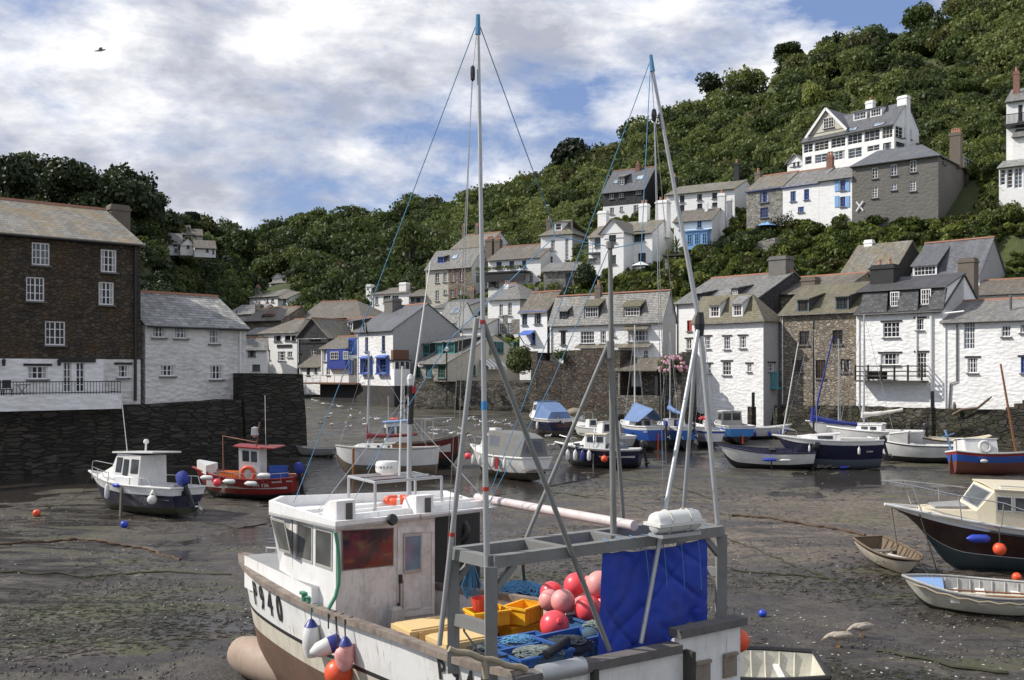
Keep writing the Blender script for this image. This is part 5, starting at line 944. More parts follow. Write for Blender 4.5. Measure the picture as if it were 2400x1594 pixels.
    if inner:
        d = MB(); fz = inner if inner is not True else D*.32; I = lambda t, s, sg: V(xx(t, s)-.04*(t > .5)+.03*(t < .5), sg*max(0, bb(t)*s**pw(t)-.05), kz(t)+s*(sh(t)-kz(t)))
        SS = [.25, .4, .6, .8, 1.]
        for sg in (1, -1):
            for i in range(N-1):
                for j in range(len(SS)-1):
                    q = [I(T[i],SS[j],sg), I(T[i+1],SS[j],sg), I(T[i+1],SS[j+1],sg), I(T[i],SS[j+1],sg)]; d.poly(q if sg < 0 else q[::-1])
        for i in range(N-1):
            if T[i+1] < .92: d.poly([I(T[i],.3,-1), I(T[i+1],.3,-1), I(T[i+1],.3,1), I(T[i],.3,1)], 1)
        for j in range(len(SS)-1): d.poly([I(0,SS[j],-1), I(0,SS[j+1],-1), I(0,SS[j+1],1), I(0,SS[j],1)])
        for sg in (1, -1):
            for t in [.1+.09*i for i in range(9)]: d.tube([I(t, s, sg)-V(0, sg*.02, 0) for s in SS], .022, 4)
        d.build('inside', [deckm or INNER, INNER], root)
    return h
def cabin(root, sec, m_, name='cabin', roofm=None, over=.06, rt=.06, wins=(), fw=None, glass=None, bw=None, frame=None, frontw=True):
    """sec: [(x, half width low, half width high, z low, z high)] from stern to bow. wins: (i, a0, a1, c0, c1) on side panel i"""
    m = MB(); q = []
    for x, wb, wt, z0, z1 in sec: q.append([V(x,wb,z0), V(x,wt,z1), V(x,-wt,z1), V(x,-wb,z0)])
    for i in range(len(q)-1):
        a, b = q[i], q[i+1]; m.poly([a[0], a[1], b[1], b[0]]); m.poly([a[2], a[3], b[3], b[2]]); m.poly([a[1], a[2], b[2], b[1]])
    m.poly(q[0][::-1]); m.poly(q[-1]); o = m.build(name, m_, root)
    if roofm is not None:
        r = MB(); top = [i for i in range(len(sec)) if sec[i][4] > max(s[4] for s in sec)-.35]; a, b = sec[top[0]], sec[top[-1]]
        n_ = 6; vs = []
        for x, w_, z in ((a[0]-over, a[2]+over, a[4]), (b[0]+over, b[2]+over, b[4])):
            for k in range(n_+1): y = -w_+2*w_*k/n_; vs.append(V(x, y, z+.015+.05*(1-(y/w_)**2)))
        r.add(vs+[v+V(0,0,rt) for v in vs], [(k, k+1, k+n_+2, k+n_+1) for k in range(n_)][::1]+[(k+2*n_+2, k+3*n_+3, k+3*n_+4, k+2*n_+3) for k in range(n_)]+[(k, k+2*n_+2, k+2*n_+3, k+1) for k in range(n_)]+[(k+n_+1, k+n_+2, k+3*n_+4, k+3*n_+3) for k in range(n_)]+[(0, n_+1, 3*n_+3, 2*n_+2), (n_, 3*n_+2, 4*n_+3, 2*n_+1)]); r.build('roof', roofm, root, recalc=True)
    def pane(c, up):
        c = [V(*v) for v in c]; n_ = (c[1]-c[0]).cross(c[3]-c[0]).normalized(); ctr = (c[0]+c[1]+c[2]+c[3])/4
        if n_.dot(up) < 0: n_ = -n_
        w_ = MB(); inn = [ctr+(v-ctr)*.88+n_*.014 for v in c]; out = [v+n_*.014 for v in c]; base = [v-n_*.004 for v in c]
        for k in range(4): l = (k+1) % 4; w_.poly([out[k], out[l], inn[l], inn[k]]); w_.poly([base[k], base[l], out[l], out[k]])
        w_.poly([v-n_*.006 for v in inn], 1); w_.build('window', [frame or BLK_, glass or CGL], o, recalc=False)
    def side(i, sg, a, c): 
        A, Bq = q[i], q[i+1]; lo, hi = (0, 1) if sg > 0 else (3, 2); l0 = A[lo].lerp(Bq[lo], a); h0 = A[hi].lerp(Bq[hi], a); return l0.lerp(h0, c)
    for (i, a0, a1, c0, c1) in wins:
        for sg in (1, -1): pane([side(i,sg,a0,c0), side(i,sg,a1,c0), side(i,sg,a1,c1), side(i,sg,a0,c1)], V(0,sg,0))
    if fw:
        for (k, y0, y1, c0, c1) in fw:                  # panes across the panel between sections k and k+1 seen from above/front
            A, Bq = q[k], q[k+1]; f = lambda y, c: Bq[2].lerp(Bq[1], y).lerp(A[2].lerp(A[1], y), c); pane([f(y0,c0), f(y1,c0), f(y1,c1), f(y0,c1)], V(1,0,.5))
    if bw:
        for (k, y0, y1, c0, c1) in bw:
            A = q[k]; f = lambda y, c: A[3].lerp(A[0], y).lerp(A[2].lerp(A[1], y), c); pane([f(y0,c0), f(y1,c0), f(y1,c1), f(y0,c1)], V(-1 if k == 0 else 1,0,0))
    return o
CGL = glass_mat('boat_window_glass', (.03,.034,.036), .1, .5)
def tubes(name, root, lines, r, m_, n=6):
    t = MB()
    for l in lines: t.tube(l, r, n)
    return t.build(name, m_, root, smooth=60)
def fender(root, p, m_=None, r=.1, l=.5, horiz=False, top=None, name='fender', rope=.25):
    M = Matrix.Rotation(R(90), 3, 'Y') if horiz else Matrix.Identity(3)
    m = MB(); m.lathe([(0,-l/2),(r*.55,-l/2+.02),(r,-l/2+r),(r,l/2-r),(r*.5,l/2-.02),(.03,l/2+.03),(0,l/2+.05)], 12, p, 0, M)
    if top is not None:
        m.lathe([(r*1.01,l/2-r*1.5),(r*1.01,l/2-r),(r*.52,l/2-.02),(.035,l/2+.035)], 12, p, 1, M)
    p = V(*p)
    if rope and not horiz: m.tube([p+V(0,0,l/2), p+V(0,0,l/2+rope)], .012, 4, 2)
    return m.build(name, [m_ or F_WHITE, top or F_NAVY, ROPE], root, smooth=40)
def buoy_mesh(root, p, r, m_, name='buoy'):
    m = MB(); m.ball(p, r, 20, 14); p = V(*p); m.lathe([(r*.28,r*.93),(r*.22,r*1.15),(.04,r*1.2),(0,r*1.2)], 10, p, 1); return m.build(name, [m_, BLK_], root, smooth=60)
def outboard(root, x, y, z, cover=None, tilt=0., yawr=0., s=1.):
    e = bpy.data.objects.new('outboard_motor', None); COL.objects.link(e); e.parent = root; e.location = (x, y, z); e.rotation_euler = (0, tilt, yawr)
    m = MB(); m.lathe([(0,.62),(.12,.6),(.17,.5),(.18,.3),(.14,.16),(.1,.12)], 10, (-.16*s,0,0), 0, Matrix.Diagonal((1.35*s,1*s,s))); m.build('cowling', cover or BLK_, e, smooth=50)
    m = MB(); m.box((-.14*s,0,-.28*s), (.16*s,.09*s,.9*s)); m.box((-.2*s,0,-.68*s), (.42*s,.12*s,.03*s)); m.ball((-.18*s,0,-.8*s), (.2*s,.06*s,.06*s), 8, 6); m.box((-.12*s,0,-.93*s), (.2*s,.02*s,.2*s)); m.box((.02,0,-.05), (.1,.26,.3)); m.build('drive_leg', BLK_, e)
    m = MB()
    for k in range(3): a = k*2.094; m.box((-.38*s, .09*s*math.cos(a), -.8*s+.09*s*math.sin(a)), (.02,.13*s,.08*s), M=Matrix.Rotation(a, 3, 'X') @ Matrix.Rotation(.5, 3, 'Y'))
    m.build('propeller', ALU, e); return e
def boat_root(name, label, px, py, yaw, heel=0., pitch=0., sink=.06, group='small boats aground on the mud', cat='boat', Y=None):
    p = G(px, py) if Y is None else V((px-HX)/F*Y, Y, 0); z = mud_h(p.x, p.y); return thing(name, label, cat, (p.x, p.y, z-sink), (R(heel), R(pitch), R(yaw)), group)
def mast(root, x, z0, z1, r=.05, m_=None, boom=None, cover=None, stays=True, rake=0., bt=.12, y=0, spread=.9, Lf=1.6, La=1.8, zd=1.1, name='mast'):
    m = MB(); top = V(x-rake, y, z1); m.tube([(x,y,z0), top], r, 8, r1=r*.75)
    o = m.build(name, m_ or ALU, root, smooth=60)
    if stays: tubes('rigging', o, [[top, (x+Lf,y,zd)], [top, (x-La,y,zd)], [top-V(0,0,.3), (x-.1,y+spread,zd)], [top-V(0,0,.3), (x-.1,y-spread,zd)]], .011, STEEL, 4)
    if boom:
        (bz, bl, bz2) = boom; m = MB(); m.tube([(x,y,bz), (x-bl,y,bz2)], .035, 6); b = m.build('boom', m_ or ALU, root)
        if cover is not None:
            m = MB(); n_ = 9; m.tube([V(x+.06-bl*k/n_*1.03, y+.02*math.sin(k*2), bz+(bz2-bz)*k/n_+.1-.05*math.sin(k/n_*3.14)) for k in range(n_+1)], [bt*(1.5 if k == 0 else 1.25-.65*k/n_)*(1+.12*math.sin(k*2.3)) for k in range(n_+1)], 9); m.tube([(x+.08,y,bz-.1), (x+.05,y,bz+.75)], bt*1.0, 8, r1=bt*.45); m.build('sail_cover', cover, b, smooth=70)
    return o
# ------------------------------------------------------------------ the small boats
# white and navy motor cruiser, left
r = boat_root('motor_boat', 'white motor boat with navy hull, tall cabin and tilted outboard below the left quay', 326, 1203, 152, 3)
h = hull(r, 5.6, 2.2, 1.25, [B_GREENB, B_NAVY, B_WHITE], .30, .42, .0, .88, .5, .36, deck=True, cock=(.04,.42,.82,.75), deckm=B_WHITE, strake=.74)
cb = cabin(r, [(-.75,.80,.70,1.2,2.55),(.75,.82,.64,1.2,2.6),(1.2,.74,.5,1.3,2.0),(2.3,.45,.22,1.42,1.62)], B_WHITE, 'wheelhouse', None, wins=[(0,.06,.36,.42,.86),(0,.48,.68,.34,.84),(0,.76,.98,.42,.88)], fw=[(1,.06,.94,.12,.92)])
m = MB(); m.prism([(-1.55,-.8,2.68),(1.0,-.72,2.60),(1.0,.72,2.60),(-1.55,.8,2.68)], .07); m.build('roof', B_WHITE, r)
m = MB(); m.box((-1.1,0,1.05), (.5,1.3,.5)); m.build('engine_hatch', B_WHITE, r)
tubes('pulpit_rail', r, [[(1.0,.95,1.75),(2.2,.75,1.95),(2.95,.1,2.15),(2.95,-.1,2.15),(2.2,-.75,1.95),(1.0,-.95,1.75)]]+[[(x,y,1.3+.05*x),(x+.02,y,1.72+.14*(x-.6))] for x in (1.0,1.7,2.3) for y in (.85 if x < 2 else .65, -.85 if x < 2 else -.65)], .02, STEEL)
tubes('side_rail', r, [[(.6,1.02,1.65),(-1.5,1.02,1.62),(-1.8,1.0,1.3)],[(-.4,-1.02,1.65),(-2.4,-1.0,1.68),(-2.6,-.98,1.3)],[(-.5,1.02,1.25),(-.5,1.02,1.64)],[(-1.2,1.02,1.25),(-1.2,1.02,1.62)],[(-1.3,-1.02,1.25),(-1.3,-1.02,1.66)],[(-2.,-1.,1.25),(-2.,-1.,1.67)]], .022, STEEL)
tubes('aerial', r, [[(.55,.3,2.65),(.95,.35,4.8)]], .018, F_WHITE); m = MB(); m.lathe([(.04,0),(.04,.35),(.1,.38),(.12,.45),(.08,.55),(0,.56)], 8, (-.25,0,2.68)); m.build('navigation_light', B_WHITE, r)
for k, (x, y, l) in enumerate(((.75,1.12,.62),(-1.95,1.05,.4))): fender(r, (x, y, .95), F_WHITE, .13 if k else .1, l)
buoy_mesh(r, (-2.05,1.18,.78), .2, F_WHITE, 'fender'); fender(r, (.2,1.1,1.25), F_BLUE, .09, .45, True)
outboard(r, -2.85, .25, 1.15, CANV['blue'], R(32), R(0), 1.25); m = MB(); m.box((-.1,1.08,.45), (.09,.09,1.5)); m.build('beaching_leg', B_OLDW, r)
# red fishing boat
r = boat_root('fishing_boat', 'small red fishing boat with red roofed white wheelhouse below the left quay', 577, 1166, 170, -2)
h = hull(r, 5.0, 2.0, 1.05, [B_BLACK, B_RED, B_RED], .30, .42, .08, .7, .25, .36, deck=True, cock=(.05,.86,.84,.62), deckm=B_RED)
cabin(r, [(-.9,.42,.42,.62,2.45),(.15,.42,.42,.62,2.55)], B_WHITE, 'wheelhouse', B_RED, .2, .05, wins=[(0,.12,.40,.66,.93),(0,.5,.82,.66,.93)], fw=None)
m = MB(); m.prism([(1.75,-.62,1.2),(2.45,-.15,1.4),(2.45,.15,1.4),(1.75,.62,1.2)], .45); m.build('bow_board', B_WHITE, r)
m = MB(); m.prism([(-1.75,-.7,2.5),(-1.0,-.55,2.53),(-1.0,.55,2.53),(-1.75,.7,2.5)], .05); m.build('roof_extension', B_RED, r)
M_ = Matrix.Rotation(R(90), 3, 'X'); m = MB(); m.torus((-.35,.52,1.28), .32, .085, M_); m.build('lifebuoy', F_ORANGE, r, smooth=60)
for x, z in ((1.55,1.12),(.35,.98),(-.75,.9),(-1.4,1.3)): fender(r, (x, 1.04 if x < 1.4 else .92, z), F_WHITE, .12, .62, True)
buoy_mesh(r, (.95,1.06,.92), .2, F_PINK, 'fender')
tubes('gallows', r, [[(1.05,.2,1.0),(1.05,.2,3.05),(-.6,.1,2.75)],[(-.55,0,2.5),(-.75,0,3.7)]], .035, RUST); tubes('aerial', r, [[(-1.0,-.1,2.55),(-1.0,-.1,5.0)]], .014, F_WHITE); m = MB(); m.lathe([(0,.3),(.18,.25),(.2,-.1),(.1,-.22),(0,-.22)], 6, (-.5,.0,3.2)); m.build('radar_reflector', ALU, r)
tubes('rail', r, [[(1.5,.85,1.5),(0,1.0,1.35),(-1.6,.95,1.35),(-2.5,.75,1.4)]]+[[(x,.96,1.0),(x,.97,1.36)] for x in (.9,-.2,-1.3,-2.2)], .018, STEEL)
outboard(r, -2.55, -.1, 1.1, CANV['blue'], R(8), 0, 1.1)
TX = plain('painted_letters_white', (.75,.75,.72), .5); TB = plain('painted_letters_black', (.02,.02,.022), .5)
def lettering(hh, s, t, sfrac, size, m_, port=True, nm='lettering', xs=1.):
    b0, b1 = t-.03, t+.03; P_ = lambda tt, ss: V(hh.x(tt, ss), (1 if port else -1)*hh.b(tt)*ss**.40, ss*hh.s(tt)); c = P_(t, sfrac); x = (P_(b0, sfrac)-P_(b1, sfrac))*(1 if port else -1); up = P_(t, sfrac+.08)-P_(t, sfrac-.08)
    n_ = x.cross(up).normalized(); text_obj(nm, s, size, m_, hh.root, frame4(c+n_*.035, x, up), .002, xs)
lettering(h, 'FH 136', .27, .76, .26, TX, nm='registration'); lettering(h, 'SUNRISE', .12, .90, .13, TX, nm='boat_name'); lettering(h, 'HULL', .015, .90, .12, TX, nm='home_port')
RB = r
def crate(px, py, z, size, m_, label, rz=0, name='fish_crate', loc=None, cat='crate', tiltx=0, group=None):
    p = Rz(px, py, z) if loc is None else loc; rt_ = thing(name, label, cat, p, (R(tiltx), 0, rz), group); x, y, hh = size; m = MB(); t = .025
    for sg in (-1, 1): m.box((sg*(x/2-t/2), 0, hh/2), (t, y, hh), taper=1.); m.box((0, sg*(y/2-t/2), hh/2), (x-2*t, t, hh))
    m.box((0,0,t/2), (x-2*t, y-2*t, t)); m.build('tub', m_, rt_)
    m = MB()
    for sg in (-1, 1): m.box((sg*(x/2+.005), 0, hh-.02), (.05, y+.06, .04)); m.box((0, sg*(y/2+.005), hh-.02), (x-.041, .05, .038))
    for k in range(-2, 3): m.box((k*x/5.5, -y/2-.008, hh/2-.02), (.03,.016,hh-.05)); m.box((k*x/5.5, y/2+.008, hh/2-.02), (.03,.016,hh-.05))
    m.build('rim', m_, rt_); return rt_
C_BLUE = paint('crate_blue', (.02,.09,.42), .5, .25); C_YEL = paint('crate_yellow', (.90,.47,.02), .5, .2, (.5,.25,.05)); C_TAN = paint('box_tan', (.72,.52,.25), .6, .2, (.45,.3,.15)); C_ORG = paint('crate_orange', (.75,.2,.03), .6, .2); C_PINK = paint('basket_magenta', (.6,.04,.3), .6, .2); C_RED = paint('basket_red', (.6,.06,.03), .5, .2)
mw = Matrix.Translation(RB.location) @ RB.rotation_euler.to_matrix().to_4x4()
crate(0,0,0, (.75,.5,.3), C_BLUE, 'blue slatted fish crate lower of the pair on the stern of the red boat', R(170), loc=mw @ V(-1.75,.1,1.05), group='fish crates on the red boat'); crate(0,0,0, (.75,.5,.28), C_BLUE, 'blue fish crate stacked on top on the stern of the red boat', R(172), loc=mw @ V(-1.72,.1,1.36), group='fish crates on the red boat')
crate(0,0,0, (.8,.5,.35), C_ORG, 'orange tub heaped with gear on the foredeck of the red boat', R(160), loc=mw @ V(.75,.15,1.0), name='tub', cat='tub'); crate(0,0,0, (.55,.45,.3), C_PINK, 'magenta basket on the red boat beside the orange tub', R(150), loc=mw @ V(1.15,.45,.85), name='basket', cat='basket')
# cream gaff yacht with red sail
r = boat_root('sailing_yacht', 'cream bowed sailing yacht with furled dark red sail in mid harbour', 905, 1118, 174, 2, group='yachts aground on the mud')
h = hull(r, 5.6, 2.2, 1.75, [B_OCHRE, B_WHITE, B_WHITE, B_LBLUE], .46, .12, .08, .62, .1, .45, band=.05, deck=True, cock=(.08,.36,.7,1.2), deckm=INNER, fine=3., kick=.55)
cabin(r, [(-.6,.72,.66,1.68,2.02),(1.5,.62,.5,1.72,2.0),(1.75,.5,.4,1.75,1.82)], B_WHITE, 'coachroof', INNER, .03, .03, wins=[(0,.12,.18,.35,.75),(0,.40,.47,.35,.75),(0,.68,.74,.35,.75)])
m = MB(); m.prism([(-1.6,.78,1.72),(-.5,.75,1.72),(-.5,.72,1.72),(-1.6,.74,1.72)], .3); m.build('coaming', B_WOOD, r)
mast(r, 1.05, 1.7, 7.2, .065, ALU, (2.35,2.75,2.45), CANV['red'], True, .0, .12, zd=1.8, Lf=1.7, La=3.4)
m = MB(); m.bar((1.6,1.02,.15), (1.62,1.0,1.75), .09, .12); m.build('beaching_leg', B_WOOD, r)
# dark red boat with white wheelhouse
r = boat_root('fishing_boat', 'dark red fishing boat with pale blue wheelhouse roof behind the cream yacht', 985, 1095, 12, -2)
h = hull(r, 5.4, 2.1, 1.55, [B_BLACK, B_DRED, B_DRED], .35, .55, .05, .8, .3, .4, deck=True, cock=(.05,.8,.86,1.0), deckm=B_OLDW)
cabin(r, [(-2.1,.75,.7,1.0,2.75),(-.75,.75,.7,1.0,2.85)], B_WHITE, 'wheelhouse', B_LBLUE, .12, .08, wins=[(0,.08,.36,.55,.88),(0,.46,.66,.55,.88)], bw=[(0,.08,.45,.5,.85),(0,.55,.92,.5,.85)])
m = MB(); m.torus((-1.5,.3,3.0), .22, .07); m.build('lifebuoy', F_ORANGE, r, smooth=60); tubes('gallows', r, [[(.2,.8,1.5),(.2,.8,3.0)],[(.2,-.8,1.5),(.2,-.8,3.0)],[(-.7,.8,2.95),(2.2,.8,3.05)],[(.9,.8,1.5),(.9,.8,3.0)]], .03, ALU); tubes('aerial', r, [[(-1.0,-.4,2.9),(-1.0,-.4,5.2)],[(-1.9,.2,2.9),(-1.9,.2,4.4)]], .02, F_WHITE)
buoy_mesh(r, (.6,-1.15,1.25), .14, F_ORANGE, 'fender')
# white launch with grey canopy
r = boat_root('motor_boat', 'white launch under a grey canvas canopy, stern towards the camera', 1180, 1116, 128, 2); r.scale = (1.13,1.13,1.13)
h = hull(r, 5.0, 2.15, 1.15, [B_BOTTOM, B_WHITE, B_WHITE], .36, .35, .02, .86, .35, .38, deck=True, cock=(.04,.5,.82,.8), deckm=B_WHITE)
cabin(r, [(.25,.82,.72,1.1,2.25),(.95,.78,.62,1.15,2.2),(1.3,.66,.5,1.25,1.65),(2.1,.4,.2,1.35,1.45)], B_WHITE, 'cabin', None, wins=[(0,.15,.9,.5,.88)], fw=[(1,.08,.92,.15,.9)])
m = MB(); q = [(-2.35,.9,.6,1.1,2.1),(-1.4,.92,.82,1.1,2.3),(.3,.88,.78,1.1,2.38)]; cabin(r, q, CANV['grey'], 'canopy', None, wins=[(1,.42,.9,.42,.85)], bw=[(0,.12,.88,.3,.9)], frame=CANV['grey'], glass=CANV['slate'])
for x in (1.3,.5,-.6,-1.5): fender(r, (x, 1.12 if x < .8 else .95, .85), F_WHITE, .085, .5)
m = MB(); m.prism([(-.95,1.085,.55),(-.7,1.085,.55),(-.7,1.08,1.1),(-.95,1.08,1.1)], (0,.012,0)); m.build('red_stripe', B_RED, r); m = MB(); m.box((-2.75,0,.62), (.5,1.7,.06)); m.build('bathing_platform', B_OLDW, r); buoy_mesh(r, (1.9,.85,1.0), .17, F_PINK, 'fender')
tubes('pulpit_rail', r, [[(1.3,.85,1.75),(2.5,.1,1.95),(2.5,-.1,1.95),(1.3,-.85,1.75)]]+[[(1.3,s*.8,1.3),(1.3,s*.85,1.75)] for s in (1,-1)], .018, STEEL); m = MB(); m.box((.5,.2,2.38), (.5,.4,.22)); m.build('roof_box', B_WHITE, r)
# navy cabin boat under blue cover, far
r = boat_root('motor_boat', 'navy sterned motor boat under a crumpled blue cover against the dark wall', 1284, 1018, 112, 0)
h = hull(r, 5.6, 2.8, 1.5, [B_BOTTOM, B_NAVY, B_WHITE], .36, .4, .0, .9, .4, .38, deck=True, deckm=B_WHITE, strake=.84)
cabin(r, [(-2.3,1.05,.75,1.5,2.1),(-.3,1.15,.95,1.5,2.75),(.3,1.1,.85,1.5,2.8)], CANV['light'], 'cover', None); cabin(r, [(.2,1.1,.85,1.5,2.85),(1.3,.95,.7,1.55,2.75),(1.8,.8,.5,1.6,2.0),(2.5,.5,.2,1.7,1.75)], B_WHITE, 'cabin', B_LBLUE, .05, .05, wins=[(0,.1,.85,.5,.85)], fw=[(1,.1,.9,.1,.9)])
for y in (.8,1.15): fender(r, (-1.0 if y > 1 else -2.6, 1.38 if y > 1 else .9, .95), F_NAVY if y < 1 else F_WHITE, .12, .6)
m = MB(); 
for z in (.95,1.12,1.29): m.box((-2.86,-.2,z), (.06,1.3,.05))
m.build('stern_slats', B_WOOD, r); tubes('ladder', r, [[(-2.9,-.75,.6),(-2.9,-.75,1.4)],[(-2.9,-1.05,.6),(-2.9,-1.05,1.4)]]+[[(-2.9,-.75,z),(-2.9,-1.05,z)] for z in (.7,.95,1.2)], .02, STEEL); outboard(r, -2.75, .2, 1.35, None, R(60), 0, .7); tubes('aerial', r, [[(.6,-.2,2.9),(.6,-.2,3.5),(.9,-.7,3.3)]], .02, STEEL)
r = boat_root('motor_boat', 'small white cuddy boat with tan hood beside the dark wall', 1352, 1010, 105, 0); h = hull(r, 4.4, 1.9, 1.0, [B_BOTTOM, B_WHITE, B_WHITE], .34, .3, .0, .85, .3, .38, deck=True, cock=(.04,.6,.82,.6), deckm=B_WHITE); cabin(r, [(.2,.7,.6,1.0,1.7),(1.0,.6,.45,1.05,1.6),(1.7,.3,.15,1.15,1.3)], B_WHITE, 'cuddy', None, fw=[(0,.1,.9,.2,.8)]); m = MB(); m.ball((.5,0,1.7), (.9,.75,.4), 12, 8); m.build('hood', paint('tan_canvas', (.22,.19,.13), .9), r, smooth=60)
r = boat_root('motor_boat', 'white fishing launch with centre console right of the leaning pole', 1385, 1030, 120, 0); h = hull(r, 4.6, 1.9, 1.05, [B_BOTTOM, B_WHITE, B_WHITE], .34, .35, .0, .85, .3, .38, deck=True, cock=(.04,.7,.82,.6), deckm=B_WHITE); cabin(r, [(-.3,.4,.36,.6,1.7),(.3,.4,.3,.6,1.65)], B_WHITE, 'console', None, bw=[(0,.15,.85,.55,.9)]); tubes('rail', r, [[(.3,.4,1.6),(.4,.4,2.2),(.4,-.4,2.2),(.3,-.4,1.6)]], .025, STEEL); outboard(r, -2.35, 0, 1.0, None, R(15), 0, .9)
# navy boat with white cabin, centre
r = boat_root('motor_boat', 'navy clinker boat with white cabin and a row of fenders in the harbour centre', 1405, 1093, 163, 2)
h = hull(r, 4.9, 2.1, 1.15, [B_BLACK, B_NAVY, B_WHITE], .28, .35, .05, .85, .35, .36, deck=True, cock=(.05,.45,.85,.7), deckm=B_WHITE, strake=.90, planks=6)
cabin(r, [(-.5,.78,.7,1.1,2.0),(.75,.78,.6,1.15,2.0),(1.0,.74,.55,1.18,1.62),(2.0,.45,.25,1.3,1.45)], B_WHITE, 'cabin', B_CREAM, .05, .05, wins=[(0,.12,.45,.52,.9),(0,.55,.92,.52,.9),(2,.1,.55,.25,.8)], fw=[(1,.08,.92,.12,.9)])
t = MB(); t.box((1.05,.86,1.28), (.5,.03,.26)); t.build('name_board', B_NAVY, r)
text_obj('boat_name', 'BONNIE', .1, TX, r, frame4((1.05,.88,1.32), (-1,0,0), (0,0,1))); text_obj('boat_name', 'GEM', .1, TX, r, frame4((1.05,.88,1.22), (-1,0,0), (0,0,1)))
tubes('hoop_rail', r, [[(.2,.8,1.2),(.2,.78,2.05),(.25,0,2.15),(.2,-.78,2.05),(.2,-.8,1.2)],[(1.6,.7,1.75),(2.5,.1,1.95),(2.5,-.1,1.95),(1.6,-.7,1.75)],[(1.6,.7,1.35),(1.6,.7,1.75)]], .022, STEEL); outboard(r, -2.55, -.3, 1.1, None, R(10), 0, 1.)
for x, mm in ((1.75,F_WHITE),(1.25,F_WHITE),(.8,F_NAVY),(.4,F_WHITE)): fender(r, (x, .98 if x > 1.5 else 1.12, .78), mm, .13, .62)
buoy_mesh(r, (-.55,1.2,.62), .21, F_ORANGE, 'fender'); m = MB(); m.ball((-1.1,.2,1.25), (.75,.7,.35), 12, 8, bump=.3); m.build('cockpit_cover', CANV['slate'], r, smooth=60); m = MB(); m.box((.15,1.1,.3), (.07,.07,1.2)); m.build('beaching_leg', B_OLDW, r)
r = boat_root('motor_boat', 'grey and white transomed boat just behind the navy clinker boat', 1430, 1052, 110, 0); h = hull(r, 4.6, 1.9, 1.1, [B_BOTTOM, B_GREY, B_WHITE], .34, .3, .0, .9, .3, .36, deck=True, cock=(.04,.5,.82,.7), deckm=B_WHITE, strake=.85); cabin(r, [(-.2,.75,.65,1.05,2.0),(1.0,.65,.5,1.1,1.9),(1.8,.3,.15,1.2,1.3)], B_WHITE, 'cabin', B_WHITE, .05, .05, bw=[(0,.1,.45,.3,.85),(0,.55,.9,.3,.85)])
# blue yachts
r = boat_root('sailing_yacht', 'blue hulled yacht draped with a pale blue tarpaulin, orange rudder at its stern', 1500, 1048, 108, 0, group='yachts aground on the mud'); h = hull(r, 5.6, 2.3, 1.7, [B_BLACK, B_BLUE, B_WHITE], .42, .2, .05, .8, .5, .45, deck=True, cock=(.06,.4,.7,1.2), deckm=B_WHITE, strake=.82); cabin(r, [(-.5,.75,.65,1.65,2.1),(1.2,.6,.45,1.75,2.05),(1.7,.4,.3,1.8,1.85)], B_WHITE, 'coachroof', B_WHITE, .03, .03, bw=[(0,.1,.42,.15,.9),(0,.58,.9,.15,.9)]); mast(r, .9, 2.0, 9.0, .06, F_WHITE, None, None, True, 0, zd=1.8); m = MB(); m.prism([(.9,-.05,3.3),(-2.2,-.05,2.9),(-2.2,.05,2.9),(.9,.05,3.3)], .03)
for sg in (1, -1): m.poly([(.9,0,3.35),(-2.2,0,2.95),(-1.9,sg*1.05,2.05),(.7,sg*1.0,2.05)])
m.build('tarpaulin', CANV['light'], r); m = MB(); m.prism([(-2.9,-.03,.1),(-2.6,-.03,.15),(-2.75,-.03,1.3),(-2.95,-.03,1.3)], (0,.06,0)); m.build('rudder', F_ORANGE, r); lettering(h, 'IDA MAY', .02, .8, .12, TX, nm='boat_name'); outboard(r, -2.85, -.6, 1.6, CANV['blue'], R(20), 0, .9)
r = boat_root('sailing_yacht', 'bright blue yacht with sagging blue sail cover beside the tarpaulined yacht', 1580, 1044, 100, 0, group='yachts aground on the mud'); h = hull(r, 5.4, 2.2, 1.65, [B_BLACK, paint('boat_bright_blue', (.03,.16,.52), .35, .3), B_WHITE], .44, .2, .05, .75, .4, .45, deck=True, cock=(.06,.4,.7,1.2), deckm=B_WHITE, strake=.84); cabin(r, [(-.5,.72,.62,1.6,2.15),(1.2,.6,.45,1.7,2.05)], B_WHITE, 'coachroof', B_WHITE, .03, .03, wins=[(0,.1,.5,.3,.8)], bw=[(0,.36,.64,.05,.95)]); mast(r, .9, 2., 8.6, .06, ALU, (2.85,2.6,2.5), CANV['light'], True, 0, .15, zd=1.8); outboard(r, -2.75, .6, 1.55, CANV['blue'], R(25), 0, .95); outboard(r, -2.75, -.5, 1.55, None, R(30), 0, .8)
r = boat_root('motor_boat', 'white boat with a yellow and blue banded transom between two blue boats', 1652, 1042, 96, 0); h = hull(r, 4.4, 1.75, 1.25, [B_BOTTOM, B_WHITE, B_BLUE, B_YEL], .34, .3, .0, .88, .3, .36, deck=True, cock=(.05,.8,.85,.7), deckm=B_WHITE, strake=.84); m = MB(); m.box((-2.22,0,1.02), (.02,1.45,.1)); m.build('yellow_band', B_YEL, r); m = MB(); m.torus((.4,-.1,1.75), .2, .08, Matrix.Rotation(R(80),3,'X')); m.build('lifebuoy', F_WHITE, r, smooth=60); mast(r, -.2, 1.2, 7.6, .05, F_WHITE, None, None, True, 0, zd=1.3); m = MB(); m.tube([(.9,.1,2.0),(.2,.0,2.15),(-.9,-.1,1.95)], .13, 8); m.build('furled_sail', plain('red_sail', (.45,.05,.06), .8), r, smooth=60)
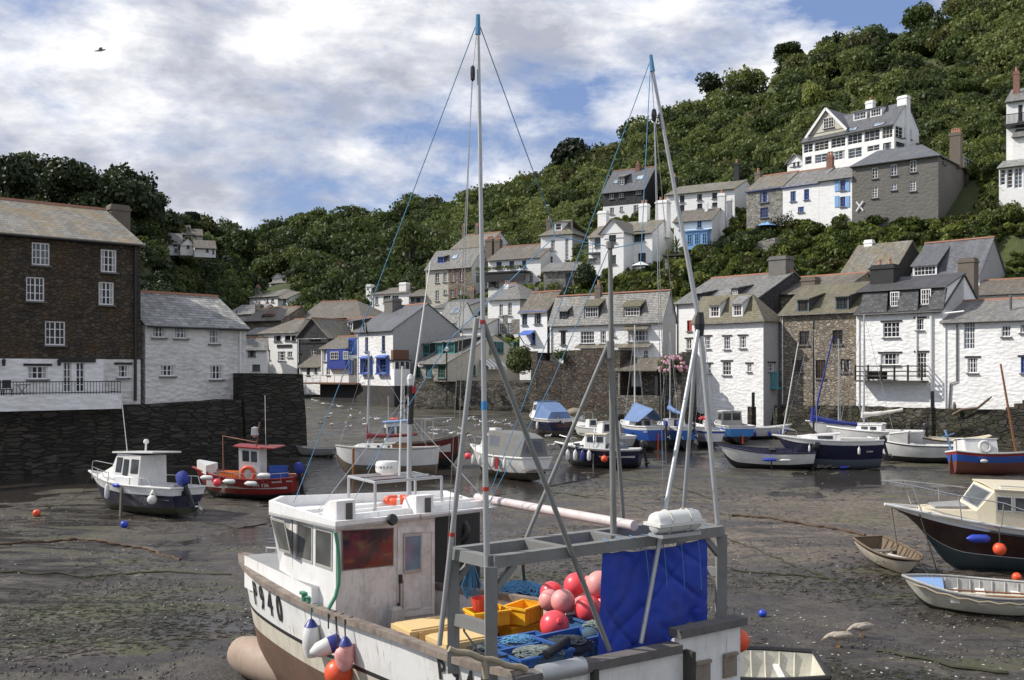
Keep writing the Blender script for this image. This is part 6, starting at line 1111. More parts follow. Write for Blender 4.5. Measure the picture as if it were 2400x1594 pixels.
r = boat_root('motor_boat', 'sky blue motor boat with grey windowed wheelhouse beside the black piles', 1712, 1036, 98, 0); h = hull(r, 4.6, 2.3, 1.35, [B_BLACK, paint('boat_sky_blue', (.05,.22,.55), .35, .3), B_WHITE], .4, .3, .0, .9, .3, .36, deck=True, cock=(.05,.5,.82,.8), deckm=B_WHITE, strake=.86); cabin(r, [(-.3,.85,.75,1.3,2.35),(1.1,.75,.55,1.35,2.3),(1.6,.5,.3,1.45,1.6)], B_GREY, 'wheelhouse', B_WHITE, .08, .06, wins=[(0,.08,.46,.4,.9),(0,.54,.92,.4,.9)], bw=[(0,.08,.46,.4,.9),(0,.54,.92,.4,.9)]); fender(r, (-1.4,1.2,.95), F_BLUE, .13, .55); m = MB(); m.prism([(-2.6,-.03,.1),(-2.35,-.03,.1),(-2.35,-.03,.7),(-2.55,-.03,.7)], (0,.06,0)); m.build('rudder', F_ORANGE, r)
r = boat_root('rowing_boat', 'white rowing boat with blue fenders lying under the bare stone house', 1792, 1030, 8, 0); h = hull(r, 4.1, 1.5, .95, [B_BLACK, B_WHITE, B_WHITE], .36, .25, .05, .8, .2, .4, inner=True, deckm=B_WHITE)
for x in (-1.1,.1,.9): fender(r, (x, -.8, .55), F_BLUE, .11, .4)
fender(r, (1.4,-.75,.85), F_BLUE, .1, .5, True); buoy_mesh(r, (-1.75,-.75,.55), .14, F_PINK, 'fender')
# white open boat with blue gunwale
r = boat_root('motor_boat', 'long white open boat with dark blue gunwale stripe and black outboard', 1795, 1098, 173, -5); h = hull(r, 5.3, 1.75, 1.05, [B_BLACK, B_WHITE, B_WHITE], .34, .42, .04, .8, .3, .4, inner=.45, deckm=B_NAVY, strake=.9); outboard(r, -2.7, 0, 1.05, None, R(-5), 0, 1.0); fender(r, (-.1,.98,.72), F_BLUE, .085, .8, True); fender(r, (-1.0,.97,.7), F_WHITE, .075, .6, True); m = MB(); m.box((-.2,.96,.3), (.07,.07,1.0)); m.build('beaching_leg', B_BLACK, r)
for x in (-1.5,0,1.1):
    m = MB(); m.box((x,0,.72), (.25,1.45 if x < 1 else 1.1,.04)); m.build('thwart', B_WHITE, r)
m = MB(); m.box((-.35,0,1.0), (.35,.5,.4)); m.build('engine_box', BLK_, r)
# navy yacht
r = boat_root('sailing_yacht', 'navy hulled yacht with white deck, black mast and blue sail cover', 1945, 1096, 170, -1, group='yachts aground on the mud'); h = hull(r, 5.7, 2.2, 1.75, [paint('grey_blue_keel', (.10,.13,.16), .6, .5), B_NAVY, B_WHITE], .36, .25, .05, .75, .5, .48, deck=True, cock=(.06,.42,.7,1.25), deckm=B_WHITE, strake=.80); cabin(r, [(-.5,.75,.65,1.7,2.15),(1.2,.62,.45,1.8,2.05),(1.9,.4,.25,1.85,1.9)], B_WHITE, 'coachroof', B_WHITE, .03, .03, wins=[(0,.25,.75,.3,.8)], bw=[(0,.3,.7,.05,.95)]); mast(r, .95, 1.9, 9.0, .065, BLK_, (2.95,2.5,2.6), CANV['blue'], True, 0, .15, zd=1.9, Lf=1.75, La=3.6); m = MB(); m.tube([(2.75,0,2.1),(1.85,0,7.6)], .045, 7, r1=.03); m.build('furled_jib', F_WHITE, r, smooth=60)
outboard(r, -2.9, .55, 1.5, None, R(15), 0, .9); lettering(h, 'Isobel', .13, .66, .16, TX, nm='boat_name'); tubes('pulpit_rail', r, [[(2.0,.6,2.3),(3.1,.1,2.5),(3.1,-.1,2.5),(2.0,-.6,2.3)],[(2.0,.6,1.9),(2.0,.6,2.3)],[(2.9,.1,1.95),(3.08,.1,2.5)]], .018, STEEL); fender(r, (1.3,1.0,1.3), F_WHITE, .07, .4); fender(r, (-1.5,1.1,1.2), F_WHITE, .08, .45)
r = boat_root('sailing_yacht', 'white yacht with cream stowed sail and ladder on its stern', 2055, 1072, 150, 0, group='yachts aground on the mud'); h = hull(r, 5.6, 2.3, 1.75, [B_REDB, B_WHITE, B_WHITE], .36, .2, .05, .8, .4, .45, deck=True, cock=(.06,.4,.7,1.2), deckm=B_WHITE); cabin(r, [(-.4,.75,.65,1.7,2.15),(1.2,.6,.45,1.8,2.1)], B_WHITE, 'coachroof', B_WHITE, .03, .03, wins=[(0,.2,.45,.3,.8),(0,.55,.8,.3,.8)]); mast(r, .8, 2., 9.4, .06, ALU, (2.7,2.4,3.1), CANV['white'], True, 0, .14, zd=1.9); outboard(r, -2.85, -.4, 1.7, None, R(10), 0, 1.); tubes('ladder', r, [[(-2.82,.2,.7),(-2.82,.2,1.7)],[(-2.82,.5,.7),(-2.82,.5,1.7)]]+[[(-2.82,.2,z),(-2.82,.5,z)] for z in (.8,1.1,1.4)], .02, STEEL)
r = boat_root('sailing_yacht', 'small white sloop with rolled blue jib hidden behind the navy yacht', 1985, 1040, 165, 0, group='yachts aground on the mud'); h = hull(r, 5.2, 2.0, 1.6, [B_BOTTOM, B_WHITE, B_WHITE], .4, .2, .05, .75, .4, .45, deck=True, deckm=B_WHITE); mast(r, .6, 1.6, 8., .05, ALU, None, None, True, 0, zd=1.7); m = MB(); m.tube([(2.4,0,1.9),(1.0,0,8.2)], .08, 8, r1=.05); m.build('furled_jib', CANV['blue'], r, smooth=60)
# white launch with grey foredeck, then white and varnished boat
r = boat_root('motor_boat', 'white launch with raised grey cockpit side and blue rudder', 2138, 1085, 152, 2); h = hull(r, 4.7, 1.9, 1.1, [B_BLACK, B_WHITE, B_BLACK], .34, .4, .02, .85, .3, .38, deck=True, cock=(.05,.5,.82,.7), deckm=B_WHITE, strake=.9); cabin(r, [(.2,.75,.65,1.1,1.9),(1.3,.55,.35,1.25,1.75),(2.0,.3,.15,1.35,1.4)], B_GREY, 'cuddy', B_WHITE, .04, .03, bw=[(0,.3,.7,.1,.8)]); m = MB(); m.prism([(-2.6,-.03,.1),(-2.3,-.03,.1),(-2.35,-.03,1.0),(-2.5,-.03,1.0)], (0,.06,0)); m.build('rudder', B_TEAL, r)
r = boat_root('motor_boat', 'white double ended boat with varnished gunwale and red bottom', 2222, 1078, 168, -2); h = hull(r, 4.8, 1.9, 1.35, [B_REDB, B_WHITE, B_WOOD, B_BLUE], .38, .4, .3, .3, .2, .42, band=.04, inner=.7, deckm=B_CREAM, strake=.91)
for x in (-1.0,.2,1.2): fender(r, (x, 1.02, .95), F_WHITE, .07, .28)
for x in (-1.2,0,1.1):
    m = MB(); m.box((x,0,1.1), (.25,1.5,.04)); m.build('thwart', B_CREAM, r)
# red and blue boat, right edge
r = boat_root('sailing_boat', 'white decked boat with red and blue bands and varnished mast at right edge', 2345, 1112, 3, -8, group='yachts aground on the mud'); h = hull(r, 5.4, 2.3, 1.15, [B_REDB, B_BLUE, B_RED, B_BLUE], .56, .3, .2, .55, .2, .42, inner=.5, deckm=B_WHITE, strake=.86); cabin(r, [(-2.3,.75,.6,1.25,2.0),(-.6,1.05,.95,1.15,1.95)], B_WHITE, 'canopy', B_WHITE, .05, .06)
m = MB(); m.torus((-1.35,-1.02,1.55), .3, .09, Matrix.Rotation(R(84),3,'X')); m.build('lifebuoy', F_WHITE, r, smooth=60); mast(r, 1.05, .8, 6.4, .075, B_WOOD, None, None, False, .55); m = MB(); m.prism([(-3.0,-.03,.1),(-2.65,-.03,.05),(-2.7,-.03,1.2),(-2.85,-.03,1.2)], (0,.06,0)); m.build('rudder', B_REDB, r); fender(r, (-1.5,-1.1,.75), F_WHITE, .1, .4, True)
for x in (-.2,.5,1.3):
    m = MB(); m.box((x,0,.95), (.28,1.9,.05)); m.build('thwart', B_WOOD, r)
m = MB(); m.bar((-2.6,.3,1.3), (-2.9,.3,2.6), .12, .08); m.bar((-3.2,.3,2.2), (-2.4,.3,2.4), .1, .06); m.build('mizzen_gallows', B_LBLUE, r)
# cream cruiser
r = boat_root('cabin_cruiser', 'cream cabin cruiser with dark maroon planked hull at the right edge', 2428, 1336, 177, -5); h = hull(r, 7.6, 2.6, 1.55, [paint('cruiser_bottom', (.035,.065,.075), .6, .5), B_CLINK, B_WHITE, B_WHITE], .38, .62, .0, .85, 1.1, .40, band=.05, deck=True, cock=(.02,.3,.85,.9), deckm=B_WHITE, strake=.86, planks=7, fine=2.4, kick=.8)
g_ = MB()
for sg in (1, -1): g_.tube([V(h.x(t/30,.86), sg*(h.b(t/30)*.97+.02), h.s(t/30)*.87) for t in range(23)], .05, 6); g_.build('rubbing_strake', B_BLACK, r) if sg < 0 else None
cabin(r, [(.1,1.1,.95,1.5,2.75),(1.75,1.02,.82,1.6,2.82),(2.25,.92,.72,1.68,2.15),(3.7,.5,.32,1.98,2.12)], B_CREAM, 'cabin', B_CREAM, .04, .05, wins=[(0,.34,.66,.50,.88),(0,.70,.985,.50,.88)], frame=STEEL, fw=[(1,.06,.94,.12,.9)])
cabin(r, [(-1.8,1.1,.95,1.45,2.6),(.12,1.12,.97,1.5,2.74)], CANV['slate'], 'cockpit_tent', None)
m = MB(); m.prism([(2.4,-.45,2.16),(3.4,-.3,2.12),(3.4,.3,2.12),(2.4,.45,2.16)], .08); m.build('hatch', B_GREY, r)
for sg in (1, -1): tubes('pulpit_rail', r, [[(.6,sg*1.18,2.15),(1.6,sg*1.12,2.5),(2.9,sg*.9,2.68),(4.2,sg*.42,2.9),(5.0,0,2.98)]]+[[(1.6,sg*1.12,2.5),(1.65,sg*1.14,1.75)],[(2.9,sg*.9,2.68),(2.8,sg*.95,1.9)],[(4.2,sg*.42,2.9),(3.9,sg*.5,2.1)]], .02, STEEL)
tubes('roof_rail', r, [[(.3,.72,2.82),(.35,.72,2.9),(1.5,.68,2.96),(1.55,.68,2.88)]], .018, STEEL)
fender(r, (2.3,1.08,1.35), F_BLUE, .13, .7, True); fender(r, (-.1,1.36,1.1), F_BLUE, .13, .7, True); buoy_mesh(r, (1.75,1.3,1.08), .2, F_ORANGE, 'fender'); tubes('lanyard', r, [[(1.75,1.3,1.3),(1.75,1.22,1.7),(1.85,1.1,1.75)]], .02, ROPED); tubes('mooring_rope', r, [[(3.9,.3,2.0),(3.6,.6,.8),(3.4,.7,.1)]], .02, ROPED)
# dinghies
r = boat_root('dinghy', 'small stubby white dinghy with worn black gunwale and brown inside', 2086, 1332, -74, 0, 10, sink=.04, group='dinghies on the mud'); h = hull(r, 2.4, 1.42, .62, [B_BOTTOM, paint('scuffed_cream', (.58,.52,.42), .6, .6, (.25,.2,.14)), B_BLACK], .2, .14, .0, .82, .12, .36, inner=.2, deckm=paint('brown_inside', (.17,.12,.075), .8, .6), strake=.84, fine=3.4, kick=.75)
for x in (-.55,.25):
    m = MB(); m.box((x,0,.42), (.2,1.15,.03)); m.build('thwart', B_OLDW, r)
m = MB(); m.bar((-.8,.1,.3), (.5,.25,.5), .1, .03); m.build('loose_board', F_WHITE, r); mb = MB(); rr = random.Random(3)
for k in range(14): mb.tube([(.1+rr.random()*.6,-.35+rr.random()*.5,.24+.1*rr.random()) for _ in range(4)], .012, 4)
mb.build('rope_tangle', ROPE, r)
r = boat_root('rowing_boat', 'white clinker rowing boat with blue foredeck and oars inside', 2290, 1425, 160, -10, sink=.02, group='dinghies on the mud'); h = hull(r, 3.5, 1.42, .72, [B_GREENB, paint('chalky_white', (.66,.64,.55), .6, .5, (.3,.28,.16)), B_LBLUE], .2, .22, .05, .72, .2, .42, inner=.22, deckm=INNER, strake=.93, planks=6, fine=2.6, kick=.7)
m = MB(); m.poly([h.P(.74,.93,-.02), h.P(.74,-.93,-.02), h.P(.99,-.5,-.02), h.P(.99,.5,-.02)]); m.build('foredeck', B_LBLUE, r)
for x in (-1.0,-.1,.6):
    m = MB(); m.box((x,0,.5), (.24,1.2,.03)); m.build('thwart', B_WHITE, r)
for k, y in enumerate((-.12,.12,.3)):
    m = MB(); m.tube([(.75,y,.58),(-1.3,y*.6,.62)], .025, 7); m.box((-1.5,y*.6,.62), (.5,.13,.02)); m.build('oar', B_WOOD if k != 1 else B_CREAM, r)
tubes('gunwale_rope', r, [[h.P(.02+.07*k, 1.04, -.07-.05*(k % 2)) for k in range(14)]], .03, ROPE)
r = boat_root('punt', 'white painted punt with black gunwale half hidden behind the trawler stern', 1728, 1634, 178, -9, sink=.0, group='dinghies on the mud'); h = hull(r, 3.2, 1.5, .72, [B_BOTTOM, B_WHITE, B_BLACK], .2, .1, .0, .8, .1, .3, inner=.15, deckm=paint('punt_white', (.62,.60,.52), .6, .5, (.25,.25,.1)), strake=.88)
g_ = MB()
for sg in (1,-1): g_.tube([h.P(t/20, sg, .03) for t in range(21)], .055, 6)
g_.tube([h.P(0,1,.03), h.P(0,-1,.03)], .055, 6); g_.build('gunwale_rubber', B_BLACK, r)
for x in (-.9,.1,.9):
    m = MB(); m.box((x,0,.45), (.12,1.2,.05)); m.build('thwart', B_WHITE, r)
r = boat_root('dinghy', 'grey dinghy in the shade beyond the end of the quay', 738, 1068, 170, 0, group='dinghies on the mud'); hull(r, 2.6, 1.3, .6, [B_BOTTOM, B_GREY, B_GREY], .3, .15, .0, .8, .1, .38, inner=True)
# ------------------------------------------------------------------ the big trawler in front
S1, ST = V(.09,13.6,0), V(-6.05,22.3,0); S2 = V(3.62,15.88,0); tv = V(-.64,.77,0); C1, C2 = S1+tv*4, V(-5.3,19.6,0)
TU = (S2-S1).normalized(); TN = V(TU.y,-TU.x,0); TM = (S1+S2)/2; TAX = (ST-TM); TF = TAX.normalized()
TR = thing('fishing_trawler', 'large white fishing trawler lettered P940 filling the foreground', 'trawler', (-1.5,17.5,0)); TO = V(-1.5,17.5,0)
T_HULL = paint('trawler_white', (.78,.78,.76), .4, .4, (.27,.22,.16), 1.1, rust=.7); T_HOUSE = paint('wheelhouse_white', (.82,.82,.81), .4, .3, (.35,.27,.2), 1.6, fine=.03, rust=.5); T_LOW = paint('stained_topside', (.62,.58,.48), .5, .6, (.22,.16,.10)); T_BOOT = paint('worn_red_brown_bottom', (.14,.075,.05), .75, .7, (.05,.045,.025)); T_RAIL = paint('worn_wooden_rail', (.25,.205,.17), .85, .9, (.05,.035,.03), 3.); T_DECK = paint('dark_deck', (.05,.055,.06), .8, .5, (.12,.1,.08)); T_GANT = paint('grey_gantry_steel', (.20,.205,.20), .65, .5, (.11,.09,.07), 2., rust=.5); T_TOPG = paint('grey_non_slip', (.28,.28,.28), .9, .5, (.18,.17,.16)); T_SOFT = paint('aft_bulkhead_white', (.72,.70,.68), .5, .6, (.26,.2,.15), 4., rust=.8); T_BULB = paint('bulb_tan', (.36,.27,.21), .7, .5, (.14,.11,.07))
def TG(s): return S1*(1-s)**3+C1*(3*s*(1-s)**2)+C2*(3*s*s*(1-s))+ST*s**3
def TZ(s): return interp(s, [0,.06,.12,.25,.5,.75,.9,1], [2.61,2.54,2.5,2.52,2.47,2.53,2.58,2.62])
def TA(s):                                          # centreline point abreast of the port gunwale
    g = TG(s)-TM; det = TAX.x*TU.y-TAX.y*TU.x; return TM+TAX*((g.x*TU.y-g.y*TU.x)/det)
def TH(s, z, side=1):
    g, a = TG(s), TA(s); zg = TZ(s); w_ = max(0, min(1, z/zg)); p = .16+.5*max(0, (s-.5)/.5)**1.4
    q = a+(g-a)*side*(w_**p); q = q-TF*((1-w_)*1.0*max(0, (s-.8)/.2)**1.5); return V(q.x, q.y, z)
m = MB(); zs_ = [0,.35,.75,1.1,1.35,1.70,1.78,2.1,2.35,1e9]; SS_ = [1-(1-i/36)**1.0 for i in range(37)]
for side in (1,-1):
    o = len(m.v)
    for s in SS_:
        for z in zs_: m.v.append(tuple(TH(s, min(z, TZ(s)), side)))
    K = len(zs_)
    for i in range(36):
        for j in range(K-1):
            q = [o+i*K+j, o+(i+1)*K+j, o+(i+1)*K+j+1, o+i*K+j+1]; m.f.append(q[::-1] if side > 0 else q); m.m.append(3 if j < 4 else (2 if j == 4 else (1 if j == 5 else 0)))
for j in range(K-1): m.f.append([j, j+1, o+j+1, o+j]); m.m.append(3 if j < 4 else (2 if j == 4 else (1 if j == 5 else 0)))
hullo = m.build('hull', [T_HULL, BLK_, T_LOW, T_BOOT], TR, TO, smooth=50)
m = MB(); bc = V(-5.55,21.75,.52); fr = -TF; M_ = Matrix(((TF.x,-TF.y,0),(TF.y,TF.x,0),(0,0,1))); m.lathe([(0,.95),(.22,.88),(.36,.68),(.43,.35),(.45,0),(.44,-.8),(.35,-1.6)], 18, bc, 0, M_ @ Matrix.Rotation(R(90),3,'Y')); m.build('bulbous_bow', T_BULB, TR, TO, smooth=60)
m = MB(); pts = [TH(s, TZ(s))+V(0,0,.05) for s in SS_]
for a, b in zip(pts[:-1], pts[1:]): m.bar(a, b, .17, .10)
pts = [TH(s, TZ(s), -1)+V(0,0,.05) for s in SS_]
for a, b in zip(pts[:-1], pts[1:]): m.bar(a, b, .16, .12)
m.build('gunwale', T_RAIL, TR, TO)
m = MB(); dk_ = [TH(s, 1.9, 1) for s in SS_]; dk2 = [TH(s, 1.9, -1) for s in SS_]
for i in range(36): m.poly([dk_[i], dk2[i], dk2[i+1], dk_[i+1]])
for side in (1,-1):
    for i in range(36):
        f = lambda s, z: TH(s, z, side)+(TA(s)-TG(s)).normalized()*.06*side; q = [f(SS_[i],1.9), f(SS_[i+1],1.9), f(SS_[i+1],TZ(SS_[i+1])), f(SS_[i],TZ(SS_[i]))]; m.poly(q, 1)
m.build('deck', [T_DECK, T_SOFT], TR, TO)
for k, ch in enumerate('P940'):                     # registration, on the bow and on the quarter
    for base, st, zc_, sz in ((.795,.052,2.17,.70),(.150,.029,2.29,.46)):
        s = base-st*k; c = TH(s, zc_); x = TH(s-.01, zc_)-TH(s+.01, zc_); up = TH(s, zc_+.15)-TH(s, zc_-.15); n_ = x.cross(up).normalized(); text_obj('registration', ch, sz, TB, TR, Matrix.Translation(-TO) @ frame4(c+n_*.02, x, up), .004, .78)
# transom
on = lambda px, py, d=0.: hit(px, py, S1-TN*d, TN)
m = MB(); zt_ = 2.6; o_ = TN*.02
P_ = lambda p, z: V(p.x, p.y, z)
a = S1+TN*.03; b_ = S2+TN*.03; ulow = (on(1590,1499)-S1).dot(TU)
m.prism([P_(a,.4), P_(b_,.4), P_(b_,2.52), P_(a,2.52)], -TN*.12); m.prism([P_(a+TU*ulow,2.521), P_(b_,2.521), P_(b_,2.74), P_(a+TU*ulow,2.74)], -TN*.12); m.build('transom', T_HULL, TR, TO)
m = MB(); m.bar(P_(a-TU*.1-TN*.06,2.585), P_(a+TU*ulow-TN*.06,2.585), .26, .13); m.bar(P_(a+TU*(ulow-.04)-TN*.06,2.80), P_(b_+TU*.08-TN*.06,2.82), .28, .12); m.build('stern_rail', paint('worn_grey_rail', (.13,.12,.115), .8, .7, (.05,.045,.04), 3.), TR, TO)
m = MB()
for px, w_ in ((1385,.16),(1602,.34)): u = (on(px,1560)-S1).dot(TU); m.bar(P_(S1+TU*u+TN*.06,.6), P_(S1+TU*u+TN*.06,2.55), w_, .08, up=TU)
m.build('stern_posts', paint('stern_post_black', (.035,.033,.03), .8, .5), TR, TO)
m = MB(); a_, b2 = (on(1262,1563)-S1).dot(TU), (on(1366,1545)-S1).dot(TU); m.tube([P_(S1+TU*a_,2.60), P_(S1+TU*b2,2.60)], .13, 14); m.build('stern_roller', ALU, TR, TO, smooth=50)
T_HATCH = paint('rusty_flap', (.24,.22,.19), .6, .9, (.24,.11,.04), 5.)
for q in ((1622,1553,1658,1606),(1690,1534,1720,1578)):
    u0 = (on(q[0],q[1])-S1).dot(TU); u1 = (on(q[2],q[1])-S1).dot(TU); z1 = on(q[0],q[1]).z; z0 = on(q[2],q[3]).z-.02; m = MB(); m.prism([P_(S1+TU*u0+TN*.035,z0), P_(S1+TU*u1+TN*.035,z0), P_(S1+TU*u1+TN*.035,z1), P_(S1+TU*u0+TN*.035,z1)], TN*.035); m.bar(P_(S1+TU*u0+TN*.08,z1), P_(S1+TU*u1+TN*.08,z1), .05, .05); m.build('scupper_flap', T_HATCH, TR, TO)
# whaleback along the bow
zw = 2.87; top = [Rz(*q, zw) for q in ((573,1302),(592,1311),(625,1326),(675,1350),(730,1377),(785,1368),(790,1360),(655,1294),(620,1297))]
m = MB(); m.prism([P_(p,2.2) for p in top], zw-2.2, 0, 1); m.build('whaleback', [T_HOUSE, T_TOPG], TR, TO)
m = MB(); p = Rz(625,1294,zw+.02); m.tube([p, p+V(0,0,.09), p+V(.22,-.05,.09), p+V(.22,-.05,0)], .025, 6); m.build('mooring_cleat', ALU, TR, TO)
# wheelhouse -----------------------------------------------------------------------
zr0 = 4.0; Bq, Cq, Aq = Rz(786,1241,zr0), Rz(1166,1195,zr0), Rz(630,1206,zr0); Dq, Eq = V(-1.44,21.7,zr0), V(-4.7,20.2,zr0)
RU = (Cq-Bq).normalized(); RNn = V(RU.y,-RU.x,0); RF = -RNn
aw = Bq+RF*.12; onA = lambda px, py, d=0.: hit(px, py, aw-RNn*d, RNn)
K0 = onA(787,1300); K4 = onA(1019,1300); pdir = (Aq-Bq).normalized(); pn = V(-pdir.y, pdir.x, 0); pn = pn if pn.x < 0 else -pn
onP = lambda px, py: hit(px, py, K0, pn)
K1 = onP(686,1300); wz0, wz1 = 1.9, zr0
K2b = V((655-HX)/F*19.75, 19.75, 0); K2t = V((634-HX)/F*19.5, 19.5, 0); K1t = V(K1.x-.02, K1.y, 0)
K3 = K4+RF*2.2; m = MB(); Q = lambda p, z: V(p.x, p.y, z); zb_ = 2.95
m.poly([Q(K0,wz0), Q(K4,wz0), Q(K4,wz1), Q(K0,wz1)], 1); m.poly([Q(K1,wz0), Q(K0,wz0), Q(K0,wz1), Q(K1,wz1)]); m.poly([Q(K2b,wz0), Q(K1,wz0), Q(K1,zb_), Q(K2b,zb_)]); m.poly([Q(K2b,zb_), Q(K1,zb_), Q(K1t,wz1), Q(K2t,wz1)])
fr3 = K3+V(.1,.3,0); m.poly([Q(fr3,wz0), Q(K2b,wz0), Q(K2b,zb_), Q(fr3,zb_)]); m.poly([Q(fr3,zb_), Q(K2b,zb_), Q(K2t,wz1), Q(fr3,wz1)]); m.poly([Q(K4,wz0), Q(fr3,wz0), Q(fr3,wz1), Q(K4,wz1)])
who = m.build('wheelhouse', [T_HOUSE, T_SOFT], TR, TO)
PB_ = [Bq, Cq, Dq, Eq, Aq]; rimh = [.14,.06,.20,.27,.27]
m = MB(); m.prism([V(p.x,p.y,zr0) for p in PB_], .05)
cen = sum(PB_, V(0,0,0))/5
for i in range(5):
    j = (i+1) % 5; p, q = PB_[i], PB_[j]; pi, qi = p+(cen-p)*.05, q+(cen-q)*.05; hp, hq = rimh[i], rimh[j]
    m.poly([Q(p,zr0), Q(q,zr0), Q(q,zr0+hq), Q(p,zr0+hp)]); m.poly([Q(p,zr0+hp), Q(q,zr0+hq), Q(qi,zr0+hq), Q(pi,zr0+hp)]); m.poly([Q(pi,zr0+hp), Q(qi,zr0+hq), Q(qi,zr0+.03), Q(pi,zr0+.03)])
for f_ in (.18,.38,.62): m.bar(Bq.lerp(Aq,f_)+RU*.15+V(0,0,.11), Cq.lerp(Dq,f_)-RU*.1+V(0,0,.11), .10, .12)
ro = m.build('roof', T_HOUSE, TR, TO)
def panel(px4, on_, mats, parent, name, dz=.012, inset=.07, n_=None):
    c = [on_(*p) for p in px4]; nn = (c[1]-c[0]).cross(c[3]-c[0]).normalized(); cc = sum(c, V(0,0,0))/4
    if nn.dot(V(0,0,CZ)-cc) < 0: nn = -nn
    mm = MB(); out = [p+nn*dz for p in c]; inn = [cc+(p-cc)*(1-inset*2)+nn*dz for p in c]; rec = [p-nn*(dz*.6) for p in inn]
    for k in range(4): l = (k+1) % 4; mm.poly([out[k], out[l], inn[l], inn[k]]); mm.poly([c[k], c[l], out[l], out[k]]); mm.poly([inn[k], inn[l], rec[l], rec[k]])
    mm.poly(rec, 1); return mm.build(name, mats, parent, TO)
zz1 = lambda x, y: (560+x/3.05, 1080+y/3.05)
W_FRM = paint('worn_window_rim', (.42,.41,.38), .5, .6, (.2,.15,.1), 5.)
def onF(px, py): n_ = (Q(K1,zb_)-Q(K2b,zb_)).cross(Q(K2t,wz1)-Q(K2b,zb_)).normalized(); return hit(px, py, Q(K2b,zb_), n_)
WGL = glass_mat('wheelhouse_glass', (.05,.052,.05), .15, .45)
panel([zz1(*p) for p in ((292,642),(375,668),(328,432),(225,402))], onF, [W_FRM, WGL], who, 'window')
panel([zz1(*p) for p in ((408,698),(528,740),(530,465),(415,432))], onP, [W_FRM, WGL], who, 'window'); panel([zz1(*p) for p in ((545,745),(668,787),(672,502),(547,470))], onP, [W_FRM, WGL], who, 'window')
def aft_glass():                                    # tinted pane through which gear shows as soft patches
    t = NT('tinted_window'); uv = t.tc('UV'); s_ = t.n('ShaderNodeSeparateXYZ'); t.l(uv[0], uv[1], s_, 0); n_ = t.noise(uv, 2.2, 3)
    b = t.mix((t.ramp(n_, 0, [(.42, 0.), (.58, 1.)]), 0), (.035,.03,.03), (.14,.032,.03)); b = t.mix((t.ramp(t.noise(t.tc('UV', (1.4,3,1)), 1.7, 2), 0, [(.55, 0.), (.7, 1.)]), 0), b, (.16,.10,.035)); t.col(b); t.set(Roughness=.15); return t.mat
panel([zz1(*p) for p in ((735,787),(1103,748),(1105,478),(732,497))], onA, [T_RAIL, aft_glass()], who, 'window', inset=.02)
dq = [zz1(*p) for p in ((1128,1122),(1388,1090),(1392,462),(1130,470))]; do = panel(dq, onA, [T_SOFT, paint('door_white', (.66,.65,.63), .5, .5, (.3,.2,.14), 5.)], who, 'door', dz=.035, inset=.07)
panel([zz1(*p) for p in ((1178,805),(1302,790),(1306,515),(1178,525))], lambda x, y: onA(x, y, -.03), [W_FRM, glass_mat('door_glass', (.06,.09,.12), .1, .5)], do, 'pane'); panel([zz1(*p) for p in ((1175,1075),(1302,1050),(1302,840),(1175,852))], lambda x, y: onA(x, y, -.03), [paint('door_white', (.66,.65,.63)), T_SOFT], do, 'door_panel')
m = MB(); p = onA(*zz1(1155,845), -.07); m.box(p, (.05,.06,.16), math.atan2(RU.y,RU.x)); m.box(p-V(0,0,.35)+RF*.025, (.03,.01,.6), math.atan2(RU.y,RU.x), 1); m.build('handle', [BLK_, RUST], do, TO)
m = MB(); p = onA(*zz1(1085,425), -.13); m.lathe([(0,.1),(.1,.09),(.11,.02),(.09,0),(0,-.01)], 12, p, 0, M_ @ Matrix.Rotation(R(-70),3,'Y')); m.build('flood_lamp', BLK_, who, TO)
for x in (760,820,870): pass
m = MB(); sh_ = K4+RF*1.3; m.prism([Q(K4+RF*.6,1.9), Q(sh_+RU*2.2,1.9), Q(sh_+RU*2.2,3.98), Q(K4+RF*.6,3.98)], RF*.08); m.build('recess_dark_panel', BLK_, TR, TO)  # black panel added to paint the recess beside the wheelhouse dark
m = MB(); pts = [onA(*zz1(x,y), -.07) for x, y in ((690,510),(705,600),(712,700),(716,800),(712,880),(690,970),(640,1060))]; m.tube(pts, .035, 8); m.build('green_hose', ROPEG, who, TO, smooth=60)
ra_ = math.atan2(RU.y, RU.x)
for (x0, x1, yt, yb) in ((650,805,270,440),(1215,1365,235,400)):   # exhaust housings at the after edge of the roof
    c = onA(*zz1((x0+x1)/2, yb), .25); wd = (x1-x0)/3.05*c.y/F; hh = (yb-yt)/3.05*c.y/F; m = MB(); uu, ff = RU*(wd/2), RF
    prof = [(-.18,0),(-.18,hh),(.05,hh),(.22,hh*.8),(.30,hh*.45),(.30,0)]
    m.prism([c-uu+ff*(d)+V(0,0,z-.02) for d, z in prof], RU*wd); v_ = m.build('exhaust_housing', T_HOUSE, ro, TO)
    m = MB(); m.poly([c+RU*(-wd*.02)-RF*.19+V(0,0,hh*.12), c+RU*(wd*.34)-RF*.19+V(0,0,hh*.12), c+RU*(wd*.34)-RF*.19+V(0,0,hh*.85), c+RU*(-wd*.02)-RF*.19+V(0,0,hh*.85)]); m.build('grille', paint('dusty_grille', (.09,.085,.075), .8, .5), v_, TO)
zf_ = 4.66; fc = [Rz(817,1117,zf_), Rz(879,1131,zf_), Rz(1035,1118,zf_), Rz(973,1108,zf_)]
m = MB(); m.tube(fc+[fc[0]], .03, 7); m.tube([fc[0].lerp(fc[1],.5), fc[3].lerp(fc[2],.5)], .028, 6)
for p in fc: m.tube([p, V(p.x,p.y,4.04)], .03, 7)
m.build('roof_frame', ALU, TR, TO, smooth=50)
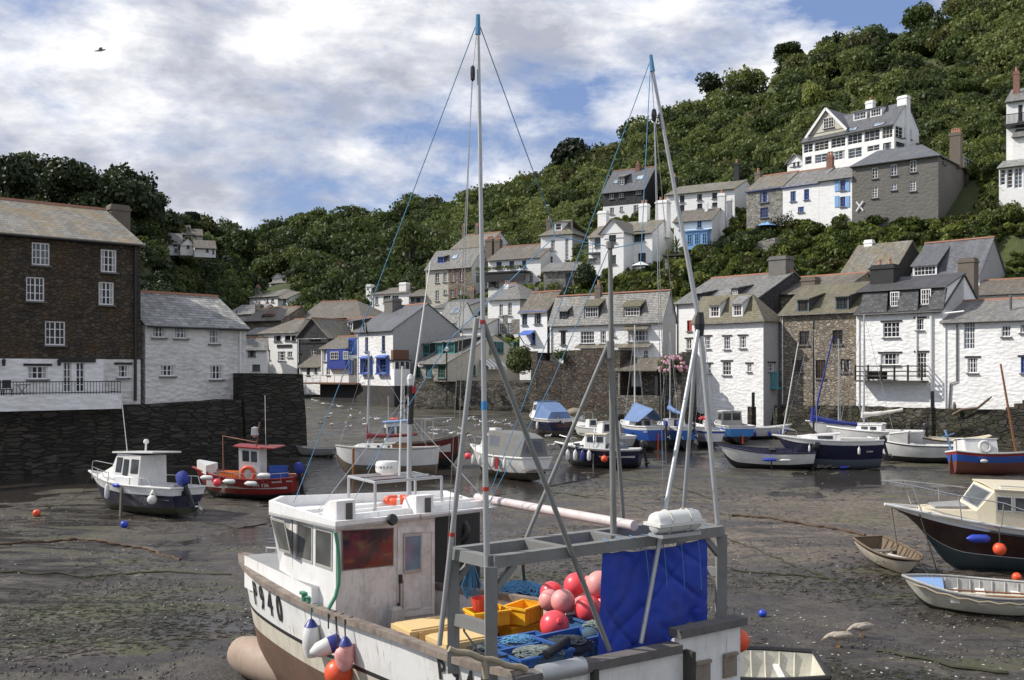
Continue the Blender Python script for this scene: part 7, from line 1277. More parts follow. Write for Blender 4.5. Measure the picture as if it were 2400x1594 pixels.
rp = Rz(908,1112,4.68); m = MB(); m.lathe([(0,0),(.13,0),(.15,.03),(.235,.05),(.25,.10),(.245,.22),(.215,.27),(0,.285)], 20, rp); rdo = m.build('radar_dome', F_WHITE, TR, TO, smooth=40)
TG_ = plain('grey_lettering', (.12,.13,.14), .5)
for k, ch in enumerate('SIMRAD'): a = R(-150+k*17); p = rp+V(math.cos(a)*.247, math.sin(a)*.247, .16); text_obj('lettering', ch, .075, TG_, rdo, Matrix.Translation(-TO) @ frame4(p, (-math.sin(a),math.cos(a),0), (0,0,1)), .002)
p = Rz(958,1195,4.05); m = MB(); m.tube([p, V(p.x+.03,p.y,6.55)], .05, 8); mo = m.build('signal_mast', ALU, TR, TO, smooth=50); q = V(p.x+.03,p.y,0); m = MB(); m.tube([q+V(0,0,5.75), q+V(.02,0,6.3)], .06, 8); m.lathe([(.06,6.3),(.06,6.5),(.04,6.52)], 10, q); m.build('lamp_column', BLK_, mo, TO); m = MB(); m.box(q+V(.08,-.04,6.43), (.09,.09,.13)); m.build('red_lamp', plain('red_lamp_glass', (.35,.02,.02), .3), mo, TO); m = MB(); m.lathe([(.06,0),(.07,.12),(.04,.2),(0,.22)], 10, q+V(0,0,6.53)); m.build('white_lamp', F_WHITE, mo, TO)
m = MB(); m.tube([q+V(.05,0,6.5), C(1009,613,20.2)], .022, 6, r1=.012); m.tube([Rz(936,1115,4.7), Rz(936,1115,4.7)+V(.06,0,2.2)], .022, 6); m.build('aerial', F_WHITE, TR, TO)
p = Rz(934,1172,4.22); rt_ = thing('lifebuoy', 'orange lifebuoy with white bands lying on the trawler wheelhouse roof', 'lifebuoy', p); m = MB(); m.torus((0,0,0), .24, .075, None, 28, 10); 
for i, fc_ in enumerate(m.f):
    if (i//10) % 7 == 0: m.m[i] = 1
m.build('ring', [F_ORANGE, F_WHITE], rt_, smooth=60)
m = MB(); a = Rz(1118,1166,4.2); b_ = Rz(1487,1232,4.28); m.tube([a, b_], .085, 14); pipe = m.build('boom_pipe', paint('pinkish_white_pipe', (.62,.56,.55), .45, .5, (.35,.2,.17), 3.), TR, TO, smooth=50)
m = MB(); p = Rz(1068,1245,3.4); m.torus(p, .22, .11, Matrix.Rotation(R(75),3,'X') @ Matrix.Rotation(R(25),3,'Z')); m.build('black_float', BLK_, TR, TO, smooth=60)
# gantry --------------------------------------------------------------------------------
zg = 4.2; gl, gr, fl, fr_ = Rz(1152,1302,zg), Rz(1690,1231,zg), Rz(1063,1282,zg), Rz(1540,1226,zg)
fr2 = gr+(fl-gl)
m = MB(); gm = .17
for a, b_ in ((gl,gr),(fl,fr2),(gl,fl),(gr,fr2),(gl.lerp(gr,.28),fl.lerp(fr2,.28)),(gl.lerp(gr,.56),fl.lerp(fr2,.56))): d = (b_-a).normalized()*.0; m.bar(a-V(0,0,.09), b_-V(0,0,.09), .15, gm if (a is gl and b_ is gr) or (a is fl and b_ is fr2) else gm-.006)
for p, zb in ((gl,2.35),(fl,2.35),(gr,2.6),(fr2,2.6)): m.bar(V(p.x,p.y,zb), V(p.x,p.y,zg-.15), .17, .17)
for p, d in ((gl,TU),(gr,-TU),(fl,TU)): m.bar(p+V(0,0,-.55), p+d*.38+V(0,0,-.17), .09, .09)
m.bar(V(gl.x,gl.y,3.15), V(fl.x,fl.y,3.15), .1, .18); m.bar(V(gr.x,gr.y,3.4), V(fr2.x,fr2.y,3.4), .1, .14)
m.build('gantry', T_GANT, TR, TO)
def pole(name, a, b, r, r1=None, mats=ALU, bands=()): 
    m = MB(); m.tube([a, b], r, 10, r1=r1)
    for f_, mi in bands: d = (b-a).normalized()*(.03 if mi == 1 else .06); c = a.lerp(b, f_); rr_ = r+((r1 or r)-r)*f_; m.tube([c-d, c+d], rr_*1.1, 10, mi)
    return m.build(name, [mats, plain('red_band', (.5,.04,.03), .5), plain('blue_band', (.04,.25,.55), .5)], TR, TO, smooth=50)
y1 = 14.05; top1 = C(1120,48,y1); j1 = C(1122,735,y1); m1 = pole('mast', C(1145,1552,y1), top1, .050, .024, ALU, ((.53,1),(.27,1),(.40,2)))
pole('mast_leg', C(1030,1512,14.75), C(1117,745,y1), .038, None, ALU, ((.35,1),)); pole('mast_leg', C(1428,1524,15.0), C(1131,752,y1), .040, None, T_GANT)
m = MB(); m.tube([top1-V(0,0,.2), top1+V(0,0,.08)], .04, 8, r1=.03); m.build('blue_binding', ROPEB, m1, TO); m = MB(); m.lathe([(0,.12),(.03,.09),(.035,0),(.03,-.09),(0,-.12)], 8, C(1108,172,y1)); m.build('pulley_block', BLK_, m1, TO)
y2 = 16.9; top2 = C(1525,140,y2); j2 = C(1640,760,y2); m2 = pole('mast', C(1682,1228,y2), j2, .040, .048, ALU); pole('mast_top', j2, top2, .044, .024, ALU); pole('mast_leg', C(1502,1508,15.35), C(1636,775,y2-.05), .038, None, ALU); pole('mast_leg', C(1602,1200,17.6), C(1634,775,y2+.05), .036, None, ALU); m = MB(); m.lathe([(.065,-.2),(.085,0),(.065,.2)], 10, j2); m.build('mast_collar', BLK_, m2, TO)
m = MB(); m.tube([top2-V(-.03,0,.2), top2+V(0,0,.08)], .045, 8, r1=.03); m.build('blue_binding', ROPEB, m2, TO); m = MB(); m.lathe([(0,.12),(.035,.09),(.05,0),(.035,-.09),(0,-.13)], 8, C(1533,270,y2)); m.build('pulley_block', BLK_, m2, TO)
p3 = C(1430,575,16.0); pole('centre_post', C(1438,1255,16.0), p3, .055, .036, T_GANT); pole('post_stay', Rz(1233,1262,4.15), C(1426,805,16.0), .034, None, T_GANT); pole('post_stay', Rz(1462,1236,4.15), C(1432,810,16.0), .036, None, T_GANT)
m = MB(); m.tube([C(1430,800,16.0), C(1430,840,16.0)], .07, 8); m.tube([p3-V(0,0,.05), p3+V(0,0,.06)], .065, 8); m.build('post_collar', T_GANT, TR, TO)
bs = Rz(690,1175,4.26)
for a, b_ in ((top1,bs),(top1,C(1291,512,16.0)),(C(1291,512,16.0),C(1301,552,16.)),(C(1301,553,16.),C(1060,790,15.0)),(top2,C(1150,1150,19.)),(top2,C(1501,625,16.8)),(p3,C(1292,900,17.3)),(C(1292,900,17.3),C(1140,1190,19.2)),(C(1060,790,15.),C(860,1100,18.5)),(C(1301,553,16.),C(1420,577,16.)),(C(1436,582,16.),C(1506,568,16.))): t = MB(); t.tube([a, a.lerp(b_,.5)-V(0,0,(b_-a).length*.004), b_], .0075, 5); t.build('blue_rigging', ROPEB, TR, TO)
for a, b_ in ((C(1108,180,y1),C(1048,1300,14.7)),(C(1106,180,y1),C(1066,1290,14.7)),(top1,C(1108,160,y1)),(C(1533,285,y2),C(1556,1215,17.5)),(C(1534,285,y2),C(1566,1215,17.5)),(C(1536,285,y2),C(1578,740,17.5)),(top2,C(1533,262,y2)),(V(q.x,q.y,6.4),Rz(735,1210,4.1)),(V(q.x,q.y,6.4),Rz(808,1215,4.1)),(V(q.x,q.y,5.9),Rz(1150,1185,4.1))): t = MB(); t.tube([a, b_], .0065, 4); t.build('wire_rigging', STEEL, TR, TO)
# liferaft, tarpaulin
lr = Rz(1582,1224,4.42); rt_ = thing('liferaft_canister', 'white liferaft canister strapped on top of the trawler gantry', 'liferaft', lr-V(0,0,.2), (0,0,math.atan2(TU.y,TU.x))); m = MB(); m.lathe([(0,-.47),(.10,-.465),(.155,-.43),(.175,-.35),(.175,.35),(.155,.43),(.10,.465),(0,.47)], 18, (0,0,.22), 0, Matrix.Rotation(R(90),3,'Y')); m.box((0,0,.2), (.96,.40,.05)); m.build('shell', F_WHITE, rt_, smooth=40); m = MB()
for x in (-.2,.2): m.torus((x,0,.22), .182, .016, Matrix.Rotation(R(90),3,'Y'))
m.build('strap', ROPEW, rt_); m = MB(); m.box((0,0,.02), (.8,.34,.05)); m.build('cradle', ALU, rt_)
NA, NB = 60, 46; m = MB(); tl, trr = gl.lerp(gr, .435), gl.lerp(gr, .925); vs = []
for i in range(NA+1):
    for j in range(NB+1):
        a, b = i/NA, j/NB; p = tl.lerp(trr, a-.015*b*(1-a)*3); z = 4.03-.06*math.sin(a*3.14)-.015*abs(math.sin(a*16))*(1-b)+(2.32+.28*a-4.03)*b
        k_ = min(1, a*6, (1-a)*6); cr = 1-abs(noise.noise(V((a+b*.7)*3.4, (b-a*.3)*.9, 1.7)))*2.2; cr2 = 1-abs(noise.noise(V((a-b*.8)*4.2, b*1.1, 6.3)))*2.2; d = k_*(.06*math.sin(a*6+b*2)*b+.09*max(0,cr)**5*(.4+b*.7)+.07*max(0,cr2)**6+.05*noise.noise(V(a*4,b*3,2)))+.02*noise.noise(V(a*14,b*10,5)); vs.append(V(p.x,p.y,z)+TN*(.02-d))
m.add(vs, [(i*(NB+1)+j, i*(NB+1)+j+1, (i+1)*(NB+1)+j+1, (i+1)*(NB+1)+j) for i in range(NA) for j in range(NB)])
tp = m.build('tarpaulin', CANV['tarp'], None, tl, smooth=180); tp.location = tl; tag(tp, 'large crumpled bright blue tarpaulin tied to the trawler gantry', 'tarpaulin')
for k in range(9): p = tl.lerp(trr, .03+k*.118); t = MB(); t.tube([p+V(0,0,-.2), p+V(0,0,.01)+TN*.09, p+V(0,0,.02)-TN*.05], .008, 4); t.build('lashing', ROPEB, tp, tl)
for k in range(4): p = tl.lerp(trr, .35+k*.17)+TN*.12; t = MB(); t.tube([p+V(0,0,-.15), p+V(.03,0,-.4), p+TU*.08+V(0,0,-.75-.08*k)], .006, 4); t.build('lashing', ROPEB, tp, tl)
# things on the deck ---------------------------------------------------------------------
ang = math.atan2(TU.y, TU.x)
def lidbox(px, py, z, size, lab, rz=0.):
    p = Rz(px, py, z); rt_ = thing('lidded_fish_box', lab, 'fish box', V(p.x,p.y,z-size[2]), (0,0,ang+rz), 'tan lidded fish boxes'); x, y, h_ = size; m = MB(); m.box((0,0,h_*.42), (x*.95,y*.94,h_*.84), taper=1.03); m.build('box', C_TAN, rt_)
    m = MB(); m.box((0,0,h_*.92), (x,y,h_*.16)); m.box((0,0,h_+.012), (x*.9,y*.86,.024)); m.build('lid', C_TAN, rt_)
    m = MB()
    for k in (-.3,.3): m.box((k*x,-y/2-.01,h_*.8), (.08,.03,.16))
    m.build('clasp', C_TAN, rt_)
lidbox(1000,1462,2.42, (1.02,.72,.5), 'tan lidded fish box nearest the wheelhouse on the trawler deck'); lidbox(1082,1490,2.40, (.98,.72,.5), 'tan lidded fish box in front, beside the left gantry post'); lidbox(945,1475,2.2, (.5,.4,.3), 'small dusty pink lidded box against the tan fish boxes', .3)
def c_at(px, py, zbase, size, lab, rz=0., m_=C_YEL, nm='fish_crate', g='yellow fish crates'):
    p = Rz(px, py, zbase); return crate(0,0,0, size, m_, lab, ang+rz, nm, p, 'crate', 0, g)
c_at(1221,1497,2.0, (.66,.42,.30), 'yellow fish crate lowest and nearest in the trawler stack'); c_at(1142,1480,2.0, (.66,.42,.26), 'yellow fish crate at the bottom of the left hand stack', -.1); c_at(1142,1470,2.22, (.64,.42,.20), 'yellow fish crate in the middle of the left hand stack', -.06); c_at(1142,1462,2.38, (.66,.44,.26), 'yellow fish crate under the red basket', -.12); c_at(1228,1460,2.16, (.60,.44,.22), 'yellow fish crate under the topmost tilted one', .35); c_at(1228,1455,2.34, (.60,.44,.30), 'topmost yellow fish crate, empty and turned askew', .4); c_at(1100,1478,2.0, (.5,.36,.3), 'yellow fish crate half hidden behind the left gantry post', .2)
p = Rz(1130,1428,2.62); rt_ = thing('basket', 'small red basket standing in the yellow crates on the trawler', 'basket', p); m = MB(); m.lathe([(0,.01),(.15,.01),(.19,.2),(.2,.2),(.165,0)], 14, (0,0,0)); m.build('tub', C_RED, rt_); m = MB(); m.torus((.17,0,.22), .05, .012, Matrix.Rotation(R(90),3,'X'), 10, 5); m.build('handle', F_WHITE, rt_)
def pile(name, lab, c, rx, ry, rz_, n, m_, r=.011, seed=1, cat='rope pile', core=None):
    rr = random.Random(seed); rt_ = thing(name, lab, cat, c); mm = MB()
    for k in range(n):
        a = rr.random()*6.28; cr = (.25+.75*rr.random()); x0, y0 = rx*cr*math.cos(a)*.6, ry*cr*math.sin(a)*.6; q_ = []; w_ = rr.uniform(.15,.5); st = rr.random()*6.28; ln = rr.uniform(2.,6.)
        for i in range(9):
            th = st+ln*i/8; x = x0+w_*rx*math.cos(th); y = y0+w_*ry*math.sin(th); d = min(1,(x/rx)**2+(y/ry)**2); q_.append((x, y, rz_*math.sqrt(max(0,1-d*.95))*(.92+.16*rr.random())))
        mm.tube(q_, r, 4, cap=False)
    mm.build('strands', m_, rt_); mm = MB(); mm.ball((0,0,-.03), (rx*.93,ry*.93,rz_*.93), 14, 8, bump=.15); mm.build('heap', core or m_, rt_, smooth=80); return rt_
NETD = paint('dark_net', (.035,.05,.065), .9, .5); NETG = paint('grey_green_net', (.24,.28,.26), .95, .4); CORE = paint('net_core_dark', (.05,.10,.15), .95, .5)
pile('rope_pile', 'heap of pale blue rope behind the yellow crates', Rz(1222,1415,2.2), .62, .45, .42, 120, [ROPEB], .014, 2, core=CORE); pile('net_pile', 'grey green net spilling over the deck beside the left mast', Rz(1110,1530,2.15), .5, .35, .2, 90, [NETG], .007, 4, 'net', CORE)
def tray(px, py, z, size, lab, rz=0): p = Rz(px, py, z); return crate(0,0,0, size, paint('tray_blue', (.03,.12,.38), .45, .3), lab, ang+rz, 'fish_tray', p, 'tray', 0, 'blue trays on the trawler')
tray(1255,1545,2.33, (1.0,.62,.15), 'shallow blue tray of netting nearest the trawler stern', .05); tray(1335,1512,2.38, (.95,.6,.16), 'shallow blue tray of dark rope under the leaning pole', .1); tray(1225,1518,2.3, (.9,.6,.14), 'shallow blue tray of blue twine behind the near trays', .0)
pile('net_pile', 'pale netting with small white floats in the nearest blue tray', Rz(1260,1540,2.40), .46, .27, .16, 90, [NETG], .007, 5, 'net', CORE); pile('rope_pile', 'coil of dark rope in the blue tray under the leaning pole', Rz(1330,1512,2.44), .42, .25, .14, 70, [NETD], .010, 6, core=NETD); pile('rope_pile', 'blue twine in the tray behind the near trays', Rz(1222,1512,2.36), .42, .26, .15, 90, [ROPEB], .008, 7, core=CORE)
c_at(1388,1528,1.95, (.62,.55,.62), 'deep blue bin half hidden by the blue tarpaulin', .0, paint('bin_blue', (.035,.13,.30), .5, .35), 'fish_bin', None); pile('net_pile', 'pale green net heaped in the deep blue bin', Rz(1398,1478,2.52), .26, .24, .16, 60, [NETG], .007, 9, 'net', CORE); c_at(1035,1400,1.9, (.8,.6,.75), 'tall blue bin in the shade of the wheelhouse roof', .1, paint('bin_dark_blue', (.02,.06,.22), .5, .35), 'fish_bin', None)
zz7 = lambda x, y: (1000+x/2.951, 1150+y/2.951)
for (x, y, rad, Y, mm_, lab) in ((862,705,78,18.1,F_PINK,'bright pink buoy at the back left of the heap'),(850,758,76,17.7,F_FADED,'faded pink buoy at the left edge of the heap'),(942,764,84,17.3,F_FADED,'faded pink buoy at the front of the heap with brown scuffs'),(1035,655,88,18.0,F_PINK,'bright pink buoy highest of the heap'),(1195,650,95,17.6,F_FADED,'faded pink buoy tucked against the tarpaulin edge'),(1090,762,72,17.9,F_FADED,'faded pink buoy mostly hidden in the middle of the heap'),(1118,822,98,17.2,F_PINK,'large bright pink buoy behind the leaning pole'),(885,930,102,16.9,F_PINK,'lowest large bright pink buoy in front of the heap'),(1225,790,70,17.5,F_PINK,'bright pink buoy peeping from behind the tarpaulin')):
    px, py = zz7(x, y); c = C(px, py, Y); rr_ = rad/2.951*Y/F; rt_ = thing('buoy', lab, 'buoy', c, (R(random.uniform(60,150)), R(random.uniform(-40,40)), random.random()*6), 'pink buoys heaped on the trawler'); m = MB(); m.ball((0,0,0), rr_, 26, 18); m.build('float', mm_, rt_, smooth=80); m = MB(); m.lathe([(rr_*.25,rr_*.95),(rr_*.2,rr_*1.15),(0,rr_*1.18)], 12); m.build('neck', mm_, rt_)
pile('net_pile', 'dark heap of netting under the pink buoys', Rz(1325,1490,1.9), .95, .6, .42, 90, [NETD], .012, 12, 'net', NETD)
p = Rz(927,1468,2.1); rt_ = thing('jerrycan', 'scuffed white jerrycan standing by the trawler door', 'jerrycan', p, (0,0,ang)); m = MB(); m.box((0,0,.16), (.26,.2,.32), taper=.96); m.box((0,0,.345), (.2,.14,.05), taper=.7); m.build('body', paint('jerrycan_white', (.5,.49,.46), .5, .5), rt_); m = MB(); m.lathe([(0,.42),(.03,.42),(.035,.36)], 8, (.06,0,0)); m.build('cap', BLK_, rt_)
p = Rz(828,1455,2.25); rt_ = thing('jerrycan', 'blue jerrycan with white label leaning on the wheelhouse', 'jerrycan', p, (R(-18),0,ang)); m = MB(); m.box((0,0,.2), (.36,.2,.42), taper=.94); m.build('body', C_BLUE, rt_); m = MB(); m.box((0,-.103,.18), (.22,.008,.2)); m.build('paper_label', F_WHITE, rt_)
t = MB(); p = Rz(1104,1302,4.05); rt_ = thing('rope_hank', 'pale blue rope hank hanging from the left end of the gantry', 'rope', p); rr = random.Random(8)
for k in range(9): a = rr.uniform(-.09,.09); t.tube([(0,0,0), (a*.4,.02,-.18), (a-.05,.03,-.45), (a,.03,-.62-.04*rr.random()), (a+.06,.02,-.45), (a*.4+.02,.0,-.18), (0,0,0)], .012, 5)
t.build('strands', ROPEB, rt_, smooth=60)
# fenders over the side
def over(px, py): 
    for i in range(400):
        s = i/400; z = 2.3; h_ = TH(s, z); 
        if pxof(h_)[0] <= px: break
    lo, hi = .2, 2.7
    for _ in range(30):
        z = (lo+hi)/2; yy = pxof(TH(s, z))[1]
        if yy > py: lo = z
        else: hi = z
    return TH(s, z)+V(-.74,-.66,0)*.16, TH(s, TZ(s))+V(-.08,-.06,.08), s
for kind, px, py in (('a',745,1495),('b',785,1510),('c',824,1535),('d',803,1572)):
    c, tp_, s = over(px, py); lab = {'a':'white fender with blue end hanging over the trawler bow quarter','b':'white and navy fender hanging askew beside the first trawler fender','c':'crumpled half deflated pink buoy hanging on the trawler side','d':'round red buoy hanging lowest on the trawler side'}[kind]
    rt_ = thing('fender' if kind in 'ab' else 'buoy', lab, 'fender' if kind in 'ab' else 'buoy', c, group='floats hung over the trawler side'); m = MB()
    if kind == 'a': m.lathe([(0,-.36),(.1,-.33),(.16,-.15),(.155,.05),(.12,.22),(.05,.32),(0,.33)], 16, (0,0,.02)); m.lathe([(.125,.215),(.055,.325),(0,.36)], 16, (0,0,.02), 1)
    elif kind == 'b': Mx = Matrix.Rotation(R(18),3,'Z') @ Matrix.Rotation(R(72),3,'Y'); m.lathe([(0,-.34),(.05,-.32),(.13,-.2),(.155,0),(.15,.02)], 14, (0,0,0), 0, Mx); m.lathe([(.152,.02),(.155,.2),(.1,.28),(0,.3)], 14, (0,0,0), 1, Mx)
    elif kind == 'c': m.ball((0,0,0), (.17,.14,.24), 16, 12, bump=.28); m.lathe([(.12,.2),(.08,.28),(.03,.34),(0,.35)], 12, (0,0,.0), 1)
    else: m.ball((0,0,0), .245, 26, 18); m.lathe([(.09,.22),(.07,.3),(0,.32)], 12, (0,0,0), 2)
    m.build('body', [{'a':F_WHITE,'b':F_WHITE,'c':F_FADED,'d':F_ORANGE}[kind], F_NAVY, CH_GREY], rt_, smooth=50); m = MB(); m.tube([V(0,0,.3), tp_-c+V(.0,0,0), tp_-c+V(.12,.1,.03)], .014, 5); m.build('lanyard', ROPEG if kind == 'a' else ROPED, rt_)
c = on(1740,1512,.0)+TU*.05; rt_ = thing('buoy', 'red buoy showing behind the stern corner of the trawler', 'buoy', c+RF*.25+TU*.12, group='floats hung over the trawler side'); m = MB(); m.ball((0,0,0), .2, 20, 14); m.build('body', F_ORANGE, rt_, smooth=60)
t = MB(); pts = []; 
for k in range(12): a = k/11; q_ = on(1085+a*150, 1532+a*38+3*math.sin(k*1.7)); pts.append(V(q_.x,q_.y,max(q_.z,2.70))+RF*(.3*(1-a)))
t.tube(pts, .045, 8); t.build('mooring_rope', ROPE, TR, TO, smooth=60); t = MB(); t.tube([pts[5], pts[5]+V(.02,-.05,-.25)], .045, 7); t.build('rope_end', ROPE, TR, TO, smooth=60)
t = MB(); p = TH(.525,TZ(.525))+V(0,0,.1); t.lathe([(.05,0),(.05,.12),(.09,.13),(.09,.17),(0,.17)], 8, p); t.lathe([(.05,0),(.05,.1),(.08,.11),(0,.13)], 8, p+V(.12,-.15,0)); t.build('bollard', ROPEG, TR, TO)
m = MB(); a = Rz(1280,1535,2.5); m.tube([a, Rz(1330,1500,2.62)], .07, 10); m.build('black_pipe', BLK_, TR, TO, smooth=50)
t = MB(); t.tube([Rz(1083,1437,2.9), Rz(1088,1480,2.7), Rz(1120,1525,2.5), Rz(1150,1545,2.45), Rz(1240,1525,2.5)], .018, 6); t.tube([Rz(1228,1260,4.1), Rz(1226,1330,3.2), Rz(1230,1370,2.4)], .03, 6); t.build('black_hose', BLK_, TR, TO)
# ------------------------------------------------------------------ woods and gardens
wood('hillside_woodland', 'dense green woodland covering the steep hillside right of the harbour', 'woodland', 1000, 2750, .30, 1.0, 1250, (2.0, 4.2), LEAF, CROWNS, (.05, 1.), .10, 3)
wood('valley_woodland', 'dark green woodland closing the valley behind the village', 'woodland', 330, 1050, .12, 1.0, 480, (2.2, 4.4), LEAF, CROWNS, (.0, .62), .06, 4)
wood('quay_hill_woodland', 'shaded dark trees crowding the slope above the left quay', 'woodland', -300, 520, .1, 1.0, 150, (3.0, 5.0), LEAFD, CROWNS, (.2, 1.), .0, 5)  # shade of this slope is put into the darker leaf colour
BLOCK2 = BLOCK[:]
BLOCK[:] = [(a+6, b, c-6, d-24, Y) for a, b, c, d, Y in BLOCK2]
wood('garden_shrubbery', 'mixed shrubs and creepers filling the gardens between the hillside houses', 'shrubbery', 1050, 2650, .0, .64, 2300, (.7, 1.8), LEAFB, CROWNS_S, (.0, .75), .22, 6)
wood('garden_groundcover', 'low dark green ground cover between the garden shrubs', 'ground cover', 1050, 2650, .0, .64, 2600, (.5, 1.1), LEAFB, CROWNS_S, (.0, .6), .3, 16, lift=.25)
def T(px, py, hp, wp, label, Y=None, **k):
    Y = Y or Yof(px, py); return tree(px, py, Y, hp*Y/F, wp*Y/F, label, **k)
GT = 'single trees standing out of the woods'
T(1905, 285, 100, 62, 'bright yellow green round tree above the glazed villa', m_=LEAFB, tint=.75, seed=1, group=GT, nl=18)
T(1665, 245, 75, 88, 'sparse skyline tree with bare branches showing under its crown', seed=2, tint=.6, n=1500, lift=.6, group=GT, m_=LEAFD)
T(1340, 425, 105, 105, 'dark domed tree rising alone on the skyline left of the ridge', seed=3, tint=.2, group=GT, nl=20, m_=LEAFD)
T(1848, 152, 55, 80, 'round topped tree at the edge of the upper skyline', seed=4, tint=.3, group=GT)
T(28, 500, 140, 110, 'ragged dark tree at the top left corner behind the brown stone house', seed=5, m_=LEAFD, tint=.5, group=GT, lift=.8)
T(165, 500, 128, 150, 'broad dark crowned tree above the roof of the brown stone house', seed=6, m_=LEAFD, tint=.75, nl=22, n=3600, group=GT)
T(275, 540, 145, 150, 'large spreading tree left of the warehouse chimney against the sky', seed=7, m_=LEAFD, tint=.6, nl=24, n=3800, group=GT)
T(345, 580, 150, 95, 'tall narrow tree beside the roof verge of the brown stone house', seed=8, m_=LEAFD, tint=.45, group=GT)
T(447, 545, 50, 62, 'dark pine behind the far hamlet', seed=9, m_=LEAFD, tint=.2, rz=.5, group=GT, lift=.9)
T(556, 650, 120, 108, 'full round tree right of the far hamlet', seed=10, tint=.3, nl=22, n=3400, group=GT)
T(532, 545, 26, 12, 'tiny pointed conifer on the far skyline', seed=11, m_=LEAFD, tint=.3, name='conifer', group=GT, lift=1., trunk=False)
T(615, 640, 70, 75, 'pale green bush tree at the foot of the valley wood', seed=12, tint=.7, group=GT)
T(690, 640, 70, 80, 'mid green tree right of the small white house in the woods', seed=13, tint=.6, group=GT)
T(965, 660, 150, 85, 'olive tree with pale bare trunks left of the stone cottages', seed=14, tint=.3, n=1300, lift=1.0, group=GT)
T(1740, 470, 85, 70, 'dark green tree between the long white cottage and the stone end cottage', seed=15, m_=LEAF, tint=.15, group=GT)
T(2222, 330, 58, 80, 'low spreading orchard tree beside the glazed villa', seed=16, tint=.6, lift=.9, group=GT)
T(1372, 690, 75, 72, 'dark evergreen bush in front of the villa gardens', seed=17, m_=LEAFD, tint=.7, trunk=False, group=GT)
T(1422, 692, 66, 32, 'slender yellow green cypress beside the centre post', seed=18, m_=LEAFB, tint=.45, name='cypress', rz=1.2, trunk=False, group=GT, lift=1.2)
T(1600, 650, 45, 60, 'yellow flowering shrub above the slate roofs', m_=LEAFB, tint=1., seed=19, trunk=False, name='shrub', cat='shrub')
T(1885, 690, 55, 60, 'grey green round bush by the big grey chimney', m_=LEAF, tint=.9, seed=20, trunk=False, name='shrub', cat='shrub', Y=108)
T(2312, 525, 62, 70, 'dark bush at the foot of the grey house end wall', m_=LEAF, tint=.3, seed=24, trunk=False, name='shrub', cat='shrub', Y=GH.R.y+1)
T(2352, 470, 70, 80, 'tall green bush between the grey house and the conservatory', m_=LEAF, tint=.6, seed=25, trunk=False, name='shrub', cat='shrub', Y=GH.R.y+6)
T(2305, 440, 50, 60, 'small bush beside the upper right end of the grey house', m_=LEAFB, tint=.2, seed=26, trunk=False, name='shrub', cat='shrub', Y=GH.R.y+9)
TAM = leaf_mat('tamarisk_needles', (.05,.07,.02), (.10,.125,.04), (.15,.18,.06), .3)
T(1218, 900, 92, 112, 'feathery tamarisk bush on the harbour wall beside the cream boathouse', Y=106.5, m_=TAM, tint=.5, seed=21, n=5200, leaf=.05, nl=20, trunk=False, name='tamarisk', cat='bush', lr=(.2,.36))
T(1320, 858, 40, 70, 'green creeper hanging over the top of the dark harbour wall', Y=101., m_=LEAF, tint=.5, seed=22, n=1600, leaf=.06, trunk=False, name='creeper', cat='creeper')
hyd = T(1572, 895, 62, 82, 'hydrangea bush with pink flower heads on the grey harbour wall', Y=93.5, m_=LEAF, tint=.6, seed=23, n=1800, leaf=.07, trunk=False, name='hydrangea', cat='bush')
rr = random.Random(4); m = MB(); kk = 93.5/F
for k in range(46):
    a = rr.uniform(-2.2, 1.0)-.4; e = rr.uniform(.1, 1.2); m.ball((math.cos(a)*math.cos(e)*40*kk, math.sin(a)*math.cos(e)*40*kk, (18+44*math.sin(e))*kk), rr.uniform(.12,.2), 7, 5, bump=.3)
hyd.rotation_euler = (0,0,0); m.build('flower_heads', paint('hydrangea_pink', (.62,.30,.38), .8, .5, (.6,.5,.5)), hyd)
def palm(px, py, hp, label, Y, n=46, w=1.1, tint=.5):
    p = C(px, py, Y); h_ = hp*Y/F; rt_ = thing('palm_tree', label, 'palm', p, group='cabbage palms in the gardens'); m = MB(); m.tube([(0,0,-.5), (.1,.05,h_*.35), (.05,0,h_*.62)], .16, 7, r1=.1); m.build('trunk', BARK, rt_); r_ = np.random.default_rng(int(px)); Q = []
    for k in range(n):
        a = r_.random()*6.28; e = r_.uniform(-.5,1.4); L = h_*.42*r_.uniform(.8,1.1)*w; d = np.array([math.cos(a)*math.cos(e), math.sin(a)*math.cos(e), math.sin(e)]); s = np.array([-math.sin(a), math.cos(a), 0])*.06; b = np.array([.05,0,h_*.62]); mid = b+d*L*.6; tip = b+d*L+np.array([0,0,-L*.22]); Q += [np.stack([b-s*.5, b+s*.5, mid+s, mid-s]), np.stack([mid-s, mid+s, tip+s*.2, tip-s*.2])]
    Q = np.array(Q); T_ = np.zeros((len(Q),3)); T_[:,0] = tint; me = quads_mesh('fronds', Q, LEAF, T_); o = bpy.data.objects.new('fronds', me); COL.objects.link(o); o.parent = rt_; return rt_
palm(1585, 628, 78, 'tall cabbage palm beside the villa with two white chimneys', Yof(1585,628)-.5); palm(1565, 632, 52, 'shorter cabbage palm leaning left of the tall one', Yof(1565,632)-.5); palm(2080, 462, 44, 'brownish palm in front of the grey house windows', Yof(2080,462)-.5, tint=.1); palm(2265, 430, 44, 'palm beside the dark end wall of the grey house', Yof(2265,430)-.5); palm(2320, 500, 70, 'wide palm in the bushes under the conservatory', Yof(2320,500)-.5, w=1.2); palm(1690, 640, 40, 'low palm above the long slate roofs', Yof(1690,640)-.5, w=1.3)
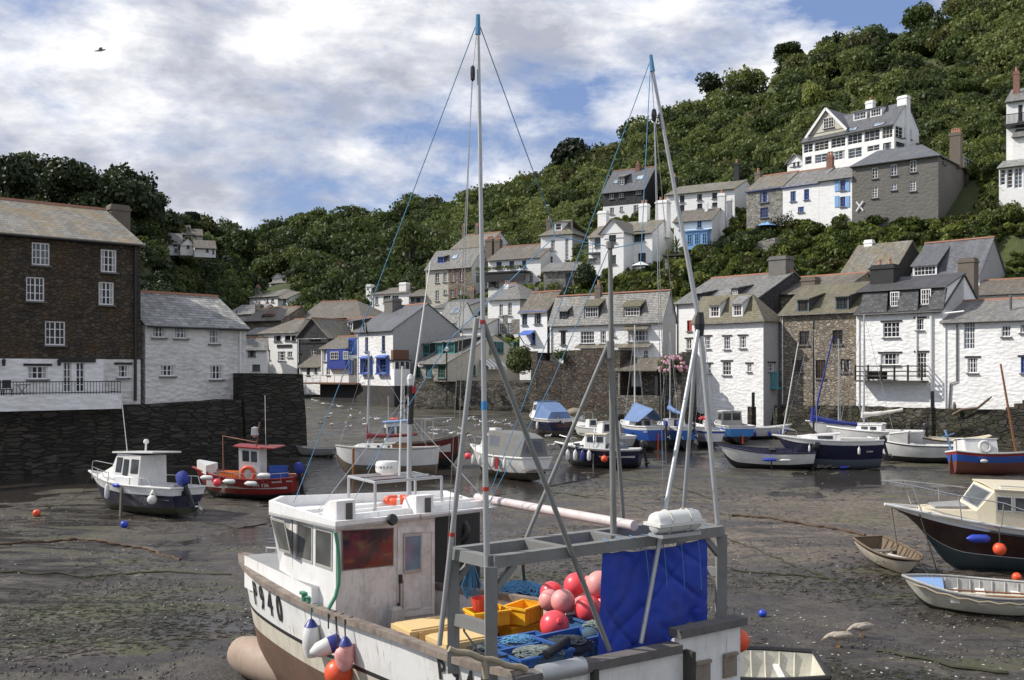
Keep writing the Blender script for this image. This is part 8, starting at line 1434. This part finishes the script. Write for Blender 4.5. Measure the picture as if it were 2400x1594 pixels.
# hedges, garden buildings, fences -----------------------------------------------------
def hedge(name, label, pts, w, h_, m_, tint, seed, n=160):
    r_ = np.random.default_rng(seed); Q = []
    for a, b in zip(pts[:-1], pts[1:]):
        k = max(4, int((b-a).length*n/10)); q = crown_np(4, k*8, .10/max(w,.5), 1., seed=seed); t = r_.random(len(q)); base = np.array(a)[None]+(np.array(b)-np.array(a))[None]*t[:,None]; q = q*np.array([w,w,h_*.55])+(base+np.array([0,0,h_*.45]))[:,None,:]; Q.append(q)
    Q = np.concatenate(Q); o_ = np.array(pts[0]); T_ = np.zeros((len(Q),3)); T_[:,0] = tint; o = bpy.data.objects.new(name, quads_mesh(name, Q-o_, m_, T_)); COL.objects.link(o); o.location = pts[0]; return tag(o, label, 'hedge')
hedge('hedge', 'clipped green hedge along the bungalow balcony', [HEDGE[0], HEDGE[1]], .5, .9, LEAF, .5, 31)
hedge('hedge', 'long dark clipped hedge sloping below the terrace', [CT(1640,610), CT(1740,585), CT(1850,535)], 1.0, 2.2, LEAFD, .3, 32, 260)
hedge('hedge', 'pale privet hedge in front of the white terrace cottage', [CT(1810,510,1), CT(1880,502,1)], .7, 1.2, LEAF, .6, 33)
m_ = thing('garden_shed', 'small stone store with slate roof in the gardens below the villa', 'shed', CT(1318,678), (0,0,-R(20))); s = MB(); s.box((0,0,.9), (4.2,3,2.6)); s.build('wall', W_STONE2, m_); s = MB(); s.prism([(-2.4,-1.8,2.2),(2.4,-1.8,2.2),(2.4,1.8,3.6),(-2.4,1.8,3.6)], .12); s.build('roof', R_GREY, m_); s = MB(); s.box((1.3,-1.52,1.1), (.8,.06,1.6)); s.build('door', FR['k'], m_)
def parasol(px, py, Y, label, m1, w=2.6):
    rt_ = thing('parasol', label, 'parasol', CT(px,py+14)+V(0,0,0)); s = MB(); s.lathe([(w/2,0),(w/4,.32),(.04,.55),(0,.56)], 8, (0,0,1.6)); s.build('canopy', m1, rt_); s = MB(); s.tube([(0,0,-1),(0,0,2.1)], .03, 6); s.build('pole', FR_W, rt_)
parasol(1797, 548, 109., 'light blue garden parasol above the dark hedge', FR['l']); parasol(1502, 640, 117., 'white garden parasol in front of the villa', FR_W, 2.4)
fn = thing('garden_fence', 'pale timber fence beside the stone end cottage', 'fence', CT(1690,532,1), (0,0,-R(30))); s = MB()
for z in (.3,.65,1.0): s.bar((0,0,z), (4.6,0,z+.25), .05, .12)
s.build('rail', W_CREAM, fn)
for k in range(4): s = MB(); s.bar((k*1.5,0,-.6), (k*1.5,0,1.3+k*.08), .1, .1); s.build('post', W_CREAM, fn)
fn = thing('wire_fence', 'thin mesh fence below the grey house beside the white cross', 'fence', CT(1900,520,1), (0,0,-R(35))); s = MB()
for k in range(24): s.bar((k*.35,0,0), (k*.35,0,1.5), .03, .03)
s.bar((0,0,1.5), (8,0,1.5), .04, .04); s.build('rail', CH_GREY, fn)
def gwall(label, pts, h_, m_): wall_strip('garden_wall', label, [(p.x,p.y) for p in pts], [p.z+h_ for p in pts], .5, m_, min(p.z for p in pts)-3, 'garden wall', .02, .08)
gwall('dark dry stone retaining wall under the glazed villa', [CT(1800,405), CT(1900,392), CT(2020,372)], .6, W_BROWN)
gwall('pale dry stone terrace wall right of the glazed villa', [CT(2270,318), CT(2340,300), CT(2420,292)], 1.2, W_STONE2)
gwall('rough stone bank wall beside the grey house', [CT(2290,385), CT(2330,378), CT(2365,372)], 1.6, W_STONE)
gwall('ivy topped stone wall under the parasol garden', [CT(1870,560), CT(1820,575), CT(1760,590)], .8, W_STONE2)
pgl = thing('pergola', 'small stone pillared pergola in the gardens beside the palms', 'pergola', CT(1590,640), (0,0,-R(25))); s = MB()
for x in (-1.4,1.4): s.box((x,0,.8), (.35,.35,2.4))
s.build('pillar', W_STONE2, pgl); s = MB(); s.box((0,0,2.1), (3.6,1.6,.2)); s.build('roof', W_DKWOOD, pgl)
ch = thing('chimney_stack', 'round stone chimney standing alone above the white cottages roofs', 'chimney', CT(1404,690)); s = MB(); s.lathe([(.42,-3),(.36,.6),(.42,.65),(.3,.9),(.2,.95),(.2,1.3),(.0,1.3)], 10); s.build('stack', CH_GREY, ch)
pl = thing('utility_pole', 'slim wooden pole in the garden above the white cottages', 'pole', CT(1362,690)); s = MB(); s.tube([(0,0,-1),(0,0,3.4)], .1, 7); s.build('shaft', B_OLDW, pl)
pl = thing('utility_pole', 'grey pole right of the glazed villa', 'pole', CT(2186,330)); s = MB(); s.tube([(0,0,-1),(0,0,3.2)], .1, 7); s.build('shaft', B_OLDW, pl)
# harbour furniture ------------------------------------------------------------------------
def lamp(px, py, hp, Y, label, red=False):
    p = C(px, py, Y); h_ = hp*Y/F; rt_ = thing('harbour_lamp', label, 'lamp post', p); s = MB(); s.tube([(0,0,-.6),(0,0,h_)], .08, 7); s.build('post', BLK_, rt_); s = MB(); s.lathe([(.05,0),(.2,.1),(.26,.42),(.12,.5),(.05,.62),(0,.64)], 8, (0,0,h_)); s.build('lantern', F_WHITE if not red else B_RED, rt_)
lamp(1047, 960, 135, 111., 'lamp post with white lantern before the cream boathouse')
def pile_post(px, py, hp, w, Y, label):
    p = C(px, py, Y); h_ = hp*Y/F; rt_ = thing('mooring_pile', label, 'mooring pile', (p.x,p.y,mudz(p.x,p.y)-.3)); s = MB(); hh = p.z+h_-mudz(p.x,p.y); s.box((0,0,hh/2+.15), (w,w,hh+.3), .5, taper=.95); s.build('shaft', W_TIDE, rt_); s = MB(); s.box((.15,.1,hh+.8), (.22,.16,1.5), .3); s.build('post_top', BLK_, rt_)
pile_post(1762, 985, 32, .55, 87.5, 'square concrete pile with black timber in front of the white harbour house'); pile_post(1822, 990, 34, .5, 85.5, 'weed streaked square pile left of the yacht with black mast'); pile_post(2182, 985, 30, .5, 76.5, 'short grey pile below the white drainpipe'); pile_post(1069, 962, 30, .45, 110., 'square stone pile at the foot of the boathouse wall')
for (px, py, hp, Y, lab) in ((1256, 975, 90, 105., 'wooden ladder fixed to the harbour wall beside the tamarisk'),):
    p = C(px, py, Y); rt_ = thing('wall_ladder', lab, 'ladder', p, (R(-6),0,-R(35))); h_ = hp*Y/F; s = MB()
    for x in (-.35,.35): s.bar((x,0,0), (x,0,h_), .14, .12)
    for k in range(9): s.bar((-.35,0,.35+k*.42), (.35,0,.35+k*.42), .07, .1)
    s.build('frame', B_OLDW, rt_)
st = thing('harbour_steps', 'weedy stone steps climbing the right hand harbour wall', 'steps', C(2370,1010,70.), (0,0,-R(46))); s = MB()
for k in range(9): s.box((-2.2+k*.55,.4,.1+k*.13), (.56,1.3,1.+k*.27))
s.build('flight', W_TIDE, st)
an = thing('old_anchor', 'big rusty old anchor lying on the wall foot before the french window cottage', 'anchor', C(2275,962,76.8), (0,0,-R(46))); an.scale = (.62,.62,.62); s = MB(); s.tube([(-2.2,0,-.6),(-1.0,-.1,.1),(.9,-.1,.35),(2.2,0,1.5)], .16, 8); s.ball((-2.0,0,.4), (.25,.2,.6), 8, 8); s.tube([(1.7,0,1.0),(2.5,0,1.75)], .1, 6); s.build('shank', paint('anchor_rust', (.16,.11,.08), .85, .6), an, smooth=60)
fl = thing('flag', 'small black and white flag on the blue windowed house', 'flag', BLU.A+BLU.f*2.5+BLU.n*.3+V(0,0,BLU.ze+.2)); s = MB(); s.tube([(0,0,-.4),(-.3,-.6,1.2)], .03, 5); s.build('staff', FR_W, fl); s = MB(); s.poly([(-.28,-.55,1.1),(-.2,-.5,-.2),(.35,-.45,-.7),(.15,-.5,.6)]); s.poly([(-.12,-.56,.85),(-.05,-.52,-.3),(.08,-.52,-.42),(.04,-.55,.7)], 1); s.build('cloth', [FR['k'], FR_W], fl)
for px, py, Y, lab, shirt in ((582,915,132.,'person in white top at the railing by the small white cottage',FR_W),(636,913,138.,'person in pale top standing before the white inn',W_MID),(644,912,139.,'person in dark clothes standing beside the pale figure before the inn',BLK_),(1462,880,99.,'dark haired person in white shirt leaning on the dark harbour wall',FR_W)):
    rt_ = thing('person', lab, 'person', C(px,py,Y)); me = bpy.data.meshes.new('body'); vs = [(0,0,.92),(0,0,1.15),(0,0,1.38),(0,0,1.48),(0,-.01,1.60),(.19,0,1.40),(.27,-.05,1.12),(.22,-.25,.98),(-.19,0,1.40),(-.27,-.05,1.12),(-.22,-.25,.98),(.10,0,.88),(.11,.0,.48),(.11,.02,.06),(.11,-.1,.03),(-.10,0,.88),(-.11,0,.48),(-.11,.02,.06),(-.11,-.1,.03)]
    me.from_pydata(vs, [(0,1),(1,2),(2,3),(3,4),(2,5),(5,6),(6,7),(2,8),(8,9),(9,10),(0,11),(11,12),(12,13),(13,14),(0,15),(15,16),(16,17),(17,18)], []); o = bpy.data.objects.new('body', me); COL.objects.link(o); md = o.modifiers.new('s','SKIN'); rad = [.15,.14,.15,.06,.10,.07,.05,.04,.07,.05,.04,.10,.07,.05,.045,.10,.07,.05,.045]
    for i, v_ in enumerate(me.skin_vertices[0].data): v_.radius = (rad[i], rad[i]*.8); v_.use_root = i == 0
    o.modifiers.new('u','SUBSURF').levels = 2; dg = bpy.context.evaluated_depsgraph_get(); m2 = bpy.data.meshes.new_from_object(o.evaluated_get(dg)); o.modifiers.clear(); o.data = m2; m2.materials.clear(); SK = plain('skin', (.55,.33,.24), .6); m2.materials.append(SK); m2.materials.append(shirt); m2.materials.append(plain('dark_trousers', (.03,.035,.06), .8))
    for p_ in m2.polygons: c = p_.center; p_.material_index = 0 if c.z > 1.46 or (abs(c.x) > .2 and c.z < 1.15) else (1 if c.z > .92 else 2)
    o.parent = rt_; s = MB(); s.ball((0,.015,1.655), (.115,.12,.10), 10, 7); s.build('hair', plain('dark_hair', (.03,.02,.015), .7), rt_, smooth=80)
# gulls ----------------------------------------------------------------------------------------
GW, GG, GB, GY = plain('gull_white', (.80,.80,.79), .7), plain('gull_grey', (.38,.39,.41), .7), paint('gull_mottled', (.40,.35,.29), .8, .6, (.18,.14,.1), 9.), plain('gull_bill', (.6,.35,.05), .5)
def gull(label, p, rz, peck=0., m0=GW, m1=GG, s=1., group=None):
    rt_ = thing('gull', label, 'gull', p, (0,0,rz), group); rt_.scale = (s,s,s); m = MB(); hd = V(.235,0,.40) if not peck else V(.30,0,.20); nk = V(.17,0,.31) if not peck else V(.23,0,.25)
    m.tube([V(-.30,0,.235),V(-.24,0,.235),V(-.12,0,.245),V(.02,0,.25),V(.12,0,.265),nk,nk.lerp(hd,.6),hd,hd+V(.045,0,-.005)], [.008,.045,.085,.10,.085,.055,.042,.045,.02], 10); b_ = m.build('body', m0, rt_, smooth=80)
    m = MB()
    for sg in (1,-1): m.ball((-.08,sg*.075,.275), (.24,.035,.07), 10, 6, 0, Matrix.Rotation(R(6),3,'Y')); 
    m.build('wings', m1, b_, smooth=80); m = MB(); m.tube([hd+V(.03,0,0), hd+V(.10,0,-.015 if not peck else -.07)], .014, 5, r1=.004)
    for sg in (1,-1): m.tube([(.0,sg*.04,.18),(.0,sg*.04,.0)], .008, 4); m.box((.03,sg*.04,.005), (.07,.04,.008))
    m.build('bill_and_legs', GY, b_); return rt_
z9 = [(55,155),(80,160),(140,185),(165,190),(185,192),(235,205),(285,212),(310,215),(15,225),(395,240),(215,282),(490,280),(380,325),(400,305),(360,362),(385,405),(520,325),(570,330),(530,375),(575,315),(665,322),(640,330),(1120,340),(1310,350),(1480,335),(1520,320),(1550,345),(1280,365),(1340,455),(1415,420),(1570,400),(1650,375),(1700,360),(1770,375),(1820,350),(1850,380),(1145,410),(1170,430),(1140,470),(1180,480),(1215,430),(1280,430),(1330,460),(1495,485),(2225,490),(2255,580),(1400,470),(1730,375),(1600,365),(1890,395)]
g0 = gg1 = None; rr = random.Random(9); GL = 'white and grey gull on the mud among the flock at the head of the harbour'
for i, (x, y) in enumerate(z9):
    p = G(720+x/3.935, 900+(y+16)/3.935); p.z = mud_h(p.x, p.y)
    if g0 is None: g0 = gull(GL, p, 0, 0, s=.95, group='gulls on the mud'); o = g0
    elif gg1 is None: gg1 = gull(GL, p, 1., 1, s=.95, group='gulls on the mud'); o = gg1
    else: o = copy_tree(g0 if rr.random() < .7 else gg1)
    o.location = p; o.rotation_euler = (0,0,rr.random()*6.28)
    if i in (44, 45): o['label'] = ('white gull beside the keel of the blue covered motor boat', 'white gull near the bow rail of the navy clinker boat')[i-44]
for i, (x, y) in enumerate(((195,322),(225,385),(120,370))): p = G(720+x/3.935, 900+(y+14)/3.935); p.z = mud_h(p.x,p.y); gull(('brown young gull nearest the tall left mast', 'brown young gull pecking on the green mud', 'brown young gull closest to the quay end')[i], p, i*2., i == 1, GB, GB, 1.2)
for px, py, rz, pk, lab in ((1966,1512,3.05,1,'mottled young gull pecking the mud, nearer of the two in front'),(2018,1487,3.3,1,'paler mottled young gull just behind the nearer one')): p = G(px, py); p.z = mud_h(p.x,p.y); gull(lab, p, rz, pk, GB, GB, 1.05)
p = C(236, 118, 62.); rt_ = thing('gull', 'gull gliding high in the sky at the upper left', 'gull', p, (R(12),R(-14),R(20))); m = MB(); m.tube([(.32,0,0),(.22,0,.01),(0,0,0),(-.25,0,0),(-.38,0,0)], [.01,.05,.075,.04,.02], 8); b_ = m.build('body', GG, rt_, smooth=80); m = MB()
for sg in (1,-1): m.add([(.12,sg*.04,.03),(-.10,sg*.04,.03),(.10,sg*.38,.16),(-.07,sg*.38,.16),(-.08,sg*.80,.06),(-.12,sg*.78,.06)], [(0,2,3,1),(2,4,5,3)])
m.build('wings', GG, b_)
for px, py, Y, lab in ((985,866,113.8,'gull perched on the lamp column of the porch corner'),(1283,487,HL.A.y+4,'gull perched on the chimney of the square white house')): gull(lab, C(px,py,Y), 2.5, 0, s=1.3)
# loose things on the mud ----------------------------------------------------------------------------
for px, py, rad, m1, lab in ((86,1212,9,F_ORANGE,'small orange buoy on the mud at the far left'),(291,1240,9,F_BLUE,'blue grey float on the mud in front of the navy motor boat'),(1787,1441,10,F_BLUE,'small bright blue ball on the mud right of the trawler'),(2383,1362,11,F_ORANGE,'orange buoy on the mud between cruiser and rowing boat')):
    p = G(px, py); rr_ = rad*p.y/F; rt_ = thing('buoy', lab, 'buoy', (p.x,p.y,mud_h(p.x,p.y)+rr_*.75), (R(70),R(30),0)); s = MB(); s.ball((0,0,0), rr_, 16, 12); s.build('float', m1, rt_, smooth=80); s = MB(); s.lathe([(rr_*.3,rr_*.93),(rr_*.2,rr_*1.2),(0,rr_*1.2)], 8); s.build('neck', m1, rt_)
def ground_rope(name, label, pts, r, m1, seed=0, cat='rope', wob=.12, chain=False):
    rr = random.Random(seed); P3 = [G(*q) for q in pts]; out = []
    for a, b in zip(P3[:-1], P3[1:]):
        n_ = max(3, int((b-a).length/.25))
        for k in range(n_): q = a.lerp(b, k/n_); q += V(rr.uniform(-wob,wob)*.5, rr.uniform(-wob,wob), 0); out.append(V(q.x,q.y,mud_h(q.x,q.y)+r*.7))
    s = MB(); o_ = out[0]
    if chain:
        s.tube(out, [r*(1.5 if i % 2 else .7) for i in range(len(out))], 6)
    else: s.tube(out, r, 5)
    o = s.build(name, m1, None, o_, smooth=60); o.location = o_; tag(o, label, cat)
WEEDR = paint('weedy_rope', (.035,.04,.018), .9, .6, (.06,.05,.03)); CHN = paint('rusty_chain', (.10,.06,.035), .85, .6, (.03,.025,.02))
ground_rope('mooring_chain', 'rusty mooring chain across the mud at the lower left', [(0,1282),(180,1265),(330,1280),(430,1310)], .05, CHN, 1, 'chain', chain=True)
ground_rope('mooring_chain', 'dark chain running across the brown mud right of the trawler', [(1705,1212),(1850,1228),(1950,1242),(2040,1262)], .05, CHN, 2, 'chain', chain=True)
for i, (pts, lab) in enumerate((([(1160,1160),(1400,1118),(1560,1140),(1690,1180)], 'weedy rope stretching across the mud behind the centre post'), ([(1280,1150),(1420,1170),(1520,1200)], 'weedy rope lying diagonally below the navy clinker boat'), ([(1700,1265),(1800,1300),(1900,1340),(1985,1370)], 'weedy rope snaking toward the small dinghy'), ([(1690,1330),(1800,1345),(1880,1352),(1985,1360)], 'dark rope lying left of the small dinghy'), ([(2060,1520),(2150,1540),(2260,1560),(2400,1580)], 'thick weedy rope at the lower right corner'), ([(480,1225),(560,1235),(640,1225)], 'rope trailing from the red fishing boat'), ([(0,1340),(200,1345),(420,1340),(560,1350)], 'thin weedy rope across the lower left mud'))): ground_rope('mooring_rope', lab, pts, .045 if i == 4 else .03, WEEDR, 10+i)
db = thing('driftwood_heap', 'scraps of driftwood and a blue bottle under the navy yacht', 'driftwood', G(1925,1098)); rr = random.Random(2)
for k in range(6): s = MB(); a = rr.uniform(-.3,.3); x = -1.2+k*.45; s.bar((x,rr.uniform(-.2,.2),.05), (x+.9,rr.uniform(-.3,.3),.12+.25*rr.random()), .16, .06); s.build('plank', B_OLDW, db)
s = MB(); s.lathe([(.08,-.2),(.09,0),(.08,.2),(.03,.26)], 8, (1.2,-.3,.1), 0, Matrix.Rotation(R(90),3,'Y')); s.build('bottle', F_BLUE, db)
# weed, stones and litter of the mud: nobody could count them
def litter(name, label, cat, n, seed, m_, size, aspect, zone, lift=.01, hgt=.3):
    r_ = np.random.default_rng(seed); vs = []; fs = []; k = 0
    while k < n:
        px = r_.uniform(-60, 2460); py = 985+(1600-985)*r_.random()**1.3
        g = G(px, py) if False else None
        off = py-HY; Y = 7.3/(off/F+.025); X = (px-HX)/F*Y
        d = zone(X, Y, px, py)
        if r_.random() > d: continue
        s = r_.uniform(*size); a = r_.random()*6.28 if aspect < 2.5 else r_.normal()*.5; ca, sa = math.cos(a), math.sin(a); z = mud_h(X, Y)+lift; l, w_ = s*aspect, s; o = len(vs)
        for (u, v_, h_) in ((-l,-w_,0),(l*.9,-w_*.8,0),(l,w_,0),(-l*.8,w_*.9,0),(-l*.3,-w_*.3,s*hgt*2),(l*.4,w_*.2,s*hgt*1.6)):
            u *= r_.uniform(.7,1.2); vs.append((X+u*ca-v_*sa, Y+u*sa+v_*ca, z+h_))
        fs += [(o,o+1,o+5,o+4),(o+1,o+2,o+5),(o+2,o+3,o+4,o+5),(o+3,o,o+4)]; k += 1
    me = bpy.data.meshes.new(name); me.from_pydata(vs, [], fs); me.materials.append(m_); me.update(); o = bpy.data.objects.new(name, me); COL.objects.link(o); tag(o, label, cat, kind='stuff')
zn = lambda s, t, sc, sd: (lambda X, Y, px, py: max(0, min(1, (noise.noise(V(X*sc, Y*sc*1.6, sd))-s)/t)))
WEEDM = paint('wet_weed', (.026,.032,.010), .45, .5, (.05,.04,.015), 3.); WEEDB = paint('brown_wrack', (.030,.022,.012), .5, .5, (.05,.035,.02), 3.); PEB = paint('mud_stones', (.055,.05,.045), .6, .6, (.12,.11,.1), 4.); SHL = paint('shell_bits', (.42,.40,.36), .7, .4)
litter('seaweed', 'strewn green seaweed on the mud', 'seaweed', 8000, 1, WEEDM, (.010,.036), 3.2, zn(.10,.3,.13,3.), hgt=.22)
litter('seaweed', 'strewn brown wrack and rope fibres on the mud', 'seaweed', 7000, 2, WEEDB, (.008,.034), 4., zn(.05,.3,.11,8.), hgt=.25)
litter('mud_lumps', 'lumps and small stones on the mud', 'stones', 6000, 3, PEB, (.010,.038), 1.3, zn(-.05,.5,.3,5.), hgt=.6)
litter('shell_litter', 'pale shell fragments scattered on the mud', 'shells', 900, 4, SHL, (.012,.03), 1.4, zn(-.1,.5,.2,6.), hgt=.3)

# shallow water left in the hollows of the mud
def water_mat():
    t = NT('shallow_harbour_water'); co = t.tc('Object'); n = t.noise(co, 1.6, 4, .6); t.col((.035,.031,.027)); t.set(Roughness=.14); t.b.inputs['Specular IOR Level'].default_value = .6; t.bump((n, 0), .55, .05); return t.mat
m = MB(); nx, ny = 120, 150; vs = []
for j in range(ny+1):
    y = 24+j*.66
    for i in range(nx+1):
        x = (-1+2*i/nx)*(10+y*.62); z = mudz(x, y)-.105; zone = .055*noise.noise(V(x*.06, y*.035, 7.7)); mid = math.exp(-((y-62-.25*(x-4))/17)**2)*.105; vs.append(V(x, y, z+zone+mid-.03*max(0, (34-y)/10)))
m.add(vs, [(j*(nx+1)+i, j*(nx+1)+i+1, (j+1)*(nx+1)+i+1, (j+1)*(nx+1)+i) for j in range(ny) for i in range(nx)])
tag(m.build('water', water_mat(), smooth=180), 'shallow pools of water lying in the hollows of the mud', 'water', kind='structure')
